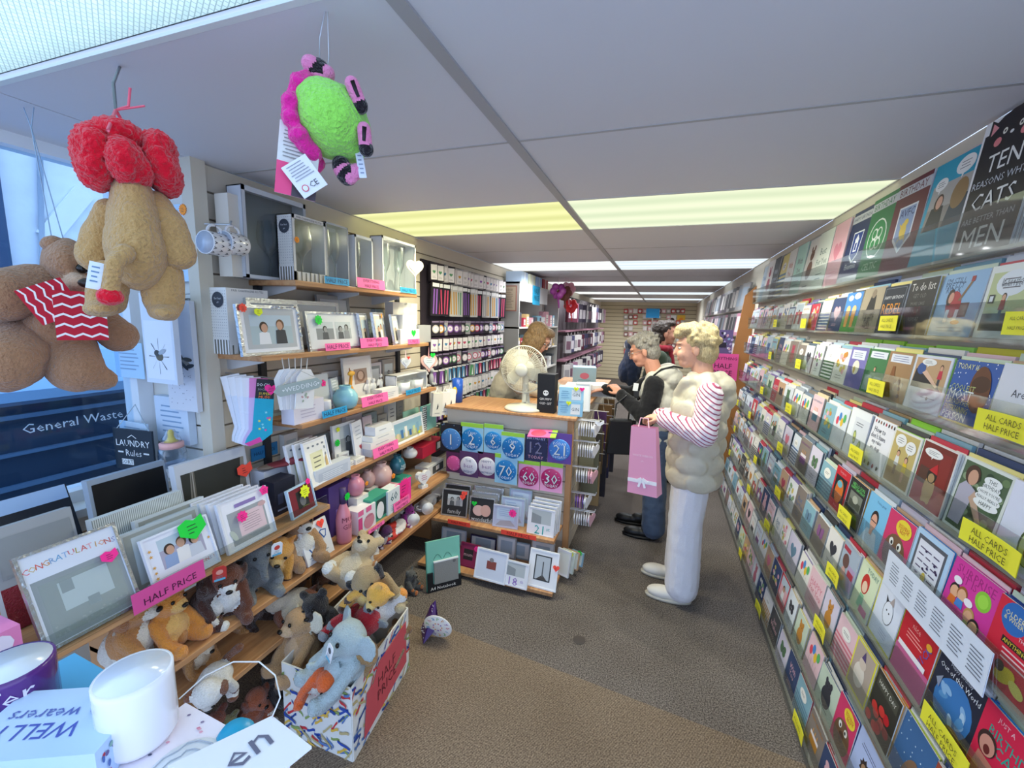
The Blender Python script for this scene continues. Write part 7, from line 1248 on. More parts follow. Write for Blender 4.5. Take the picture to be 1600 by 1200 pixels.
def puff(cx, cy, a, b, z0, z1, rows, cols, m, bulge=.03):
    L = []
    for r in range(rows):
        z = z0+(z1-z0)*(r+.5)/rows; hz = (z1-z0)/rows*.6
        for k in range(cols):
            t = 2*math.pi*(k+.5*(r % 2))/cols; x, y = cx+a*math.cos(t), cy+b*math.sin(t); L.append(('e', (x, y, z), (bulge, 2*math.pi*max(a, b)/cols*.52, hz), Matrix.Rotation(t, 3, 'Z'), m))
    return L
# --- blonde woman with the pink bag
rootp = (.205, 2.61, 0)
hc = (.035, .0, 1.468); HB, T, R = head_blobs(hc, .10, 1.0)
lsh, lel, lwr = (-.05, .19, 1.24), (-.03, .27, 1.04), (.165, .17, 1.085); rsh, rel, rwr = (-.05, -.19, 1.24), (0, -.25, 1.02), (.19, -.06, 1.05)
body = HB+[('c', (-.01, 0, 1.40), (-.03, 0, 1.28), .055, .06, SKIN), ('e', (-.03, 0, 1.2), (.1, .18, .1), None, SKIN), ('e', (-.02, 0, 1.0), (.11, .16, .2), None, SKIN), ('e', (-.02, 0, .84), (.12, .17, .12), None, SKIN)]+legs(.11)+arm(lsh, lel, lwr)+arm(rsh, rel, rwr)+hand_blobs(lwr, (.75, -.6, .0), (0, .2, 1), .95, SKIN, .9, 1)+hand_blobs(rwr, (.5, .8, .1), (.2, 0, 1), .95, SKIN, .9, -1)
w1 = blob('person', body, .0055, 3, None, rootp, (0, 0, math.pi)); tag(w1, 'woman with blonde hair in cream quilted gilet and white trousers, arms folded', 'person')
eyes(w1, T)
H1 = HAIRM('8f7a50', 'd9c79a', 'blonde'); hb = [('e', T(-.035, 0, .045), (.1, .088, .092), R, H1), ('e', T(-.06, 0, -.02), (.07, .08, .085), R, H1), ('e', T(.03, 0, .105), (.07, .075, .04), R, H1), ('e', T(.07, 0, .085), (.035, .06, .032), R, H1)]
rh = random.Random(2)
for k in range(64):
    t = rh.uniform(0, 2*math.pi); ph = rh.uniform(.1, 1.75); v = Vector((math.cos(t)*math.sin(ph), math.sin(t)*math.sin(ph), math.cos(ph)))
    if v.x > .55 and v.z < .45: continue
    hb.append(('e', T(-.03+v.x*.098, v.y*.084, .04+v.z*.092), (.024, .018, .014), Euler((rh.uniform(0, 3), rh.uniform(0, 3), t)).to_matrix(), H1))
blob('hair', hb, .0055, 2, w1, None, None, .006, 10)
TR = cloth('e4e3ea'); tr = [('c', (-.01, y*.08, .82), (.0, y*.1, .48), .105, .09, TR) for y in (-1, 1)]+[('c', (0, y*.1, .48), (-.005, y*.112, .10), .09, .094, TR) for y in (-1, 1)]+[('e', (-.02, 0, .8), (.118, .165, .08), None, TR)]
blob('trousers', tr, .008, 4, w1, None, None, .008, 3)
for y, x in ((.115, .0), (-.115, .035)): shoe(w1, x, y, 'e6e0d6', 0, 'c9c2b4')
GI = P('c6bfab', .42, bump=.15, scale=40, var=.06, sheen=.2); g = [('e', (-.02, 0, z_), (.142, .2, .12), None, GI) for z_ in (.80, .88, .96, 1.04, 1.12)]+[('e', (-.03, 0, 1.2), (.118, .19, .1), None, GI)]
g += puff(-.02, 0, .130, .188, .70, 1.18, 5, 7, GI, .023)
for k in range(11): t = math.pi*(.22+k*.156); g.append(('e', (-.035+.075*math.cos(t)*-1-.02, .085*math.sin(2*math.pi*k/11), 1.295+.01*math.cos(k)), (.045, .05, .045), None, GI))
g += [('e', (-.115, 0, 1.26), (.085, .12, .075), None, GI), ('e', (-.15, 0, 1.2), (.06, .1, .07), None, GI), ('c', (-.04, .17, 1.235), (-.04, .08, 1.30), .05, .05, GI), ('c', (-.04, -.17, 1.235), (-.04, -.08, 1.30), .05, .05, GI), ('c', (.06, .06, 1.28), (.09, .0, 1.2), .035, .035, GI)]
blob('gilet', g, .007, 6, w1, None, None, .006, 5)
ST = wave('pinkstripe', 'a4486a', 'efe3e8', 17, 'Z', .8, .16, .24, 0, 0, 'Object', (.35, .5, 0))
for nm, s_, e_, w_ in (('sleeve', lsh, lel, lwr), ('sleeve', rsh, rel, rwr)): blob(nm, [('e', s_, (.066, .066, .066), None, ST), ('c', s_, e_, .066, .064, ST), ('c', e_, tuple(Vector(e_).lerp(Vector(w_), .96)), .063, .05, ST)], .007, 3, w1, None, None, .012, 5)
# --- the pink carrier bag on her arm
P0 = HY(1008, 662, 2.36); bg = empty('carrier_bag', (-.03, 2.335, HY(1006, 770, 2.335).z), Euler((0, -.07, -.35))); hB = 1.055-HY(1006, 770, 2.335).z; q = MB(); wT, wB, dB = .135, .165, .075; PK = P('eda2bf', .45)
q.raw([(-wB/2, -dB/2, 0), (wB/2, -dB/2, 0), (wB/2, dB/2, 0), (-wB/2, dB/2, 0), (-wT/2, -dB*.25, hB), (wT/2, -dB*.25, hB), (wT/2, dB*.25, hB), (-wT/2, dB*.25, hB)], [(0, 3, 2, 1), (0, 1, 5, 4), (1, 2, 6, 5), (2, 3, 7, 6), (3, 0, 4, 7)], PK); q.obj('bag_body', bg)
Mt = Matrix.Translation((0, -dB/2, 0)) @ Matrix.Rotation(-math.atan2(dB*.25, hB), 4, 'X'); a = Art(wB, hB).text('WHITE RIBBON', .5, .58, .085, P('f8dfe8'), .66).text('gifts', .5, .5, .05, P('f8dfe8'), .4); q = MB(); q.art(a, -.001, Mt); q.obj('lettering', bg)
q = MB(); q.box((0, -.0015, hB*.2), (wB*.97, .001, .02), P('f4f0f4', .3), None, Mt); [q.box((s*.018, -.004, hB*.22), (.036, .003, .014), P('f8f4f8', .3), (0, s*.5, 0), Mt) for s in (-1, 1)]; [q.box((s*.012, -.004, hB*.165), (.012, .002, .04), P('f8f4f8', .3), (0, -s*.3, 0), Mt) for s in (-1, 1)]; q.obj('ribbon', bg)
q = MB(); q.tube([(-.03, -.015, hB-.01), (-.02, -.005, hB+.045), (.02, -.005, hB+.045), (.03, -.015, hB-.01)], .003, P('f0b4cc'), 6); q.obj('handle', bg); tag(bg, 'tall pink paper carrier bag with white ribbon on the blonde woman\'s arm', 'bag')
# --- grey-haired woman at the counter
hc = (.155, .0, 1.395); HB, T, R = head_blobs(hc, .34, 1.0, SKIN2); lsh, lel, lwr = (.06, .19, 1.17), (.09, .26, .95), (.29, .13, 1.08); rsh, rel, rwr = (.06, -.19, 1.17), (.22, -.22, 1.03), (.43, -.13, 1.07)
body = HB+[('c', (.10, 0, 1.33), (.05, 0, 1.2), .055, .062, SKIN2), ('e', (.04, 0, 1.13), (.1, .18, .1), None, SKIN2), ('e', (.02, 0, .97), (.11, .17, .2), None, SKIN2), ('e', (0, 0, .82), (.12, .17, .12), None, SKIN2)]+legs(.10, .84, SKIN2)+arm(lsh, lel, lwr, SKIN2)+arm(rsh, rel, rwr, SKIN2)+hand_blobs(lwr, (.5, -.5, .5), (-.3, .5, .6), .92, SKIN2, .7, 1)+hand_blobs(rwr, (1, .2, -.2), (.1, 0, 1), .92, SKIN2, .5, -1)
w2 = blob('person', body, .0055, 3, None, (.03, 3.31, 0), (0, 0, math.pi)); tag(w2, 'grey-haired woman in pale hooded gilet with black sleeves leaning at the counter', 'person'); eyes(w2, T); glasses(w2, T, '8a7a70')
H2 = HAIRM('5f5a52', 'b4aea2', 'grey'); blob('hair', [('e', T(-.03, 0, .045), (.098, .083, .085), R, H2), ('e', T(-.055, 0, -.02), (.065, .076, .075), R, H2), ('e', T(.035, 0, .1), (.06, .066, .034), R, H2)]+[('e', T(-.03+.096*math.cos(k*2.4)*math.sin(.3+k*.05), .084*math.sin(k*2.4)*math.sin(.3+k*.05), .045+.088*math.cos(.3+k*.05)), (.02, .014, .012), Euler((k, k*.7, k*2.4)).to_matrix(), H2) for k in range(28)], .0055, 2, w2, None, None, .006, 10)
JE = cloth('4a5a74'); blob('jeans', [('c', (0, y*.085, .82), (.005, y*.1, .46), .105, .085, JE) for y in (-1, 1)]+[('c', (.005, y*.1, .46), (-.01, y*.105, .09), .085, .085, JE) for y in (-1, 1)]+[('e', (0, 0, .8), (.13, .175, .1), None, JE)], .008, 3, w2, None, None, .012, 4)
for y, x in ((.105, .02), (-.105, .1)): shoe(w2, x, y, '17171a', 0, '0e0e10')
BK = cloth('1b1b1f')
for s_, e_, w_ in ((lsh, lel, lwr), (rsh, rel, rwr)): blob('sleeve', [('e', s_, (.07, .07, .07), None, BK), ('c', s_, e_, .07, .066, BK), ('c', e_, tuple(Vector(e_).lerp(Vector(w_), .95)), .064, .045, BK)], .007, 3, w2, None, None, .012, 5)
G2 = P('cfccbf', .6, bump=.15, scale=40, var=.06, sheen=.2); g = [('e', (.02, 0, .98), (.135, .19, .24), None, G2), ('e', (.04, 0, 1.12), (.115, .18, .11), None, G2), ('e', (0, 0, .78), (.145, .19, .12), None, G2), ('e', (-.05, 0, 1.21), (.085, .13, .08), None, G2), ('e', (-.01, .08, 1.25), (.09, .055, .055), (0, .4, .3), G2), ('e', (-.01, -.08, 1.25), (.09, .055, .055), (0, .4, -.3), G2), ('c', (.08, .09, 1.22), (.13, .05, 1.08), .04, .035, G2), ('c', (.08, -.09, 1.22), (.13, -.05, 1.08), .04, .035, G2)]+puff(.01, 0, .118, .168, .72, 1.08, 3, 6, G2, .024)
blob('gilet', g, .008, 2, w2, None, None, .008, 6)
q = MB(); q.tube([(-.12, .05, 1.29), (-.06, .115, 1.305), (.02, .13, 1.28), (.08, .12, 1.22), (.13, .09, 1.1), (.15, .07, .95)], .007, BLACK, 6); q.obj('hood_trim', w2)
# her black handbag
e = empty('handbag', (-.235, 3.085, .665), Euler((0, 0, .25))); q = MB(); q.prism([(-.095, 0), (.095, 0), (.08, .25), (-.08, .25)], .075, P('141416', .35)); q.obj('bag_body', e, None, None, .008); q = MB(); q.tube([(-.05, 0, .24), (-.04, .0, .36), (.03, .02, .42), (.06, .02, .36), (.05, 0, .24)], .006, P('141416', .35), 6); q.obj('strap', e); tag(e, 'black handbag hanging from the grey-haired woman\'s arm', 'handbag')
e = empty('scarf', (-.16, 3.10, .62)); q = MB(); [q.box((.01*math.sin(k*1.3), 0, .055*k+.03), (.035, .012, .056), P('e6e6e6' if k % 2 else '2a2a2e'), (0, .15*math.sin(k), 0)) for k in range(8)]; q.obj('cloth', e, (-.0, .12, .1)); tag(e, 'black and white patterned scarf hanging inside the grey-haired woman\'s gilet', 'scarf')
# --- shop assistant bending behind the fan
hc = (.325, .0, 1.445); HB, T, R = head_blobs(hc, .55, 1.0); lsh, lel, lwr = (.17, -.17, 1.27), (.28, -.24, 1.08), (.47, -.14, 1.03); rsh, rel, rwr = (.17, .17, 1.27), (.30, .23, 1.08), (.48, .12, 1.03)
body = HB+[('c', (.26, 0, 1.40), (.18, 0, 1.28), .055, .06, SKIN), ('e', (.14, 0, 1.22), (.11, .17, .1), None, SKIN), ('e', (.07, 0, 1.03), (.11, .155, .2), (0, .35, 0), SKIN), ('e', (0, 0, .86), (.12, .16, .12), None, SKIN)]+legs(.1, .84)+arm(lsh, lel, lwr)+arm(rsh, rel, rwr)+hand_blobs(lwr, (1, .1, -.1), (0, 0, 1), .92, SKIN, .4, -1)+hand_blobs(rwr, (1, -.1, -.1), (0, 0, 1), .92, SKIN, .4, 1)
w3 = blob('person', body, .006, 3, None, (-1.27, 3.42, 0), (0, 0, -.12)); tag(w3, 'shop assistant with brown bob and glasses bending behind the fan', 'person'); eyes(w3, T); glasses(w3, T)
H3 = HAIRM('4a3826', 'a08058', 'brown'); blob('hair', [('e', T(-.03, 0, .05), (.1, .085, .085), R, H3), ('e', T(-.05, 0, -.03), (.075, .085, .095), R, H3), ('e', T(-.05, 0, -.1), (.06, .075, .06), R, H3), ('e', T(.045, .06, -.01), (.035, .022, .09), R, H3), ('e', T(.045, -.06, -.01), (.035, .022, .09), R, H3), ('e', T(.045, 0, .092), (.055, .07, .035), R, H3), ('e', T(0, .074, -.05), (.05, .026, .09), R, H3), ('e', T(0, -.074, -.05), (.05, .026, .09), R, H3)], .006, 3, w3, None, None, .006, 10)
CA = cloth('b8b0a0'); blob('cardigan', [('e', (.14, 0, 1.2), (.14, .195, .13), None, CA), ('e', (.07, 0, 1.02), (.15, .19, .23), (0, .35, 0), CA), ('e', (.0, 0, .84), (.16, .2, .16), None, CA), ('e', (.13, 0, 1.3), (.09, .12, .05), (0, .4, 0), CA)], .009, 3, w3, None, None, .016, 4)
for s_, e_, w_ in ((lsh, lel, lwr), (rsh, rel, rwr)): blob('sleeve', [('e', s_, (.068, .068, .068), None, CA), ('c', s_, e_, .068, .062, CA), ('c', e_, tuple(Vector(e_).lerp(Vector(w_), .93)), .06, .045, CA)], .008, 3, w3, None, None, .014, 5)
BT = cloth('24242a'); blob('trousers', [('c', (0, y*.085, .82), (.0, y*.1, .1), .1, .08, BT) for y in (-1, 1)], .01, 3, w3)
for y in (-.1, .1): shoe(w3, 0, y, '17171a', 0, '0e0e10')
# --- customer with backpack further down the aisle
hc = (.03, 0, 1.50); HB, T, R = head_blobs(hc, -.02, 1.0, SKIN2); lsh, lel, lwr = (-.03, -.2, 1.27), (.02, -.24, 1.0), (.2, -.18, 1.05); rsh, rel, rwr = (-.03, .2, 1.27), (.02, .24, 1.0), (.2, .18, 1.05)
body = HB+[('c', (-.0, 0, 1.43), (-.02, 0, 1.3), .055, .06, SKIN2), ('e', (-.02, 0, 1.22), (.1, .19, .1), None, SKIN2), ('e', (-.02, 0, 1.02), (.11, .16, .2), None, SKIN2), ('e', (-.02, 0, .86), (.12, .16, .12), None, SKIN2)]+legs(.1)+arm(lsh, lel, lwr, SKIN2)+arm(rsh, rel, rwr, SKIN2)+hand_blobs(lwr, (1, .2, 0), (0, 0, 1), .95, SKIN2, .7, -1)+hand_blobs(rwr, (1, -.2, 0), (0, 0, 1), .95, SKIN2, .7, 1)
w4 = blob('person', body, .006, 3, None, (.0, 4.58, 0), (0, 0, .1)); tag(w4, 'dark-haired person in green coat and red scarf facing the far rack', 'person'); eyes(w4, T)
H4 = HAIRM('1c1614', '4a3a32', 'dark'); blob('hair', [('e', T(-.035, 0, .045), (.1, .085, .088), R, H4), ('e', T(-.065, 0, -.03), (.07, .082, .09), R, H4), ('e', T(.03, 0, .1), (.06, .068, .034), R, H4)], .007, 2, w4, None, None, .02, 10)
CO = cloth('3d4a3c'); blob('coat', [('e', (-.02, 0, 1.0), (.15, .2, .3), None, CO), ('e', (-.02, 0, 1.22), (.125, .21, .1), None, CO), ('e', (-.02, 0, .75), (.16, .2, .2), None, CO), ('c', (-.02, 0, 1.28), (-.02, 0, 1.33), .1, .08, CO)], .009, 3, w4, None, None, .012, 5)
for s_, e_, w_ in ((lsh, lel, lwr), (rsh, rel, rwr)): blob('sleeve', [('e', s_, (.072, .072, .072), None, CO), ('c', s_, e_, .072, .066, CO), ('c', e_, tuple(Vector(e_).lerp(Vector(w_), .95)), .064, .05, CO)], .008, 3, w4)
RS = cloth('9c2a3a'); blob('scarf', [('e', (-.0+.075*math.cos(t), .075*math.sin(t), 1.355), (.04, .04, .035), None, RS) for t in [k*.63 for k in range(10)]]+[('c', (.08, 0, 1.33), (.12, .0, 1.15), .035, .03, RS)], .008, 2, w4)
BT2 = cloth('2c2c34'); blob('trousers', [('c', (0, y*.085, .82), (.0, y*.1, .1), .1, .08, BT2) for y in (-1, 1)], .01, 3, w4)
for y in (-.1, .1): shoe(w4, 0, y, '1f1a18', 0, '0e0e10')
e = empty('backpack', (-.27, 4.56, .98), (0, 0, .1)); NV = cloth('27324c'); blob('main_pack', [('e', (0, 0, .2), (.1, .17, .24), None, NV), ('e', (-.08, 0, .12), (.06, .13, .12), None, NV), ('e', (.0, 0, .4), (.09, .15, .08), None, NV)], .01, 3, e, None, None, .016, 5)
q = MB(); [q.tube([(.06, s*.1, .4), (.16, s*.12, .42), (.24, s*.12, .36)], .015, P('4a5a70'), 6) for s in (-1, 1)]; q.obj('strap', e); tag(e, 'navy backpack worn by the person in the green coat', 'backpack')
# ------------------------------------------------------------------ soft toys
def plush(label, loc, s, rot, cols, ears='round', name='soft_toy', cat='soft toy', group=None, tagc=None, voxel=None, pose='sit', trunk=False, tail=None):
    """sitting soft toy, faces local -y, s = height"""
    B, E_, Mz, Ft = [fur(c) for c in (cols+[cols[0]]*4)[:4]]
    S = lambda x, y, z: (x*s, y*s, z*s); R3 = lambda x, y, z: (x*s, y*s, z*s)
    b = [('e', S(0, 0, .3), R3(.24, .21, .3), None, B), ('e', S(0, -.06, .68), R3(.21, .2, .19), None, B), ('e', S(0, -.22, .63), R3(.11, .12, .085), None, Mz), ('e', S(0, -.15, .3), R3(.16, .1, .2), None, Mz)]
    for k in (-1, 1):
        if ears == 'round': b.append(('e', S(k*.17, 0, .86), R3(.085, .05, .085), None, E_))
        elif ears == 'flop': b.append(('e', S(k*.22, -.04, .66), R3(.05, .09, .16), (0, k*.25, 0), E_))
        elif ears == 'long': b.append(('c', S(k*.1, .02, .82), S(k*.2, .05, 1.08), .05*s, .045*s, E_))
        elif ears == 'big': b.append(('e', S(k*.26, .03, .7), R3(.15, .035, .16), (0, 0, k*.3), E_))
        elif ears == 'point': b.append(('c', S(k*.12, .0, .82), S(k*.16, .0, .96), .06*s, .02*s, E_))
        b += [('c', S(k*.2, -.04, .46), S(k*.24, -.24, .24), .075*s, .075*s, B), ('c', S(k*.13, -.1, .11), S(k*.19, -.36, .1), .09*s, .1*s, B), ('e', S(k*.2, -.44, .12), R3(.085, .05, .1), None, Ft), ('e', S(k*.245, -.28, .22), R3(.07, .06, .06), None, Ft)]
    if trunk: b += [('c', S(0, -.25, .62), S(0, -.4, .46), .06*s, .05*s, B), ('c', S(0, -.4, .46), S(0, -.47, .5), .05*s, .045*s, B)]
    if tail: b.append(('c', S(.1, .2, .12), S(.3, .35, .2), .06*s, .07*s, fur(tail)))
    o = blob(name, b, voxel or max(.0035, s*.028), 2, None, loc, rot, s*.03, 6/s*.12+2)
    q = MB(); 
    for k in (-1, 1): q.ell(S(k*.09, -.245, .73), R3(.026, .02, .028), P('120e0c', .1))
    ey = q.obj('eyes', o); ey['kind'] = 'stuff'
    if not trunk: q = MB(); q.ell(S(0, -.335, .655), R3(.045, .03, .03), P('15110f', .3)); q.obj('nose', o)
    if tagc:
        q = MB(); q.prism([(-.02, 0), (.02, 0), (.02, .05), (.012, .06), (-.012, .06), (-.02, .05)], .002, P(tagc[0])); q.art(Art(.04, .06).ell(.5, .62, .26, .26, P(tagc[1])).rect(.1, .0, .9, .16, P('6ab4d0')).lines(.2, .8, .2, .4, 2, P('8a8a90'), .3), -.001, None, .0003); q.obj('swing_tag', o, S(*tagc[2]), tagc[3] if len(tagc) > 3 else (0, 0, 0))
    return tag(o, label, cat, group)
RT = FACE_RIGHT
# --- toys on the two low shelves and beneath
def at(px, py, X): return HX(px, py, X)
def toyL(label, px, py, X, z, s, rot, *a, **k):
    p = HX(px, py, X); return plush(label, (p.x, p.y, z), s*1.1, rot, *a, **k)
GS = 'soft toys on the low shelves'
toyL('tan dog soft toy with white muzzle lying behind the white mug', 205, 1005, -1.50, F2, .24, Euler((0, 0, RT+.5)), ['c4874a', 'a86a34', 'ece2d2', 'c4874a'], 'flop', group=GS, tagc=('e6e8ea', 'd83a7c', (.25, -.2, .75)))
toyL('ginger striped soft toy beside the tan dog', 262, 1005, -1.47, F2, .22, Euler((0, 0, RT+.2)), ['e0903a', 'd07a2a', 'f0b868', 'e0903a'], 'round', group=GS)
toyL('dark brown soft toy with a white paw by the ginger toy', 315, 985, -1.48, F2, .2, Euler((.2, 0, RT+.5)), ['4a2a20', '3a2018', 'ece6dc', 'ece6dc'], 'flop', group=GS)
toyL('brown and white puppy with red tag facing the aisle', 352, 950, -1.47, F2, .23, Euler((.3, 0, RT-.5)), ['6a3a24', '4a2c20', 'f0ece6', '6a3a24'], 'flop', group=GS, tagc=('c83a34', 'e8a090', (-.1, -.3, .9)))
toyL('white goose soft toy lying on the shelf under the pink sign', 290, 955, -1.56, F2, .18, Euler((1.0, .3, RT)), ['e6e2dc', 'e6e2dc', 'e8c84a', 'e8c84a'], 'none', group=GS)
toyL('grey elephant soft toy with white and red tag', 398, 915, -1.49, F2, .24, Euler((.25, 0, RT-.4)), ['6e7274', '7c8082', '6e7274', '84888a'], 'big', group=GS, trunk=True, tagc=('f0f0f0', 'd8483a', (.18, -.3, .72)))
toyL('orange giraffe soft toy with dark hooves above the elephant', 418, 880, -1.52, F2, .24, Euler((.5, .3, RT-.7)), ['e2a24a', 'd88a34', 'ecbc74', '3a2018'], 'point', group=GS)
toyL('white and tan kangaroo soft toy below the maroon frame', 468, 870, -1.47, F2, .25, Euler((0, 0, RT-.3)), ['b48a5e', 'b48a5e', 'ece8de', 'b48a5e'], 'point', group=GS)
toyL('white puppy soft toy with brown patches on the bottom shelf', 345, 1030, -1.44, F3, .2, Euler((1.25, 0, RT-.9)), ['e9e5de', '7a4a30', 'e9e5de', '7a4a30'], 'flop', group=GS, tail='7a4a30')
toyL('chestnut horse soft toy on the bottom shelf behind the basket', 432, 985, -1.46, F3, .2, Euler((.9, 0, RT+.6)), ['8a4a26', '5a2c18', '8a4a26', 'e6dccc'], 'point', group=GS)
toyL('dark brown bear soft toy at the back of the bottom shelf', 390, 985, -1.58, F3, .18, Euler((.4, 0, RT)), ['3a2218', '3a2218', '5a3a2a', '3a2218'], 'round', group=GS)
toyL('purple octopus soft toy on the bottom shelf near the counter', 590, 860, -1.46, F3, .15, Euler((.5, 0, RT)), ['5c2a5e', '5c2a5e', 'e6dcd8', 'e6dcd8'], 'none', group=GS)
toyL('white rabbit soft toy beside the purple octopus', 568, 872, -1.45, F3, .16, Euler((.5, 0, RT+.3)), ['e4e0da', 'e4e0da', 'f0ece8', 'e4e0da'], 'long', group=GS)
toyL('magenta unicorn soft toy on the bottom shelf by the notebook pack', 632, 850, -1.46, F3-.0, .14, Euler((.3, 0, RT)), ['8a1f7c', '8a1f7c', 'a83a98', 'e6dce4'], 'point', group=GS)
toyL('dark grey seal soft toy on the bottom shelf', 545, 895, -1.48, F3, .15, Euler((.8, 0, RT)), ['4a4e50', '4a4e50', 'c9cccc', '4a4e50'], 'none', group=GS)
rt = random.Random(17)
for k, (px, py, X, zz) in enumerate(((170, 1030, -1.56, F2), (235, 985, -1.60, F2), (330, 930, -1.58, F2), (375, 915, -1.62, F2), (440, 905, -1.58, F2), (300, 1060, -1.56, F3), (360, 1000, -1.62, F3), (415, 1000, -1.60, F3), (470, 950, -1.58, F3), (505, 930, -1.50, F3), (525, 905, -1.58, F3), (610, 862, -1.56, F3))):
    c, cn = rt.choice([(['7a3c24', '5a2a18', 'c8a484', '7a3c24'], 'rust'), (['c08a50', 'a87440', 'e8d4b4', 'c08a50'], 'golden'), (['8a8680', '8a8680', 'd0ccc4', '8a8680'], 'grey'), (['3c2a22', '3c2a22', '6a4a38', '3c2a22'], 'dark brown'), (['e2dcd2', 'c8b8a4', 'f0ece4', 'e2dcd2'], 'cream')]); er = rt.choice(['round', 'flop', 'point'])
    toyL('%s soft toy, %s ears, back of %s low shelf, %s from near end' % (cn, {'round': 'round', 'flop': 'floppy', 'point': 'pointed'}[er], 'middle' if zz == F2 else 'bottom', ORD[k+1 if zz == F2 else k-4]), px, py, X, zz, .18, Euler((rt.uniform(0, .5), 0, RT+rt.uniform(-.6, .6))), c, er, group=GS)
FG = 'soft toys on the floor under the shelves'
for k, (px, py, s, c, ears, lab) in enumerate(((330, 1100, .2, ['7c3a22', '5a2818', '8a4a30', 'e0d4c4'], 'round', 'rust red bear under the bottom shelf nearest the mugs'), (385, 1085, .2, ['9a5030', '7a3a20', '9a5030', 'ddd0c0'], 'flop', 'rust brown dog lying under the bottom shelf'), (420, 1060, .18, ['4a4440', '4a4440', '8a8278', '4a4440'], 'round', 'dark grey bear under the bottom shelf by the basket'), (350, 1150, .18, ['6a6440', '5a5434', '8a8458', '6a6440'], 'round', 'olive turtle toy on the floor under the shelves'), (640, 900, .15, ['5a5a58', '5a5a58', '4a4a48', 'c8743a'], 'round', 'grey round bird toy on the floor by the notebook pack'), (615, 905, .14, ['b0a482', 'b0a482', 'dccfb0', 'b0a482'], 'flop', 'sandy dog toy on the floor behind the basket'), (450, 1010, .16, ['3c2c28', '3c2c28', '5a4038', '3c2c28'], 'round', 'black brown bear on the floor behind the basket'))):
    p = HX(px, py, -1.43 if k < 4 else (-1.30 if k < 6 else -1.45)); plush(lab, (p.x, p.y, .0), s, Euler((.3 if k % 2 else 0, 0, RT+.4*(k % 3-1))), c, ears, group=FG)
# --- basket of toys on the floor
A, Bc, Cc = HZ(447, 1142, 0), HZ(552, 1190, 0), HZ(638, 1042, 0); Dd = A+(Cc-Bc)
HBK = HX(540, 1072, Bc.x).z; HBK = .30
bk = empty('toy_basket', ((A+Bc+Cc+Dd)/4)); o_ = bk.location
def ribbons(u, v, w, h, n, rs):
    a = Art(w, h); cs = ['2a4aa0', 'c8343c', '8aa05a', 'd8b04a', '2a4a8c', 'b9a878', '5a7ab0']
    for k in range(n):
        u0, v0 = rs.random(), rs.random(); t = rs.uniform(-.9, .9); L_ = rs.uniform(.05, .11)/w*.6; th = .011/w; pts = []
        for i in range(5): s_ = (i/4-.5)*2; pts.append((u0+L_*s_*math.cos(t)*.5-th*.5*math.sin(t), v0+(L_*s_*math.sin(t)*.5+th*.35*math.sin(s_*2.5))*w/h+th*.4*w/h))
        low = [(p_[0], p_[1]-th*w/h) for p_ in pts[::-1]]; P_ = [(min(1, max(0, x)), min(1, max(0, y))) for x, y in pts+low]; a.poly(P_, P(cs[k % len(cs)], .7))
    return a
rs = random.Random(4)
for p0, p1, n in ((A, Bc, 90), (Bc, Cc, 100), (Cc, Dd, 0), (Dd, A, 0)):
    w = (p1-p0).length; d = (p1-p0); rz = math.atan2(d.y, d.x); q = MB(); q.box((0, 0, HBK/2), (w, .006, HBK), P('dcdcd8', .7, bump=.2, scale=20)); 
    if n: q.art(ribbons(0, 0, w, HBK, n, rs), -.003, None, .0012)
    q.obj('side', bk, (p0+p1)/2-o_, (0, 0, rz))
q = MB(); q.raw([A-o_, Bc-o_, Cc-o_, Dd-o_], [(0, 1, 2, 3)], P('c9c9c4'), Matrix.Translation((0, 0, .004))); q.obj('bottom', bk)
d = Cc-Bc; rz = math.atan2(d.y, d.x); w = d.length; q = MB(); q.prism([(-w*.36, .03), (w*.42, .06), (w*.42, .26), (-w*.1, .255), (-w*.2, .2), (-w*.3, .2)], .002, P('c8505a', .6)); q.art(Art(w*.6, .16).text('HALF', .55, .66, .16, P('6a1f2a'), .6).text('PRICE', .55, .3, .16, P('6a1f2a'), .6), -.001, None, .0003, .07); q.obj('sale_card', bk, (Bc+Cc)/2-o_+Vector((d.y, -d.x, 0)).normalized()*.008, (0, 0, rz))
tag(bk, 'white fabric storage basket printed with colourful ribbons, full of soft toys', 'basket')
PB = 'soft toys piled in the basket'
def toyB(label, px, py, Y, s, rot, *a, **k):
    p = HY(px, py, Y)+Vector((0, 0, .045)); return plush(label, p, s*1.32, rot, *a, **k)
toyB('pale blue elephant soft toy patterned with grey hearts', 535, 1085, 1.15, .24, Euler((-.15, .2, -.45)), ['b4c4c8', 'b4c4c8', 'b4c4c8', 'b4c4c8'], 'big', group=PB, trunk=True, tagc=('f0f0f2', '5a5a60', (.12, -.34, .62)))
el = [o for o in bpy.data.objects if o.name.startswith('soft_toy')][-1]
el = bpy.context.scene.objects[el.name]
toyB('tan deer soft toy with cream ears in the basket', 478, 1060, 1.20, .22, Euler((-.1, -.15, -.3)), ['c49a6c', 'ece2cc', 'd8b48c', 'c49a6c'], 'big', group=PB)
toyB('orange and white clownfish soft toy at the basket rim', 490, 1078, 1.12, .15, Euler((.9, .5, .9)), ['f0692a', 'f0692a', 'f0ece6', 'f0692a'], 'none', group=PB)
toyB('white penguin soft toy with orange feet upside down in the basket', 596, 985, 1.30, .19, Euler((-1.5, .5, .9)), ['e9e6e2', '1c1c20', 'f0eee8', 'f59a3c'], 'none', group=PB)
toyB('grey mouse soft toy wearing red in the basket', 545, 985, 1.33, .2, Euler((.6, .9, .4)), ['b81f2c', '8a9098', '8a9098', '9a9ea6'], 'round', group=PB)
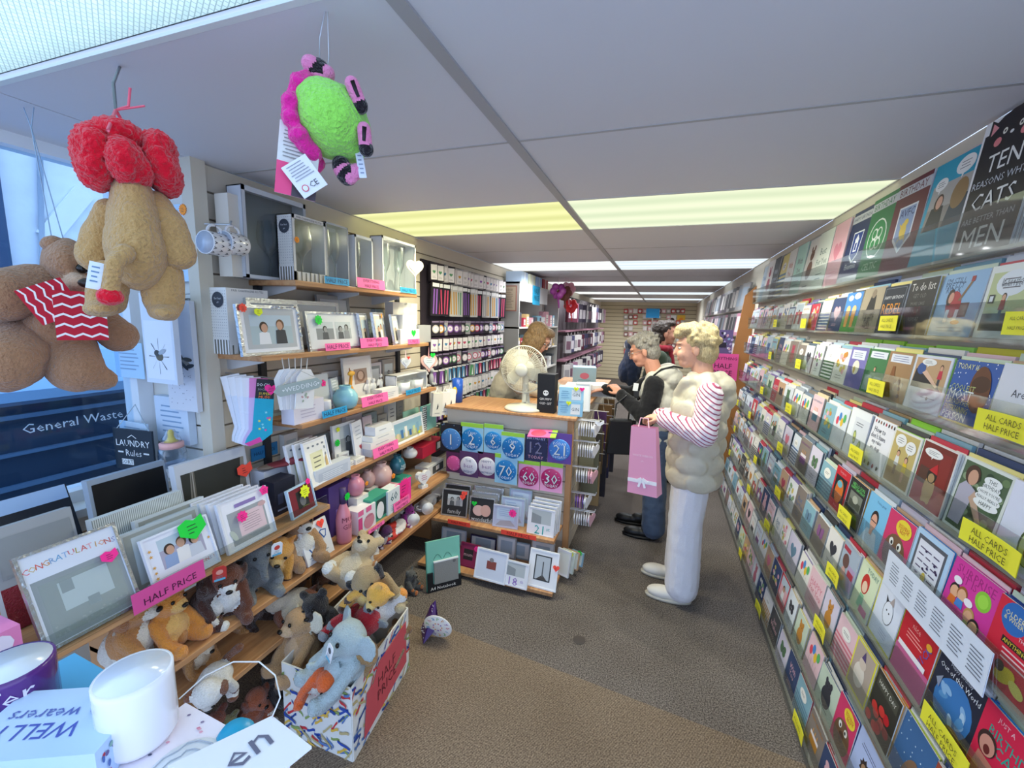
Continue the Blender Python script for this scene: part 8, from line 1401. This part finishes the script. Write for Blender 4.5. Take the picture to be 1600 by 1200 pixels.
toyB('cream and tan fox soft toy lying across the basket', 500, 965, 1.34, .2, Euler((1.1, .2, -1.1)), ['d9cbb4', 'e6c4b4', 'f0eae0', 'b0906c'], 'point', group=PB, tagc=('f0f0f0', 'c8342c', (.1, -.2, .95)))
toyB('sandy bear soft toy with white paw pads on top of the pile', 535, 935, 1.38, .21, Euler((-.9, .2, .1)), ['cdb48c', 'cdb48c', 'e0d0b4', 'f0ece4'], 'round', group=PB)
toyB('orange lion soft toy with brown paw near the top of the pile', 565, 940, 1.34, .17, Euler((.9, .8, .7)), ['f0b04a', 'f0b04a', 'f4c878', '4a2c1c'], 'point', group=PB)
toyB('black and sandy puppy soft toy at the back of the basket', 605, 945, 1.42, .2, Euler((.4, -.5, .6)), ['b09468', '18161a', '18161a', 'c8b48c'], 'flop', group=PB)
toyB('tan puppy soft toy sunk at the right of the basket', 570, 1045, 1.25, .17, Euler((.3, .6, -.3)), ['a8824e', 'a8824e', 'c8a878', 'a8824e'], 'flop', group=PB)
toyB('black bear soft toy deep in the basket', 520, 1010, 1.30, .19, Euler((.1, -.3, .2)), ['221c1c', '221c1c', '3a3030', '221c1c'], 'round', group=PB)
for k, (dx, dy, z, c, lab) in enumerate(((.08, .1, .06, ['8a6a4a', '8a6a4a', 'b89a74', '8a6a4a'], 'brown bear buried low in the basket'), (-.08, .12, .07, ['c9c4bc', 'c9c4bc', 'e6e2da', 'c9c4bc'], 'pale grey rabbit buried low in the basket'), (.02, -.05, .06, ['5a4a44', '5a4a44', '8a7464', '5a4a44'], 'dark bear buried at the front of the basket'), (-.1, -.02, .08, ['d8a878', 'd8a878', 'ecd0b0', 'd8a878'], 'peach bear buried at the left of the basket'), (.1, .0, .1, ['4a5a74', '4a5a74', '7a8aa0', '4a5a74'], 'slate blue bear buried at the right of the basket'))):
    plush(lab, o_+Vector((dx, dy, z)), .22, Euler((.3*(k-2), .2, k*1.3)), c, 'round', group=PB)
# grey heart patches on the elephant
q = MB()
for k, (x, z, y) in enumerate(((-.16, .35, -.2), (.1, .45, -.2), (.0, .2, -.25), (.17, .25, -.2), (-.1, .74, -.24), (.1, .8, -.24), (-.05, .55, -.24), (.15, .6, -.2), (-.2, .2, -.28))): q.raw([(x*.24+px_, y*.24-.006, z*.24+pz_) for px_, pz_ in heart_pts(.012, 14)], [tuple(range(14))], P('6a7c80', .9))
h_ = q.obj('heart_patches', el); h_['kind'] = 'stuff'
class VF:
    """upright frame squarely facing the viewer's side of a hanging toy; distance d from the doorway"""
    def __init__(s, px, py, d):
        r = ray(px, py); h = Vector((r.x, r.y, 0)); L = h.length; s.h = h/L; s.d = d; s.c = O3+r*(d/L); s.r = Vector((s.h.y, -s.h.x, 0)); s.rz = math.atan2(s.r.y, s.r.x)
    def __call__(s, px, py, dy=0):
        r = ray(px, py); p = O3+r*(s.d/r.dot(s.h))-s.c; return (p.dot(s.r), dy, p.z)
    def k(s, px, py): a, b, c = s(px, py), s(px+10, py), s(px, py+10); return abs(b[0]-a[0])/10, abs(c[2]-a[2])/10
# --- lion hanging from the ceiling, seen from behind
LP_ = VF(212, 385, 1.22); KX, KZ = LP_.k(212, 385)
TAN = fur('c49a62', 150); RED = fur('e0102c', 120)
lion = empty('lion_toy', LP_.c, (0, 0, LP_.rz)); TB_ = lambda nm, bs, v=.0055, sm=3, nz=.005: blob(nm, bs, v, sm, lion, None, None, nz, 12)
TB_('body', [('e', LP_(214, 390), (52*KX, .09, 66*KZ), None, TAN), ('e', LP_(209, 318), (37*KX, .075, 48*KZ), None, TAN), ('e', LP_(212, 355), (46*KX, .085, 60*KZ), None, TAN)])
TB_('arm', [('c', LP_(244, 318, .0), LP_(262, 352, -.01), .026, .034, TAN), ('c', LP_(262, 352, -.01), LP_(277, 396, -.01), .034, .036, TAN)])
TB_('arm', [('c', LP_(170, 325, .04), LP_(156, 365, .06), .026, .034, TAN), ('c', LP_(156, 365, .06), LP_(148, 395, .06), .034, .036, TAN)])
TB_('leg', [('c', LP_(172, 432, .01), LP_(166, 468, .01), .034, .034, TAN), ('e', LP_(160, 482, -.0), (30*KX, .065, 13*KZ), (0, -.06, 0), TAN)])
TB_('leg', [('c', LP_(252, 430, .01), LP_(256, 470, .01), .042, .038, TAN), ('e', LP_(256, 488, -.0), (29*KX, .065, 14*KZ), (0, .1, 0), TAN)])
TB_('tail', [('c', LP_(196, 402, -.09), LP_(183, 418, -.11), .018, .015, TAN), ('c', LP_(183, 418, -.11), LP_(177, 456, -.10), .0145, .013, TAN), ('e', LP_(176, 466, -.10), (.021, .02, .017), None, RED)], .0045, 2)
for nm, bs in (('mane', [('e', LP_(152, 240), (38*KX, .085, 42*KZ), (0, .15, 0), RED), ('e', LP_(150, 265, -.01), (30*KX, .07, 32*KZ), None, RED)]), ('mane', [('e', LP_(250, 262), (32*KX, .085, 46*KZ), (0, -.35, 0), RED), ('e', LP_(246, 236), (34*KX, .08, 26*KZ), (0, .3, 0), RED)]), ('mane', [('e', LP_(188, 218), (46*KX, .085, 24*KZ), (0, .1, 0), RED), ('e', LP_(200, 230, .03), (50*KX, .07, 34*KZ), None, RED)]), ('mane', [('e', LP_(196, 262, -.055), (30*KX, .055, 34*KZ), None, RED), ('e', LP_(212, 275, -.04), (30*KX, .05, 26*KZ), (0, .4, 0), RED)])):
    blob(nm, bs, .0045, 2, lion, None, None, .014, 22)
q = MB(); q.box((0, 0, -.03), (.02, .002, .05), P('dfe8f4')); q.art(Art(.02, .05).lines(.2, .8, .2, .9, 4, P('6a8ab0'), .3), -.001, None, .0003, -.055); q.obj('care_label', lion, LP_(158, 412, -.095), (0, .2, 0))
q = MB(); pa, pb = Vector(LP_(181, 172)), Vector(LP_(174, 232, -.115)); q.tube([pb, pa, Vector(LP_(203, 205, .02))], .003, P('f06a80'), 5); q.tube([pa, pa+Vector((.02, -.01, .01)), pa+Vector((.025, -.01, .045))], .0025, P('f06a80'), 5); q.tube([pa, pa+Vector((.045, -.02, .015))], .002, P('f06a80'), 5); q.obj('ribbon', lion)
Ml = Matrix.Translation(LP_.c) @ RZ(LP_.rz)
tag(lion, 'tan lion soft toy with red mane hanging by a pink ribbon, seen from behind', 'soft toy')
hk = MB(); h0 = HZ(187, 105, CEIL); hk.tube([h0, Ml @ Vector(LP_(177, 130)), Ml @ (pa+Vector((0, 0, -.002)))], .003, P('8a8e94', .3, .7), 6); tag(hk.obj('ceiling_hook'), 'bent grey wire hook holding the lion toy', 'hook')
# --- bear hanging in the window
BP = VF(95, 490, 1.66); KX, KZ = BP.k(95, 490)
BR = fur('a87c5c', 150); BL = fur('d0ac90', 150)
bear = empty('bear_toy', BP.c, (0, 0, BP.rz)); BB_ = lambda nm, bs: blob(nm, bs, .007, 3, bear, None, None, .005, 9)
BB_('head', [('e', BP(106, 416), (43*KX, .12, 43*KZ), None, BR), ('e', BP(120, 446, -.10), (24*KX, .055, 16*KZ), None, BL)])
BB_('ear', [('e', BP(84, 384, -.03), (22*KX, .035, 14*KZ), (0, -.3, 0), BR)]); BB_('ear', [('e', BP(142, 386, .02), (18*KX, .035, 14*KZ), (0, .3, 0), BR)])
BB_('body', [('e', BP(85, 508), (58*KX, .13, 56*KZ), None, BR)])
BB_('arm', [('c', BP(56, 452, -.03), BP(6, 464, -.10), .062, .06, BR)]); BB_('arm', [('c', BP(142, 490), BP(184, 524, -.04), .042, .045, BR)])
BB_('leg', [('c', BP(38, 540, -.04), BP(12, 560, -.12), .075, .07, BR)]); BB_('leg', [('c', BP(102, 545, -.04), BP(118, 572, -.10), .066, .058, BR), ('c', BP(118, 578, -.11), BP(158, 586, -.10), .044, .03, BR)])
q = MB(); q.ell(BP(126, 424, -.12), (.012, .010, .012), P('120c0a', .08)); q.obj('eye', bear)
q = MB(); q.ell(BP(133, 446, -.155), (.018, .012, .012), P('2a1c16', .3)); q.obj('nose', bear)
def zig(w, h, n):
    a = Art(w, h).rect(0, 0, 1, 1, P('c01f34', .85))
    for k in range(n):
        v = (k+.4)/n; pts = [(i/6, v+(.16/n if i % 2 else -.16/n)) for i in range(7)]; a.poly(pts+[(x, y+.22/n) for x, y in pts[::-1]], P('f4ece8', .85))
    return a
for pa, pb, w, yo in (((112, 462), (50, 482), .085, -.17), ((120, 458), (127, 526), .09, -.175)):
    A_, B_ = Vector(BP(*pa, yo)), Vector(BP(*pb, yo)); L_ = (B_-A_).length; ang = math.atan2(A_.x-B_.x, A_.z-B_.z); q = MB(); q.box((0, 0, L_/2), (w, .016, L_), P('c01f34', .85)); q.art(zig(w, L_, 5), -.008, None, .0006); q.obj('scarf', bear, B_, (0, ang, 0))
Mi = (Matrix.Translation(BP.c) @ RZ(BP.rz)).inverted(); q = MB(); [q.tube([Vector(BP(95+10*s, 395)), Vector(BP(49, 200)), Mi @ HZ(45+8*s, 168, CEIL)], .0012, P('9ab0cc'), 4) for s in (-1, 1)]; ow = q.obj('hanging_wires', bear); ow['kind'] = 'stuff'
tag(bear, 'brown teddy bear with red zigzag scarf hanging in the window', 'soft toy')
# --- green ladybird toy
TP = VF(515, 195, .98); KX, KZ = TP.k(515, 195); K3 = KX; GRN = fur('9ae85e', 150); PKF = fur('f0289a', 120); BLK = fur('1c141c', 150); PK2 = fur('f088b8', 150)
tt = empty('ladybird_toy', TP.c, (0, 0, TP.rz)); tl = Vector((0, 0, 0)); MTi = (Matrix.Translation(TP.c) @ RZ(TP.rz)).inverted()
blob('body', [('e', TP(518, 190), (62*K3, .085, 56*K3), (0, .45, 0), GRN), ('e', TP(545, 205, .01), (38*K3, .07, 46*K3), None, GRN), ('e', TP(500, 175), (44*K3, .075, 46*K3), None, GRN)], .005, 2, tt, None, None, .006, 10)
rl = random.Random(8); fr = []
for k in range(46):
    t = k/45; px = 478-28*math.sin(t*math.pi)+14*t; py = 135+112*t; c = Vector(TP(px, py, rl.uniform(-.04, .05))); fr.append(('e', tuple(c), (.017, .022, .017), None, PKF))
blob('pink_trim', fr, .005, 1, tt, None, None, .014, 10)
def leg(name, seq):
    bs = []
    for (pa, pb, r, m_) in seq: bs.append(('c', TP(*pa), TP(*pb), r, r, m_))
    blob(name, bs, .0035, 1, tt)
leg('leg', [((500, 132), (500, 126), .021, BLK), ((499, 124), (498, 121), .023, PK2), ((498, 117), (497, 113), .024, BLK), ((487, 107), (512, 116), .014, PK2), ((484, 104, -.01), (486, 104, -.01), .015, PK2), ((510, 120, -.01), (512, 119, -.01), .014, PK2)])
leg('leg', [((533, 258), (534, 262), .018, BLK), ((536, 265), (537, 267), .019, PK2), ((540, 270), (543, 274), .02, BLK), ((547, 280, -.01), (548, 281, -.01), .012, PK2), ((554, 275, -.01), (555, 274, -.01), .012, PK2), ((556, 268, -.01), (557, 267, -.01), .012, PK2)])
for pa, pb in (((548, 158, -.07), (560, 184, -.06)), ((566, 220, -.06), (569, 244, -.05))):
    leg('leg', [(pa, pb, .013, PK2), (pb, (pb[0]+1, pb[1]+3, pb[2]), .014, BLK)])
    q = MB(); q.tube([Vector(TP(pa[0], pa[1], pa[2]-.013))-tl, Vector(TP(pb[0]-3, pb[1]-6, pb[2]-.013))-tl], .004, P('1c141c'), 6); q.obj('dark_stripe', tt)
def card_at(nm, px, py, w, h, rot, col, art, dy=-.02): q = MB(); q.box((0, 0, 0), (w, .0015, h), P(col)); q.art(art, -.001, None, .0004, -h/2); q.obj(nm, tt, Vector(TP(px, py, dy))-tl, rot)
card_at('swing_tag', 467, 258, .07, .13, (0, .12, .1), 'dcdcd8', Art(.07, .13).rect(0, 0, 1, .45, P('e84a80')).lines(.1, .9, .5, .95, 9, P('8a8a88'), .3).rect(.4, 0, 1, .3, P('4a4048')))
card_at('swing_tag', 478, 284, .052, .062, (0, -.65, 0), 'e6e6ee', Art(.052, .062).lines(.1, .9, .45, .95, 6, P('9a9aa4'), .3).text('CE', .62, .22, .2, P('4a4a54'), .5).ell(.26, .22, .12, .12, P('d8485c')).ell(.26, .22, .09, .09, P('e6e6ee')), -.035)
card_at('care_label', 563, 262, .014, .05, (0, -.15, 0), 'dfe4f0', Art(.014, .05).lines(.2, .8, .1, .9, 5, P('8a94b0'), .3))
q = MB(); q.tube([MTi @ HZ(508, 18, CEIL), Vector(TP(499, 60))-tl, Vector(TP(500, 108))-tl], .0011, P('c9ccd4', .3, .6), 5); q.tube([MTi @ HZ(512, 18, CEIL), Vector(TP(514, 90))-tl, Vector(TP(510, 112))-tl], .0011, P('c9ccd4', .3, .6), 5); q.obj('hanging_wires', tt)
tag(tt, 'lime green and pink ladybird soft toy hanging upside down from the ceiling', 'soft toy')
# ------------------------------------------------------------------ near table with mugs and boxes
def D(px, py, d): r_ = ray(px, py); return O3+r_*d
ZT = 1.00
def dots(w, h, n=70):
    a = Art(w, h); rr = random.Random(12)
    for k in range(n): a.ell(rr.uniform(.04, .96), rr.uniform(.04, .96), .012, .008, P(rr.choice(['5a5e78', 'd8829a', '9ab4c8', '8a7a9c', 'e0a0b4'])), .5, 8)
    return a
c0, c1 = HZ(290, 1097, ZT), HZ(445, 1183, ZT); uu = (c1-c0).normalized(); vv = Vector((uu.y, -uu.x, 0)); vv = vv if vv.dot(-c0) > 0 else -vv; S_ = .22; cc_ = c0+uu*S_/2+vv*S_/2
rzb = math.atan2(uu.y, uu.x)
sb = carton('gift_box', 'white confetti-dot gift box beside the white mug', 'box', (cc_.x, cc_.y, ZT-.07), rzb, S_, S_, .069, 'f2e8f2', dots(S_, .069, 20), None, dots(S_, S_))
c2 = c0-uu*.155+vv*.115; bb = carton('gift_box', 'bright blue gift box under the purple mug', 'box', (c2.x, c2.y, ZT-.07), rzb, .25, .20, .069, '5ab0e0', Art(.25, .069).lines(.1, .9, .3, .7, 1, P('c8e4f4')))
c3 = c0-uu*.02+vv*.16; tb = empty('display_table', (c3.x, c3.y, 0), (0, 0, rzb)); q = MB(); q.b2(-.25, .2, -.13, .12, ZT-.09, ZT-.0705, P('e6e2e8')); q.obj('table_top', tb)
for x in (-.23, .18):
    for y in (-.11, .10): q = MB(); q.b2(x-.012, x+.012, y-.012, y+.012, 0, ZT-.09, P('b9b4b8')); q.obj('leg', tb)
tag(tb, 'small white display table at the doorway carrying mugs', 'table')
pm = HZ(213, 1150, ZT); wm = mug('mug', 'plain white china mug on the near table', (pm.x+.01, pm.y+.0, ZT), (0, 0, 0), .044, .105, 'f0eef4', 'e6eaf6', None, None, math.pi+.1)
pm2 = HZ(28, 1118, ZT); um = mug('mug', 'glossy purple mug with white script on the near table', (pm2.x, pm2.y, ZT), (0, 0, 0), .047, .085, '5a2a7a', 'dfe6f2', lambda e, r, h: wrap_text(e, 'fer', r, h, h*.72, -.35, .026, P('e6dcee')), None, math.pi*.9)
pw = HZ(110, 1165, ZT); w_, d_, h_ = .17, .105, .055
a = Art(w_, d_); a.text('WELLY', .42, .36, .19, P('4a5ab0'), .6, math.pi).text('wearers', .36, .62, .1, P('5a6ab0'), .5, math.pi).ell(.78, .7, .11, .11, P('8a90c8')).ell(.78, .7, .095, .095, P('bcd4f2')).ell(.78, .7, .06, .06, P('8a90c8')).ell(.78, .7, .048, .048, P('bcd4f2'))
wa = Art(w_, h_)
rr = random.Random(14)
for k in range(26): wa.ell(rr.random(), rr.random(), .03, .02, P(rr.choice(['4a6ab0', 'd8485c', '8ab0a4', '6a5a90'])), rr.random()*3, 8)
mb = MB(); mb.box((0, 0, h_/2), (w_, d_, h_), P('bcd4f2', .35)); mb.art(a, 0, Matrix.Translation((0, -d_/2, h_)) @ Matrix.Rotation(-math.pi/2, 4, 'X')); mb.art(wa, 0, Matrix.Translation((w_/2, 0, 0)) @ RZ(math.pi/2) @ Matrix.Diagonal((d_/w_, 1, 1, 1)))
wb_ = mb.obj('mug_box', None, (pw.x+.008, pw.y-.012, ZT), (0, 0, .45)); tag(wb_, 'pale blue mug box printed WELLY wearers on the near table', 'box')
cs_ = [HZ(425, 1118, ZT+.012), HZ(487, 1166, ZT+.012), HZ(395, 1240, ZT+.012), HZ(262, 1196, ZT+.012)]; pt = sum(cs_, Vector())/4; e = empty('gift_tag', pt); q = MB(); q.raw([c-pt for c in cs_]+[c-pt-Vector((0, 0, .004)) for c in cs_], [(0, 1, 2, 3), (7, 6, 5, 4), (0, 4, 5, 1), (1, 5, 6, 2), (2, 6, 7, 3), (3, 7, 4, 0)], P('e9e9f2')); q.obj('card', e)
q = MB(); d_ = (cs_[1]-cs_[2]); rz_ = math.atan2(d_.y, d_.x); a = Art(.06, .04).text('en', .5, .5, .5, P('6a6a80'), .9); q.art(a, 0, Matrix.Translation(HZ(400, 1188, ZT+.0125)-pt) @ RZ(rz_) @ Matrix.Rotation(-math.pi/2, 4, 'X')); q.obj('lettering', e)
q = MB(); q.tube([D(*p_, t_)-pt for p_, t_ in (((425, 1121), (HZ(425, 1121, ZT+.012)-O3).length/ray(425, 1121).length), ((438, 1090), .60), ((430, 1055), .63), ((405, 1034), .66), ((365, 1034), .68), ((320, 1056), .68), ((280, 1092), .67))], .0011, P('e9e6e4'), 5); q.obj('string', e)
tag(e, 'large white gift tag with script and string on the near table', 'tag')
po = HZ(300, 1192, ZT); q = MB(); q.lathe([(.001, .004), (.04, .004), (.045, 0)], P('dfe2ea'), 28); [q.tube([(.012*j*math.cos(t)+.004*math.sin(5*t), .012*j*math.sin(t), .005) for t in [k*.4 for k in range(16)]], .0008, P('b4bac8'), 4) for j in (1, 2, 3)]; tag(q.obj('round_coaster', None, (po.x, po.y-.01, ZT)), 'round white embossed coaster on the confetti box', 'coaster')
po = HZ(368, 1146, ZT); q = MB(); q.lathe([(.001, .008), (.018, .008), (.024, 0)], P('2aa0c8', .3), 20); tag(q.obj('blue_trinket', None, (po.x, po.y, ZT), (0, 0, 0)), 'small turquoise lid beside the round coaster', 'lid')
